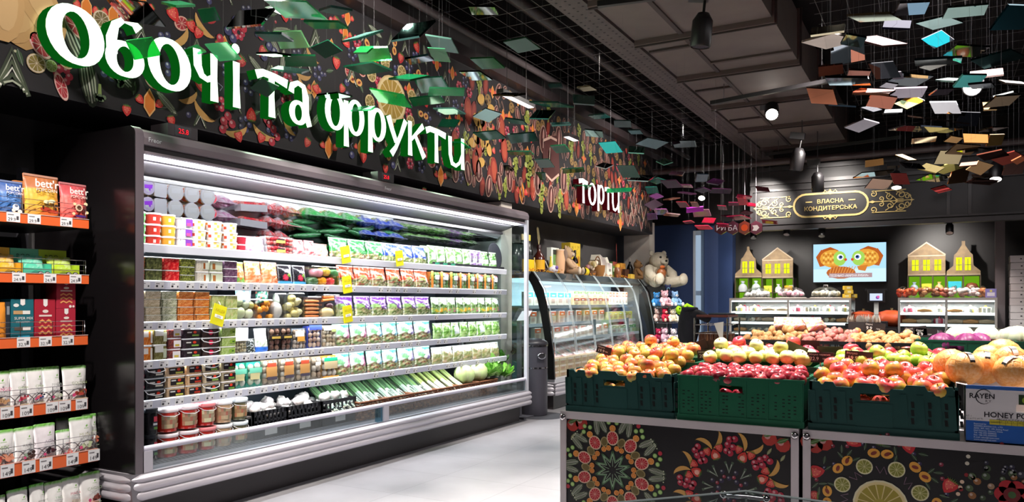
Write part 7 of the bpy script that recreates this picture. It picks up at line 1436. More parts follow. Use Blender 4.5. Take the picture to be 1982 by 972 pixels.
MB().lathe([(.15, .01), (.152, .02), (.152, .79)], '46434c', 24).build('bin_body', 'satin', bn); MB().lathe([(.155, .52), (.155, .535)], 'b8b6bc', 24, caps=False).build('steel_band', 'chrome', bn); MB().lathe([(.156, .775), (.16, .79), (.15, .81), (.1, .84), (.0, .85)], '2c2a30', 24, caps=False).build('domed_lid', 'satin', bn); MB().lathe([(.157, .76), (.157, .775)], 'c8c6cc', 24, caps=False).build('lid_ring', 'chrome', bn)
m = MB(); m.M = Matrix.Translation((.13, -.08, .66)) @ Matrix.Rotation(-.5, 4, 'Z') @ Matrix.Rotation(PI / 2, 4, 'Y'); m.lathe([(.05, 0), (.052, .02), (.04, .022)], 'd0d0d8', 18, sx=.7); m.lathe([(.04, .0215), (.0, .0216)], '0c0c0e', 18, sx=.7, caps=False); m.build('bin_opening', 'chrome', bn)
o = MB().lathe([(.0, .006), (.27, .006), (.28, .0)], '3c3c42', 28, (-3.84, 7.5, 0), caps=False).build('round_mat', 'matte'); tag(o, 'dark round mat on the floor under the grey bin', 'disk')  # flat dark disk on the floor, wider than the bin
tr = thing('wire_trolley', 'wire roll trolley with wicker baskets parked near the navy wall', 'trolley', (-2.34, 9.2, 0))
m = MB()
for x in (-.19, .19):
    for y in (-.3, .3): m.tube([(x, y, .06), (x, y, 1.06)], .012, 'b8b4b0', 6)
m.build('trolley_frame', 'chrome', tr); m = MB()
for z in (.3, .45, .6, .75, .88, .98): m.tube([(-.19, -.3, z), (.19, -.3, z), (.19, .3, z), (-.19, .3, z), (-.19, -.3, z)], .005, 'c8c0b8', 5)
for k in range(7): m.tube([(-.19 + k * .063, -.3, .15), (-.19 + k * .063, -.3, .98)], .003, 'c8c0b8', 4)
m.build('wire_cage', 'chrome', tr); MB().box(-.19, -.3, .12, .19, .3, .15, '5a5450').build('trolley_deck', 'satin', tr)
for x in (-.17, .17):
    for y in (-.27, .27): m = MB(); m.M = Matrix.Translation((x, y, .05)) @ Matrix.Rotation(PI / 2, 4, 'X'); m.lathe([(.02, -.015), (.05, -.012), (.05, .012), (.02, .015)], '2a2828', 14); m.build('wheel', 'satin', tr)
bkt = Proto(basket(.17, .72, 0))
bkt.put((-2.43, 9.05, .152), 0, 'tall pale wicker basket in the wire trolley, left'); bkt.put((-2.25, 9.05, .152), 0, 'tall brown wicker basket in the wire trolley, right')
o = MB().prism([(-2.3, 1.0), (-2.19, 1.02), (-2.2, .74)], 'y', 8.885, 8.89, 'd8d0c4').build('white_pennant', 'satin'); tag(o, 'white triangular tag hanging on the wire trolley', 'tag')
r = thing('goods_pile', 'dark red-brown board lying across the wire trolley', 'board', (-2.34, 9.2, 1.065), -.1); MB().rbox(-.19, -.2, 0, .19, .2, .03, '6a2c20', .02).build('board_body', 'satin', r); MB().rbox(-.05, -.18, .03, .17, .16, .05, '3a4450', .02).build('folded_cloth', 'matte', r)
r = thing('draped_coat', 'black coat hung over the left end of the wire trolley', 'coat', (-2.66, 9.15, 0)); m = MB(); rg = random.Random(9); lo = []
for j in range(14):
    t = j / 13; z = 1.16 - t * .78; L_ = []
    for i in range(26):
        a = 2 * PI * i / 26; w_ = (.06 + .055 * math.sin(PI * min(1, t * 1.3 + .15))) * (1 + .13 * math.sin(a * 5 + t * 3) * t); L_.append((-.06 * t + w_ * 1.15 * math.cos(a), w_ * .75 * math.sin(a), z))
    lo.append(L_)
m.loft(lo, '16151c', True, True, True); m.build('coat_body', skin('coat_cloth', [(.3, '121219'), (.7, '1f1e28')], 4, rough=.8), r)
m = MB(); m.tube([(.05, -.02, 1.1), (.12, -.05, 1.1), (.2, -.05, 1.06), (.25, -.06, 1.03)], [.06, .055, .05, .04], '15141a', 12); m.build('coat_sleeve', MATS['coat_cloth'], r); MB().tube([(.08 * math.cos(R(a)) - .0, .07 * math.sin(R(a)), 1.16) for a in range(0, 361, 30)], .025, '0e0d12', 8).build('collar', MATS['coat_cloth'], r)

# ================================================================ BAKERY at the back
BY = 12.3
def pcase(x0, x1, lab, seed, lev):
    w = x1 - x0; r = thing('pastry_case', lab, 'pastry case', ((x0 + x1) / 2, BY, 0)); a = w / 2; d = .6; F_ = 'c8c2bc'
    m = MB().box(-a, 0, 0, a, d, .46, 'd8d4d0'); m.build('case_base', 'satin', r); MB().box(-a, 0, 1.27, a, d, 1.305, 'cfc4bc').build('case_top', 'satin', r)
    for x in (-a, -a + .1, -.015, a - .03): m = MB().box(x, 0 if x != -a + .1 else d - .03, .46, x + .03, .03 if x != -a + .1 else d, 1.27, F_); m.build('case_post', 'satin', r)
    MB().box(-a, d - .01, .46, a, d, 1.27, 'dedada').build('rear_panel', 'satin', r)
    MB().box(-a + .03, .004, .46, a - .03, .01, 1.27, 'e8f0f0').build('front_glass', 'glass', r); MB().box(-a, .03, .46, -a + .006, d, 1.27, 'e8f0f0').build('end_glass', 'glass', r); MB().box(a - .006, .03, .46, a, d, 1.27, 'e8f0f0').build('end_glass', 'glass', r)
    for z in (1.09, .93, .77):
        s_ = MB().box(-a + .02, .05, z - .014, a - .02, d - .02, z, 'f4f4f4').build('shelf', 'satin', r); MB().box(-a + .02, .042, z - .03, a - .02, .05, z + .004, 'f6f6fa').build('lit_shelf_edge', 'emit2.4', s_)
    MB().box(-a + .02, .04, 1.245, a - .02, .07, 1.268, 'f6f6fa').build('lamp_strip', 'emit3', r); MB().box(-a + .05, -.002, .5, -a + .12, 0, .53, '6a6a6a').build('case_badge', 'satin', r)
    return r
def pastry(name, kind, cols, s=1.0):
    r = thing(name, 'x', 'pastry'); rg = random.Random(len(name) + len(cols))
    m = MB().rbox(-.085 * s, -.06, 0, .085 * s, .06, .008, 'e8e4e0', .01); m.build('tray', 'satin', r); m = MB()
    if kind == 'rolls':
        for k in range(3): m.tube([(-.07 * s, -.035 + k * .035, .03), (0, -.035 + k * .035, .036), (.07 * s, -.035 + k * .035, .03)], [.016, .024, .016], rg.choice(cols), 8)
    elif kind == 'cake': m.lathe([(.055, .008), (.058, .05), (.05, .062), (.0, .065)], cols[0], 14, fn=lambda u, v: cols[int(u * 14) % len(cols)], caps=False); m.ell((0, 0, .07), .014, cols[-1], 8, 6)
    elif kind == 'slices':
        for k in range(4): m.prism([(-.05, .008), (.05, .008), (.05, .045), (-.05, .055)], 'x', (-.075 + k * .04) * s, (-.045 + k * .04) * s, rg.choice(cols))
    else:
        for k in range(9): m.ell((rg.uniform(-.065, .065) * s, rg.uniform(-.04, .04), .024 + .012 * (k // 5)), .021, rg.choice(cols), 8, 6, .06, rg)
    m.build('baked_goods', 'satin', r); return r
KN = [('cream_puffs', 'puffs', ['e8d8c0', 'f0e4d0', 'd8bc98'], 'cream puffs'), ('berry_cake', 'cake', ['f0e0e0', 'd87080', 'b83048'], 'pink berry cake'), ('cake_slices', 'slices', ['e8d0b0', '8a5a40', 'f0e8dc'], 'brown cake slices'), ('pastry_rolls', 'rolls', ['c88a50', 'b87440', 'd8a068'], 'golden pastry rolls'), ('pink_pastries', 'puffs', ['e8b8c0', 'f4d8dc', 'd890a0'], 'pink pastries'), ('white_cake', 'cake', ['f4f0e8', 'e8e0d0', 'd8c060'], 'white iced cake'), ('eclairs', 'rolls', ['5a3424', '7a4c34', 'c8a888'], 'dark eclairs')]
KP = [Proto(pastry(*k[:3])) for k in KN]
for ci, (x0, x1, lab, cn) in enumerate(((-2.94, -1.17, 'long lit pastry case on the left of the bakery counter', 'left'), (-.555, .65, 'shorter lit pastry case on the right of the bakery counter', 'right'))):
    pcase(x0, x1, lab, ci, 3); rg = random.Random(20 + ci); n = 8 if ci == 0 else 6
    light('AREA', 'pastry_case_light', ((x0 + x1) / 2, BY + .12, 1.235), 42, (1, .97, .94), .04, x1 - x0 - .1, rot=(R(25), 0, PI / 2) if False else (0, 0, PI / 2))
    for si, (z, sn) in enumerate(((1.09, 'top'), (.93, 'middle'), (.77, 'lower'))):
        for i in range(n):
            k = rg.randrange(len(KN)); KP[k].put((x0 + .14 + i * (x1 - x0 - .26) / (n - 1), BY + .16, z), 0, 'tray of %s, %s, %s shelf, %s pastry case' % (KN[k][3], nth(i, n), sn, cn), 'pastries in the %s pastry case' % cn, 1.3)
            if si < 2: KP[(k + 3) % 7].put((x0 + .16 + i * (x1 - x0 - .28) / (n - 1), BY + .36, z), 0, 'tray of %s, %s, rear row, %s shelf, %s case' % (KN[(k + 3) % 7][3], nth(i, n), sn, cn), 'pastries in the %s pastry case' % cn, 1.3)
BZ = 1.306
by = lambda px, y=BY + .25: aY(px, 570, y).x
def dome(cols, lab, px, w=.46):
    r = thing('cake_dome', lab, 'cake dome', (by(px), BY + .25, BZ)); MB().lathe([(w / 2, 0), (w / 2, .008), (w * .46, .012)], 'b8b0a8', 24, sy=.6).build('tray', 'satin', r)
    MB().lathe([(w * .47, .012), (w * .45, .06), (w * .36, .13), (w * .2, .165), (.02, .172)], 'f4f8f8', 24, sy=.6).build('clear_dome', 'clear', r); MB().tube([(-.03, 0, .17), (-.03, 0, .195), (.03, 0, .195), (.03, 0, .17)], .005, 'c8c4c0', 6).build('dome_handle', 'gloss', r)
    m = MB(); rg = random.Random(int(px))
    for k in range(60): a, q = rg.uniform(0, 6.28), w * .4 * math.sqrt(rg.random()); m.ell((q * math.cos(a), q * .55 * math.sin(a), .035 + .07 * rg.random() * (1 - q / w)), (.034, .032, .032), rg.choice(cols), 8, 6, .06, rg)
    m.build('meringues', 'satin', r)
dome(['f6f2f0', 'fdfbf8', 'efe8e4'], 'clear dome over white meringues, leftmost of the three domes', 1465); dome(['f0c8d0', 'f6dce0', 'e8a0b4', 'f8e8ea'], 'clear dome over pink meringues, middle of the three domes', 1531); dome(['f4ecd8', 'faf4e8', 'ece0c8'], 'clear dome over cream meringues, rightmost of the three domes', 1598)
for k, (px, z, t_) in enumerate(((1640, 0, 'lower left'), (1650, 0, 'lower right'), (1643, .06, 'middle'), (1641, .12, 'top'))):
    r = thing('yellow_box', 'small yellow pastry box in the stack by the domes, %s' % t_, 'box', (by(px), BY + .22 + .09 * (k == 1), BZ + z), .1 * k, 'yellow pastry boxes'); MB().rbox(-.06, -.05, 0, .06, .05, .058, 'f0c840', .004).build('box_body', 'satin', r); p_ = PR((0, -.05, 0), (1, 0, 0), (0, 0, 1), .001); p_.rect(-.02, .015, .03, .045, 'f8e8a8', 0); p_.build('box_print', 'satin', r)
rg = random.Random(31)
for k, (px, c_, w, l_) in enumerate(((1748, ['d8502c', 'e0683c', 'c83c20'], .14, 'orange gingerbread, leftmost'), (1766, ['e0582c', 'b83a1c', 'e87848'], .13, 'dark orange gingerbread'), (1790, ['a86a3c', '8a4c2c', 'c08850'], .16, 'brown buns'), (1812, ['9a5a34', 'c08050', '7a4028'], .13, 'dark brown buns'), (1830, ['c86a50', 'd88a70', 'a84a3c'], .12, 'reddish pastries'), (1846, ['e8c8c0', 'd8a8a0', 'f4e0d8'], .1, 'pale pink pastries'), (1864, ['e8d0c8', 'f0e4dc', 'c89888'], .12, 'cream pastries'), (1884, ['f0e0dc', 'e8c8c8', 'd8e0f0'], .14, 'white meringue in a blue bow bag'), (1902, ['d88a50', 'e0a060', 'b86a38'], .1, 'golden pastry'))):
    r = thing('pastry_bag', 'clear pack of %s on the right pastry case' % l_, 'pastry pack', (by(px), BY + .22, BZ), 0, 'pastry packs on the right case'); m = MB(); [m.ell((rg.uniform(-.4, .4) * w, rg.uniform(-.05, .05), rg.uniform(.03, .12)), (.036, .034, .03), rg.choice(c_), 8, 6, .06, rg) for i in range(12)]; m.build('baked_goods', 'satin', r); MB().ell((0, 0, .08), (w * .55, .09, .085), 'ffffff', 12, 8).build('clear_wrap', 'clear', r)
r = thing('purple_box', 'small purple-blue box at the right end of the right pastry case', 'box', (by(1917), BY + .15, BZ)); MB().rbox(-.065, -.04, 0, .065, .04, .12, '8a80c0', .004).build('box_body', 'satin', r); p_ = PR((0, -.04, 0), (1, 0, 0), (0, 0, 1), .001); p_.rect(-.045, .02, .045, .07, 'e8e0f0', 0); p_.disc(0, .09, .016, 'e0d070', 0); p_.build('box_print', 'satin', r)
# counter with scale between the cases
MB().box(-1.14, BY + .1, 0, -.57, BY + .6, .88, '2c282a').build('counter_unit', 'satin'); tag(bpy.data.objects['counter_unit'], 'dark counter between the two pastry cases', 'counter')
r = thing('weighing_scale', 'black scale with a lit screen on a grey column between the pastry cases', 'scale', (-.86, BY + .3, .881)); MB().rbox(-.16, -.14, 0, .16, .14, .08, '26242a', .01).build('scale_base', 'satin', r); MB().box(-.03, .05, .08, .03, .09, .38, 'b0aca8').build('column', 'satin', r); h_ = MB().rbox(-.12, .02, .36, .12, .08, .55, '1a181c', .01).build('display_head', 'satin', r); MB().rbox(-.15, .03, .53, .15, .09, .56, '141216', .01).build('hood', 'satin', r)
p_ = PR((0, .02, 0), (1, 0, 0), (0, 0, 1), .001); p_.rect(-.085, .385, .085, .49, 'c8d4f0', 0); p_.disc(.02, .43, .025, '7a50a0', 1); p_.disc(.03, .44, .018, 'd860a0', 2); p_.build('lit_screen', 'emit1', h_)
r = thing('meringue_tray', 'clear pack of tall meringues on a black crate beside the scale', 'meringue pack', (-1.0, BY - .02, .86)); m = MB(); rg = random.Random(7); [m.lathe([(.02, 0), (.022, .03), (.012, .06), (.002, .09 + rg.uniform(0, .03))], rg.choice(['ecd8c8', 'd8b8a0', 'f4e8e0']), 8, (rg.uniform(-.2, .2), rg.uniform(-.07, .07), .09)) for k in range(36)]; m.build('meringues', 'satin', r); MB().box(-.24, -.1, 0, .24, .1, .07, '1a181a').build('black_crate', 'satin', r); MB().rbox(-.23, -.09, .07, .23, .09, .21, 'ffffff', .02).build('clear_lid', 'clear', r)
MB().box(-1.14, BY - .14, 0, -.57, BY + .09, .858, '1f1c1f').build('front_shelf', 'satin'); tag(bpy.data.objects['front_shelf'], 'low black shelf unit in front of the scale counter', 'shelf unit')
def pumpkin(s, x, y, z, lab):
    r = thing('pumpkin', lab, 'pumpkin', (x, y, z)); m = MB(); n = 24; lo = [[((q * (1 + .06 * abs(math.cos(5 * 2 * PI * k / n)))) * math.cos(2 * PI * k / n) * s, (q * (1 + .06 * abs(math.cos(5 * 2 * PI * k / n)))) * math.sin(2 * PI * k / n) * s, h * s) for k in range(n)] for q, h in ((.04, .02), (.12, .0), (.18, .06), (.19, .13), (.15, .2), (.06, .23), (.02, .215))]; m.loft(lo, 'd8562c', True, True, True); m.build('pumpkin_shell', 'satin', r); MB().tube([(0, 0, .2 * s), (.01, 0, .26 * s)], .018 * s, '5a4a24', 7).build('stem', 'matte', r)
pumpkin(1.0, -1.05, BY + .5, .881, 'orange pumpkin behind the scale, left one'); pumpkin(1.05, -.67, BY + .48, .881, 'orange-brown pumpkin behind the scale, right one')
# house-shaped shelves with lit windows
def house(x0, x1, z0, z1, gable, cols, rows, lab, items):
    w = x1 - x0; a = w / 2; r = thing('house_shelf', lab, 'house shelf', ((x0 + x1) / 2, 13.4, 0)); y0, y1 = -.16, .14; wood = '8a745c'; zs = z0 + (z1 - z0) * .56
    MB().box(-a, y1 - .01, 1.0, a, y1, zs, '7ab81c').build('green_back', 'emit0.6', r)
    for i in range(cols + 1): MB().box(-a + i * w / cols - .008, y0, 1.0, -a + i * w / cols + .008, y1, zs, '4a3c30').build('divider', 'satin', r)
    for z in (zs, zs - .24, zs - .48): MB().box(-a, y0, z - .012, a, y1, z, '3c3028').build('board', 'satin', r)
    H_ = z1 - zs
    if gable == 'step': out = [(-a, zs), (a, zs), (a, zs + .12 * H_), (a * .6, zs + .28 * H_), (a * .55, zs + .6 * H_), (a * .4, zs + .66 * H_), (a * .1, z1 - .06), (a * .1, z1), (-a * .1, z1), (-a * .1, z1 - .06), (-a * .4, zs + .66 * H_), (-a * .55, zs + .6 * H_), (-a * .6, zs + .28 * H_), (-a, zs + .12 * H_)]
    else: out = [(-a, zs), (a, zs), (a, zs + .62 * H_), (0, z1), (-a, zs + .62 * H_)]
    f_ = MB().prism(out, 'y', y0, y0 + .02, wood).build('facade', noisy('house_wood', '7c6850', '97805f', 14, .7), r)
    p_ = PR((0, y0, 0), (1, 0, 0), (0, 0, 1), .001); p_.line([(-a, zs + .01), (a, zs + .01)], .02, 'a8947a', 0)
    if gable != 'step': p_.line([(-a, zs + .58 * H_), (a, zs + .58 * H_)], .016, 'b09c80', 0); p_.line([(-a, zs + .62 * H_ - .01), (0, z1 - .014), (a, zs + .62 * H_ - .01)], .018, 'b09c80', 1)
    p_.build('facade_trim', 'satin', f_); nw = 3 if gable != 'step' else 2
    for k in range(nw):
        c_ = (k - (nw - 1) / 2) * (w * .3 if nw == 3 else w * .26); ww = w * .09; wb = MB().box(c_ - ww, y0 - .004, zs + .14 * H_, c_ + ww, y0 - .001, zs + (.46 if nw == 3 else .52) * H_, 'd8e020').build('lit_window', 'emit1.1', r)
        q = PR((0, y0 - .004, 0), (1, 0, 0), (0, 0, 1), .001); q.line([(c_, zs + .14 * H_), (c_, zs + .48 * H_)], .008, '6a5a30', 0); q.line([(c_ - ww, zs + .3 * H_), (c_ + ww, zs + .3 * H_)], .008, '6a5a30', 0); q.build('window_bars', 'satin', wb)
    for (ci, ri, kind, c_, l_) in items:
        x = (x0 + x1) / 2 - a + (ci + .5) * w / cols; z = zs - .24 * (ri + 1) + .001; s = min(.09, w / cols * .4)
        if kind == 'box': t = thing('gift_box', l_, 'gift box', (x, 13.33, z)); MB().rbox(-s, -.04, 0, s, .04, s * 1.7, c_, .004).build('box_body', 'satin', t); q = PR((0, -.04, 0), (1, 0, 0), (0, 0, 1), .001); q.disc(.01, s * .75, s * .22, '3a2a18', 0); q.disc(.01, s * .75, s * .12, c_, 1); q.build('box_print', 'satin', t)
        elif kind == 'bag': t = thing('sweets_bag', l_, 'sweets bag', (x, 13.33, z)); MB().lathe([(s * .8, 0), (s * .9, s * .6), (s * .7, s * 1.2), (s * .2, s * 1.6), (s * .5, s * 2.1)], c_, 12, sy=.6).build('bag_body', 'satin', t); MB().lathe([(s * .26, s * 1.52), (s * .26, s * 1.66)], '8ab0d0', 10, sy=.7, caps=False).build('ribbon', 'satin', t)
        else: t = thing('gingerbread', l_, 'gingerbread', (x, 13.33, z)); MB().lathe([(s, 0), (s * 1.05, s * .7), (s * .7, s * 1.3), (0, s * 1.5)], c_, 12, sy=.5, caps=False).build('cake_body', 'satin', t); MB().ell((0, -s * .3, s * .7), (s * .5, s * .25, s * .4), 'e8c8b0', 8, 6).build('icing', 'satin', t)
X_ = lambda px: aY(px, 500, 13.4).x
hz = lambda py, px=1500: aY(px, py, 13.4).z
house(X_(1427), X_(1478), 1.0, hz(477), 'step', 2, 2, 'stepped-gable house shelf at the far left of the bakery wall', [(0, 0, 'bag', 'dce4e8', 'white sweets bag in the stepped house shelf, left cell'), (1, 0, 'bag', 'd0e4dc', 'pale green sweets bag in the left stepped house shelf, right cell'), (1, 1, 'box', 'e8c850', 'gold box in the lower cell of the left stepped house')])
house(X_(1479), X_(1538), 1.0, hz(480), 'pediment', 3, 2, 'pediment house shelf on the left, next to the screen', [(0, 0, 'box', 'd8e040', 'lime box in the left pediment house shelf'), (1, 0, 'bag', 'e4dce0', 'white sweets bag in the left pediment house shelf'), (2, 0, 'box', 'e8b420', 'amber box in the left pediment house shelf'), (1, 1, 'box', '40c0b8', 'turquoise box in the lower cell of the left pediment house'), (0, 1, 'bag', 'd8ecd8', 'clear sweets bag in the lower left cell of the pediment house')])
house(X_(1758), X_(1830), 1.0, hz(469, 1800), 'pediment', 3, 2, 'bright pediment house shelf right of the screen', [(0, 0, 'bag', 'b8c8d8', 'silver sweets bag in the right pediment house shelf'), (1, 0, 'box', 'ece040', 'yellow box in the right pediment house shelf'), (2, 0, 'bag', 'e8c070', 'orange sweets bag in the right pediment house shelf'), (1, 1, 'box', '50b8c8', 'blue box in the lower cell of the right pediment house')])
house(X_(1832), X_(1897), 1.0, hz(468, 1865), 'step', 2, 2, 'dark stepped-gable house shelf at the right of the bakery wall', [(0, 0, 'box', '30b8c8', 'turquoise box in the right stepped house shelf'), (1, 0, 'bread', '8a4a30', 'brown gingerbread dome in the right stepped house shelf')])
# screen
tv = thing('wall_screen', 'wide wall screen showing two orange fish-shaped cakes', 'screen', (-1.315, 13.5, 1.88)); MB().rbox(-.56, 0, -.33, .56, .06, .33, '1a1a1e', .01).build('screen_bezel', 'satin', tv); MB().box(-.2, .06, -.15, .2, .12, .15, '1a1a1e').build('wall_bracket', 'satin', tv)
p_ = PR((0, 0, 0), (1, 0, 0), (0, 0, 1), .0015); p_.rect(-.54, -.31, .54, .31, 'a8d4f0', 0); p_.rect(-.54, -.31, .54, -.1, 'c4e2f4', 1)
for s_ in (-1, 1):
    X2 = lambda u, s_=s_: s_ * u
    p_.poly([(X2(.5), .1), (X2(.42), .22), (X2(.34), .2), (X2(.4), .06), (X2(.34), -.04), (X2(.44), -.06)], 'b05a24', 2); p_.poly([(X2(.15), .2), (X2(.28), .26), (X2(.4), .22), (X2(.36), .16)], 'a8501c', 2)
    p_.disc(X2(.25), .07, .19, 'd89a3c', 3, .145); p_.disc(X2(.14), .07, .1, '9ac858', 4, .12)
    for i in range(5):
        for j in range(4): p_.disc(X2(.24 + i * .035), -.0 + j * .045 + (i % 2) * .02, .016, 'b8742c' if (i + j) % 2 else 'ecc060', 5)
    p_.disc(X2(.13), .09, .05, 'f4f4f4', 6); p_.disc(X2(.125), .09, .03, '3a5a9a', 7); p_.disc(X2(.12), .095, .015, '101820', 8); p_.disc(X2(.05), .05, .022, 'c84a24', 6); p_.poly([(X2(.12), -.06), (X2(.28), -.04), (X2(.24), -.14), (X2(.14), -.12)], 'c87830', 6)
p_.disc(-.12, -.16, .22, 'b0602c', 7, .1)
for i in range(9): p_.line([(-.3 + i * .04, -.22), (-.26 + i * .045, -.06)], .012, 'd89048', 8)
p_.rect(-.3, -.24, .34, -.17, 'a88a8c', 9); p_.text('ПІСЕНЬКО «МАРІНА РИБКИ»', 0, -.225, .05, 'f8f4f4', 10, 'c', .8); p_.build('lit_picture', 'emit1.0', tv)
# black beam with the gold lettering
bm = MB(); bm.box(-2.55, 12.0, 2.32, 2.6, 12.12, 3.25, '1a1719'); o = bm.build('beam_2', noisy('sign_black', '161315', '201c1e', 3, .5)); struct(o)
m = MB()
for z, h_, y in ((2.32, .06, 11.95), (2.4, .025, 11.97), (2.9, .03, 11.97), (3.0, .05, 11.96), (3.2, .06, 11.94)): m.box(-2.55, y, z, 2.6, 12.0, z + h_, '2a2628')
for x in (-2.55, .05, .3, 1.6): m.box(x, 11.97, 2.42, x + .04, 12.0, 2.9, '2a2628')
o2 = m.build('beam_molding', 'satin'); o2.parent = o
sg = thing('bakery_sign', 'gold scrollwork sign with two words in an oval frame over the bakery', 'sign', (-1.42, 11.99, 2.66)); G_ = 'd8bc78'
p_ = PR((0, 0, 0), (1, 0, 0), (0, 0, 1), .002)
def oval(w, h, n=10):
    q = []
    for cx, a0 in ((w - h, -90), (-(w - h), 90)): q += [(cx + h * math.cos(R(a0 + 180 * i / n)), h * math.sin(R(a0 + 180 * i / n))) for i in range(n + 1)]
    return q + [q[0]]
p_.line(oval(.5, .165), .028, G_); p_.text('ВЛАСНА', 0, .022, .082, G_, 1, 'c', 1.05, 1); p_.text('КОНДИТЕРСЬКА', 0, -.078, .082, G_, 1, 'c', 1.05, 1)
for s_ in (-1, 1):
    p_.rect(s_ * .29 - .045, .042, s_ * .29 + .045, .058, G_, 1)
    def sp(cx, cy, r0, a0, turns, d_, s_=s_): p_.line([(s_ * (cx + r0 * (1 - .75 * t / 24) * math.cos(R(a0 + d_ * turns * 360 * t / 24))), cy + r0 * (1 - .75 * t / 24) * math.sin(R(a0 + d_ * turns * 360 * t / 24))) for t in range(25)], .011, G_, 1)
    p_.line([(s_ * .5, 0), (s_ * 1.08, 0)], .012, G_, 1)
    for v in (-1, 1):
        p_.line([(s_ * .55, v * .15), (s_ * .98, v * .15)], .012, G_, 1); sp(.57, v * .11, .045, 90 * v, 1.2, -v if s_ > 0 else -v); sp(.78, v * .06, .05, 90, 1.3, v); sp(.67, v * .04, .035, -90 * v, 1.2, v); sp(.92, v * .08, .06, 180, 1.3, -v); sp(1.0, v * .05, .04, 0, 1.2, v)
        p_.line([(s_ * .72, v * .13), (s_ * .8, v * .08), (s_ * .86, v * .02), (s_ * .95, v * .02)], .01, G_, 1); p_.line([(s_ * .84, v * .15), (s_ * .9, v * .11), (s_ * 1.0, v * .1), (s_ * 1.05, v * .02)], .01, G_, 1)
    p_.poly([(s_ * .5, .0), (s_ * .56, .02), (s_ * .6, 0), (s_ * .56, -.02)], G_, 2); p_.disc(s_ * .86, 0, .018, G_, 2); p_.disc(s_ * 1.05, .0, .016, G_, 2)
for v in (-1, 1):
    p_.disc(0, v * .18, .035, G_, 2); p_.line([(-.1, v * .17), (-.07, v * .21), (-.04, v * .18), (0, v * .22), (.04, v * .18), (.07, v * .21), (.1, v * .17)], .012, G_, 2)
p_.build('gold_artwork', 'satin', sg)
# hexagonal fish-counter sign
for k, (px, t_, c_, l_) in enumerate(((1395, 'РИ', '5a2430', 'first, with two pale letters'), (1418, 'БА', '5a2838', 'second, with two pale letters'), (1441, '', '6a2a20', 'third, glowing orange'), (1463, '', '5a2a38', 'fourth, with a pale glowing fish'))):
    q = aY(px, 441, 11.6); r = thing('hexagon_sign', 'dark red hanging hexagon sign, %s' % l_, 'hanging sign', tuple(q), 0, 'hexagon signs'); MB().prism([(.105 * math.cos(R(30 + 60 * i)), .105 * math.sin(R(30 + 60 * i))) for i in range(6)], 'y', 0, .04, c_).build('hexagon_panel', 'gloss', r)
    MB().tube([(0, .02, .1), (0, .02, 4.3 - q.z)], .004, '8a8488', 5).build('hanging_rod', 'satin', r); p2 = PR((0, 0, 0), (1, 0, 0), (0, 0, 1), .002)
    if t_: p2.text(t_, 0, -.04, .11, 'c8b0b4', 1, 'c')
    elif k == 2: p2.disc(0, .0, .05, 'd8502c', 1)
    else: p2.poly([(-.05, -.04), (.01, -.045), (.05, 0), (.02, .04), (-.05, .035), (-.03, 0)], 'f0d8d0', 1)
    p2.build('lit_mark', 'emit0.6', r)
# right edge: grey post and a stack of white boxes, dark rack in front
struct(MB().box(.66, 13.0, 0, .78, 13.12, 3.2, '5a5052').build('pillar_3', 'satin'))
bx0 = aY(1955, 500, 12.9).x
for k in range(16):
    r = thing('flat_box', 'flat white bakery box, %s from the top of the stack at the right edge' % (ORD + ['x'])[15 - k] if k < 15 else 'flat white bakery box on top of the stack at the right edge', 'box', (bx0 + .22, 13.05, .3 + k * .1), .02 * (k % 3 - 1), 'stack of flat white boxes'); MB().rbox(-.22, -.2, 0, .22, .2, .096, 'bfb4b4', .004).build('box_body', 'satin', r); MB().box(-.1, -.203, .04, -.08, -.2, .056, '2a2426').build('box_slot', 'matte', r)
MB().box(bx0 - .02, 12.8, 0, bx0 + .5, 13.3, .299, '2a2628').build('box_pallet', 'satin'); tag(bpy.data.objects['box_pallet'], 'dark plinth under the stack of white boxes', 'plinth')
MB().box(.72, 11.6, 0, 1.6, 12.0, .84, '1c191c').build('dark_counter', 'satin'); tag(bpy.data.objects['dark_counter'], 'low black counter at the right edge before the white boxes', 'counter')

# ================================================================ CEILING LAMPS
def track(a, b, z, lab):
    p0, p1 = aZ(*a, z), aZ(*b, z); r = MB(); d = (p1 - p0); n_ = Vector((-d.y, d.x, 0)).normalized() * .02
    r.loft([[tuple(p0 + n_), tuple(p0 - n_), tuple(p0 - n_ + Vector((0, 0, .04))), tuple(p0 + n_ + Vector((0, 0, .04)))], [tuple(p1 + n_), tuple(p1 - n_), tuple(p1 - n_ + Vector((0, 0, .04))), tuple(p1 + n_ + Vector((0, 0, .04)))]], '121012')
    o = r.build('light_track', 'satin'); tag(o, lab, 'light track')
    m = MB()
    for t in (.1, .9): q = p0 + d * t; m.tube([(q.x, q.y, z + .04), (q.x, q.y, 3.6 if -2.72 < q.x < -1.2 else 4.3)], .004, '4a4648', 4)
    m.build('track_hanger', 'satin', o)
track((1376, 203), (1660, 150), 3.4, 'black ceiling light track crossing under the air duct, nearest one'); track((1483, 302), (1745, 268), 3.4, 'black ceiling light track further back under the duct'); track((1157, 14), (1268, 0), 3.4, 'short black light track at the top edge of the ceiling'); track((1552, 350), (1668, 338), 3.15, 'black light track just in front of the bakery sign')
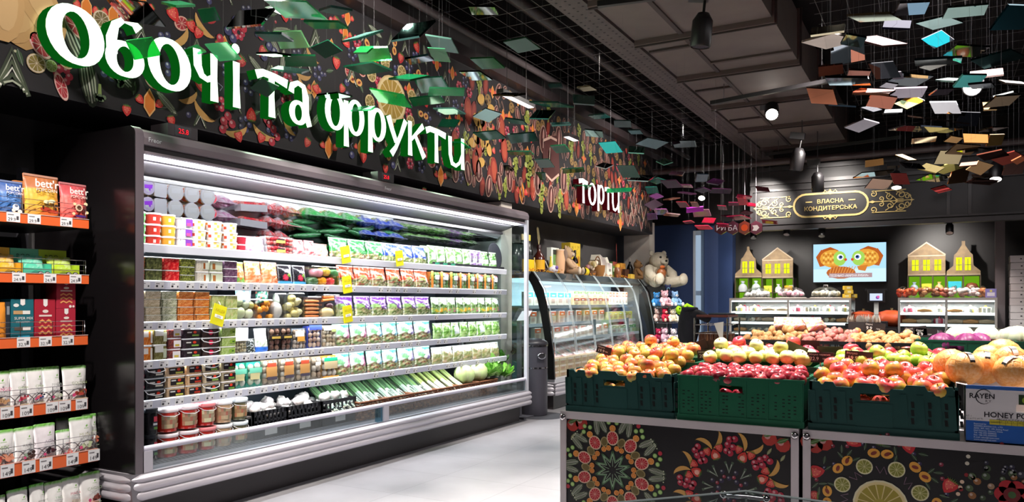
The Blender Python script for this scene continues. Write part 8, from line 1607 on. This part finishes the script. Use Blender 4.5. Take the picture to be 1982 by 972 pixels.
def spot(px, py, y, lab, on_=True, tilt=(.5, 0, 0), s=1.0, lens=20, pos=None, rod=1):
    q = Vector(pos) if pos else aY(px, py, y); r = thing('track_spotlight', lab, 'spotlight', tuple(q), 0, None, tilt)
    MB().lathe([(.05 * s, 0), (.055 * s, .01), (.055 * s, .14 * s), (.03 * s, .18 * s), (.0, .185 * s)], '141214', 16, caps=False).build('lamp_housing', 'satin', r)
    MB().lathe([(.046 * s, .004), (.0, .005)], 'fff4e8' if on_ else '3a383a', 16, caps=False).build('lens', ('emit%g' % lens) if on_ else 'gloss', r)
    MB().tube([(0, 0, .17 * s), (0, .03, .26 * s)], .012, '1a181a', 6).build('swivel_arm', 'satin', r); MB().box(-.09 * s, -.0, .25 * s, .03, .06 * s, .3 * s, '1a181a').build('track_adapter', 'satin', r)
    if rod:
        Mi = Euler(tilt).to_matrix().transposed(); top = rod if rod > 1 else (3.6 if -2.72 < q.x < -1.2 else 4.3); a_ = Vector((0, .03, .28 * s)); w_ = Euler(tilt).to_matrix() @ a_
        MB().tube([a_, Mi @ Vector((w_.x, w_.y, top - q.z))], .006, '2a282a', 5).build('hanging_rod', 'satin', r)
    return r
spot(0, 0, 0, 'lit spotlight shining at the viewer from under the air duct', True, (-.95, 0, .2), 1.45, 30, tuple(aZ(1494, 222, 3.4))); spot(0, 0, 0, 'brightest lit spotlight among the hanging plates on the right', True, (-1.0, 0, -.1), 1.7, 40, tuple(aZ(1882, 170, 3.4)))
spot(1358, 384, 11.4, 'lit spotlight behind the purple plates', True, (-.7, 0, .1), 1, 14); spot(1583, 372, 11.35, 'lit black spotlight shining down beside the gold sign', True, (.15, 0, 0), 1.5, 6); spot(1735, 364, 11.3, 'lit spotlight over the right end of the gold sign', True, (-.3, 0, 0), 1.3, 6); spot(1927, 348, 11.3, 'lit spotlight at the far right under the copper plates', True, (-.4, 0, -.1), 1.4, 8)
spot(1540, 330, 10.6, 'unlit black spotlight hanging under the second track', False, (.2, .2, 0), 1.6); spot(1355, 92, 5.8, 'large unlit black spotlight at the top of the photo under the duct', False, (.1, .1, .3), 1.4)
for px, py, l_ in ((1458, 462, 'small black spotlight under the beam, leftmost'), (1522, 455, 'small black spotlight under the beam, second from the left'), (1590, 458, 'small black spotlight under the beam above the screen'), (1838, 452, 'small black spotlight under the beam at the right houses')): spot(px, py, 12.06, l_, False, (-.5, 0, 0), .9, rod=2.325)
for x in (-2.5, -1.6, -.2, .35): light('SPOT', 'counter_light', (x, 12.28, 2.27), 60, WARM, .03, target=(x, 12.6, 1.35), spot=85, blend=.9)
for x, tz, e in ((-2.75, 1.7, 55), (-.1, 1.9, 80), (-2.2, 1.6, 35)): light('SPOT', 'bakery_wall_light', (x, 12.3, 2.25), e, WARM, .03, target=(x + .1, 13.35, tz), spot=75, blend=.9)
light('SPOT', 'sign_light', (-2.3, 11.25, 3.05), 150, WARM, .03, target=(-2.4, 12.0, 2.55), spot=80, blend=1)
light('SPOT', 'sign_light', (-1.35, 11.1, 3.15), 90, WARM, .03, target=(-1.35, 12.0, 2.62), spot=90, blend=1)
def strip(a, b, x, lab):
    p0, p1 = aX(*a, x), aX(*b, x); r = thing('linear_lamp', lab, 'linear lamp', tuple(p0)); L_ = p1.y - p0.y; MB().box(-.035, 0, 0, .035, L_, .04, '2a2628').build('lamp_body', 'satin', r); MB().box(-.03, .02, -.004, .03, L_ - .02, 0, 'fff4f8').build('lamp_diffuser', 'emit2.2', r); m = MB(); [m.tube([(0, L_ * t, .04), (0, L_ * t, 4.3 - p0.z)], .003, '4a4648', 4) for t in (.2, .8)]; m.build('lamp_hanger', 'satin', r)
strip((968, 180), (1030, 212), -3.6, 'slim white linear lamp above the meat print'); strip((1095, 264), (1116, 272), -3.6, 'short white linear lamp further along the bulkhead'); strip((520, 12), (566, 28), -3.6, 'white linear lamp at the top left of the ceiling')

# ================================================================ HANGING PLATES of tinted acrylic and mirror
PL = {}
def plate_mesh(shape, tint, kind):
    k = (shape, tint, kind)
    if k not in PL:
        q = {0: [(-.5, -.02), (.05, -.3), (.5, .02), (-.05, .3)], 1: [(-.5, -.26), (.22, -.26), (.5, .26), (-.22, .26)], 2: [(-.46, -.3), (.4, -.34), (.48, .22), (-.42, .3)], 3: [(-.5, .05), (-.1, -.34), (.5, -.1), (.1, .34)]}[shape]
        ob = MB().prism(q, 'z', -.006, .006, tint).build('plate', {'g': 'acrylic', 'm': 'mirror'}[kind]); PL[k] = ob.data; bpy.data.objects.remove(ob)
    return PL[k]
WIRE = MB().tube([(0, 0, 0), (0, 0, 1)], .0005, '6a686c', 3).build('wire', 'satin'); WM = WIRE.data; bpy.data.objects.remove(WIRE)
prng = random.Random(17); PLS = []
def plate(px, py, w, h, tint, kind, lab, grp, z=None, shape=None, fixed=None):
    if fixed is not None: p_ = fixed; f = -SN * p_.x + CS * p_.y
    else:
        z = z if z is not None else 2.75; p_ = aZ(px, py, z); f = -SN * p_.x + CS * p_.y
        if f > 11.0: k = 10.5 / f; p_ = Vector((p_.x * k, p_.y * k, EYE + (p_.z - EYE) * k)); f = 10.5
    for t in range(30):
        if all((p_ - b).length > .52 * (1.08 * w * f / F + l) for b, l in PLS): break
        k = 1 + (-1) ** t * .022 * (t + 1); k2 = Vector((p_.x * k, p_.y * k, EYE + (p_.z - EYE) * k))
        if 2.2 < k2.z < 3.3 and k2.x > -3.8: p_ = k2; f = -SN * p_.x + CS * p_.y
    PLS.append((p_, 1.08 * w * f / F))
    L_ = 1.08 * w * f / F; el = math.atan2(p_.z - EYE, f); ang = math.asin(max(.04, min(.95, h / (w * .62))))
    o = bpy.data.objects.new('hanging_plate', None); COL.objects.link(o); o.location = p_; tag(o, lab, 'hanging plate', grp); o.empty_display_size = .05
    q = bpy.data.objects.new('plate', plate_mesh(prng.choice((0, 1, 1, 2, 2, 3)) if shape is None else shape, tint, kind)); COL.objects.link(q); q.parent = o; q.scale = (L_, L_, 1)
    yaw = YAW + prng.uniform(-.35, .35); q.rotation_euler = (Matrix.Rotation(yaw, 3, 'Z') @ Matrix.Rotation(-(ang - el) if prng.random() < .8 else (ang * .5 + el), 3, 'X') @ Matrix.Rotation(prng.uniform(-.12, .12), 3, 'Y')).to_euler()
    wr = bpy.data.objects.new('wire', WM); COL.objects.link(wr); wr.parent = o; wr.scale = (1, 1, (3.6 if -2.75 < p_.x < -1.2 else 4.3) - p_.z)
GR, G2, DG, SI, TE = '3cc074', '5ccf92', '1a7a4a', 'b4c4c0', '6a9e92'
LG = 'green acrylic plate hanging on a wire in front of the lit letters'; GG = 'green plates over the first cold case'
SG = 'silvery plate hanging among the green plates at the top left'
for (px, py, w, h, t, k) in ((262, 22, 95, 45, SI, 'm'), (245, 85, 66, 42, '48e87c', 'g'), (278, 95, 58, 40, '48e87c', 'g'), (368, 100, 66, 34, '60f098', 'g'), (432, 100, 62, 46, '80f0b4', 'g'), (426, 138, 66, 56, '48e87c', 'g'), (486, 34, 86, 48, SI, 'm'), (572, 18, 100, 34, G2, 'g'), (632, 48, 74, 12, G2, 'g'), (564, 78, 62, 30, '8ad090', 'g'), (532, 72, 62, 14, TE, 'g'), (632, 95, 56, 56, '1f7a54', 'g'), (582, 118, 62, 20, DG, 'g'), (704, 97, 34, 36, '1f9a48', 'g'), (702, 70, 84, 20, TE, 'g'), (724, 106, 64, 24, '5ad07a', 'g'), (512, 170, 50, 58, '0f5a34', 'g'), (562, 135, 64, 11, TE, 'g'), (712, 132, 76, 20, '2a7a58', 'g'),
        (800, 60, 78, 48, TE, 'm'), (856, 85, 64, 26, '7ab0a0', 'g'), (850, 106, 44, 32, G2, 'g'), (792, 150, 74, 20, DG, 'g'), (836, 165, 62, 26, '2a8a68', 'g'), (864, 178, 72, 13, G2, 'g'), (648, 185, 64, 12, 'b0c8c0', 'm'), (757, 190, 84, 22, '3ae07a', 'g'), (702, 210, 44, 12, G2, 'g'), (746, 250, 48, 5, TE, 'm'), (870, 215, 54, 12, TE, 'g'), (869, 238, 38, 22, '1a6a4c', 'g'), (881, 281, 54, 13, '2ae08a', 'g'), (826, 195, 64, 14, DG, 'g'), (812, 115, 50, 10, '3a4448', 'm'), (650, 20, 60, 12, TE, 'g'), (405, 30, 40, 50, DG, 'g'), (345, 8, 60, 14, G2, 'g'), (530, 105, 60, 6, SI, 'm')):
    plate(px, py, w, h, t, k, SG if k == 'm' else LG, 'silvery plates at the top left' if k == 'm' else GG, 2.72 + prng.uniform(-.06, .1))
MGn = 'teal-green acrylic plate hanging further along before the meat print'; MGg = 'teal plates before the meat print'; MS = 'grey mirrored plate hanging before the meat print'; MSg = 'grey mirrored plates before the meat print'
for (px, py, w, h, t, k) in ((1010, 87, 68, 28, '1f7a4c', 'g'), (944, 122, 58, 22, '1a8a40', 'g'), (936, 20, 54, 14, '5a5a50', 'm'), (921, 146, 54, 18, '8a9a98', 'm'), (943, 223, 52, 22, '9ab8b0', 'm'), (986, 183, 54, 9, 'a89a70', 'm'), (948, 262, 58, 18, '1f6a50', 'g'), (1012, 267, 56, 16, '2a6a5c', 'g'), (1050, 222, 48, 42, '4a8a78', 'm'), (1068, 202, 74, 10, '3a7a68', 'g'), (1130, 193, 44, 28, '2a6a5c', 'g'), (1136, 171, 34, 9, 'b8b090', 'm'), (1150, 258, 48, 12, 'a0c8b8', 'm'), (1008, 296, 60, 8, '3aa070', 'g'), (964, 325, 58, 8, SI, 'm'), (1085, 288, 36, 16, '1a7a48', 'g'), (1054, 316, 36, 18, '0f5a40', 'g'), (1170, 321, 32, 44, 'c8d4d4', 'm'), (1182, 285, 42, 24, '3ab0a8', 'm'), (1232, 290, 32, 28, '5a8a78', 'm'), (1216, 332, 44, 52, '0f5a44', 'g'), (1262, 277, 60, 18, '5a6a6c', 'm'), (1286, 313, 30, 18, '5a8a78', 'm'), (1242, 345, 50, 22, 'a0b8b0', 'm'), (1198, 368, 50, 13, '2ad08a', 'g'), (1118, 365, 56, 12, '3a9a68', 'g'), (1040, 342, 34, 14, '0f6a40', 'g'), (1110, 330, 44, 8, '3a8a68', 'g'), (1325, 278, 60, 14, '6a7a7c', 'm'), (1262, 368, 32, 14, '2aa090', 'g'), (1272, 350, 34, 10, '2a8a78', 'g'), (1000, 235, 44, 8, '3a7a68', 'g'), (1085, 240, 40, 8, TE, 'm'), (1075, 165, 36, 10, '2a4a44', 'g'), (1205, 240, 34, 12, '2a5a54', 'g'), (1160, 225, 40, 8, '3a6a60', 'g'), (1230, 255, 30, 8, '4a6a6c', 'm')):
    plate(px, py, w, h, t, k, MS if k == 'm' else MGn, MSg if k == 'm' else MGg, 2.85 if py < 230 else 2.7)
RL = 'purple or red acrylic plate hanging in the far cluster over the navy door'; RG = 'purple and red plates in the far cluster'
for (px, py, w, h, t) in ((1270, 380, 26, 18, 'a05aa0'), (1265, 396, 34, 20, '7a3c6a'), (1300, 356, 38, 16, '6a3a58'), (1330, 374, 40, 8, '5a3050'), (1345, 406, 34, 9, 'd838d8'), (1358, 413, 34, 13, 'e8a8c0'), (1372, 427, 30, 24, 'a81c38'), (1362, 440, 34, 8, 'e85070'), (1438, 390, 26, 22, 'e81848'), (1454, 396, 18, 10, 'd82850'), (1440, 381, 42, 4, 'f02868'), (1430, 421, 44, 9, '9a2040'), (1385, 352, 34, 24, '5a2458'), (1358, 345, 26, 14, '1a5a7a'), (1300, 385, 30, 5, 'c88a78'), (1322, 396, 24, 12, 'a02838'), (1345, 396, 18, 14, '8a5a50'), (1280, 410, 34, 12, '9a4a90'), (1262, 420, 20, 14, '8a5a9a'), (1300, 416, 30, 4, 'a8787a'), (1333, 430, 24, 6, 'a83848'), (1398, 402, 22, 8, '8a1c38'), (1410, 418, 26, 6, '6a1c3a'), (1445, 412, 24, 8, '9a1c3c'), (1476, 366, 26, 14, '6a2430'), (1360, 368, 30, 10, '4a2448'), (1395, 370, 40, 8, '5a2a50'), (1400, 436, 30, 6, 'c02850'), (1320, 360, 40, 5, '8a4a70'), (1490, 430, 40, 5, 'c0305a'), (1310, 336, 34, 14, '5a3448'), (1420, 395, 20, 6, '8a2848')):
    plate(px, py, w, h, t, 'g', RL, RG, 2.5)
TL = 'silver or teal mirrored plate hanging at the top right'; TG = 'silver and teal mirrored plates at the top right'; CL = 'copper mirrored plate hanging at the upper right'; CG = 'copper mirrored plates at the upper right'
for (px, py, w, h, t) in ((1602, 58, 64, 22, 'd8d0b0'), (1693, 33, 96, 15, 'e8c890'), (1764, 17, 58, 22, 'a8a4a8'), (1606, 79, 96, 28, 'c8bcb0'), (1702, 80, 96, 32, 'c08a80'), (1652, 78, 64, 18, '3a6a6c'), (1736, 48, 70, 30, '34344c'), (1640, 105, 64, 36, '8a9aa4'), (1868, 22, 74, 20, 'a0c0b8'), (1818, 43, 78, 24, 'b0d4d0'), (1815, 76, 54, 38, '8a98a8'), (1962, 36, 84, 44, '14505a'), (1870, 98, 106, 20, 'a8b8c8'), (1930, 114, 110, 30, '3a9a98'), (1816, 118, 116, 14, '6a8a98'), (1805, 127, 48, 14, 'd8d4c8'), (1910, 142, 56, 20, 'e8c8c0'), (1877, 156, 80, 26, '3ae0d8'), (1712, 136, 58, 50, '24282c'), (1736, 146, 26, 16, 'd8ccd8'), (1756, 155, 80, 20, '7a8a98'), (1640, 204, 74, 9, '6a8498'), (1756, 180, 64, 18, 'b8a8b4'), (1760, 197, 50, 25, 'e8e4c8'), (1822, 178, 40, 12, 'd0c0d0'), (1830, 208, 60, 24, 'dce0e4'), (1686, 211, 40, 20, '5a5a60'), (1728, 216, 48, 12, 'd0d4d0'), (1667, 243, 62, 22, 'bcb4bc'), (1815, 232, 96, 8, 'e0c0b8'), (1790, 250, 116, 8, '98a0a8'), (1873, 232, 44, 40, '3c4048'), (1840, 155, 50, 10, 'a8d0c0'), (1950, 185, 50, 14, 'c0c8c0'), (1900, 165, 60, 12, '9aa8b0'), (1960, 160, 44, 10, 'd8c8b8'), (1720, 165, 30, 8, 'd8d0d8')):
    plate(px, py, w, h, t, 'm', TL, TG, 2.8)
for (px, py, w, h, t) in ((1608, 136, 46, 18, 'd87a5c'), (1662, 142, 60, 14, 'd87c60'), (1642, 156, 104, 15, '7a8a94'), (1591, 186, 64, 30, 'd88a68'), (1692, 178, 86, 18, 'd88a6a'), (1706, 196, 76, 22, 'd07a5c'), (1900, 372, 36, 13, 'd09080'), (1952, 306, 64, 26, '8a3c30'), (1922, 300, 64, 20, '7a4434'), (1742, 346, 40, 24, '7a3430'), (1822, 366, 36, 15, 'b83c38'), (1820, 379, 60, 10, 'e8c8c8'), (1701, 357, 46, 18, 'e0bca8'), (1900, 352, 50, 8, 'c07a60')): plate(px, py, w, h, t, 'm', CL, CG, 2.75)
AL = 'gold or amber mirrored plate hanging on the right below the bright spotlight'; AG = 'gold and amber mirrored plates on the right'
for (px, py, w, h, t) in ((1788, 270, 64, 13, 'e8a850'), (1915, 206, 40, 36, 'd8b47c'), (1938, 196, 56, 20, '6a5430'), (1888, 268, 44, 34, 'a07038'), (1926, 272, 36, 28, 'f0c070'), (1863, 290, 54, 18, '7a5a34'), (1692, 315, 34, 13, 'b08048'), (1752, 305, 44, 20, 'c8a048'), (1766, 321, 64, 22, '4a4a50'), (1690, 337, 66, 10, 'c8a068'), (1802, 326, 50, 36, '7a6c3c'), (1836, 306, 48, 24, 'e8d8a8'), (1833, 326, 54, 20, 'e8d878'), (1856, 341, 50, 44, 'c8986c'), (1806, 345, 54, 11, 'e0e0d0'), (1896, 325, 44, 24, 'b89468'), (1962, 326, 44, 34, 'e8b0a0'), (1900, 340, 50, 10, 'b8906c'), (1875, 318, 40, 12, 'c87c4c'), (1880, 290, 60, 8, '8a6440'), (1972, 310, 30, 14, 'c87048'), (1920, 250, 50, 8, '5a4a3c'), (1845, 270, 30, 10, 'd0a060')): plate(px, py, w, h, t, 'm', AL, AG, 2.7)
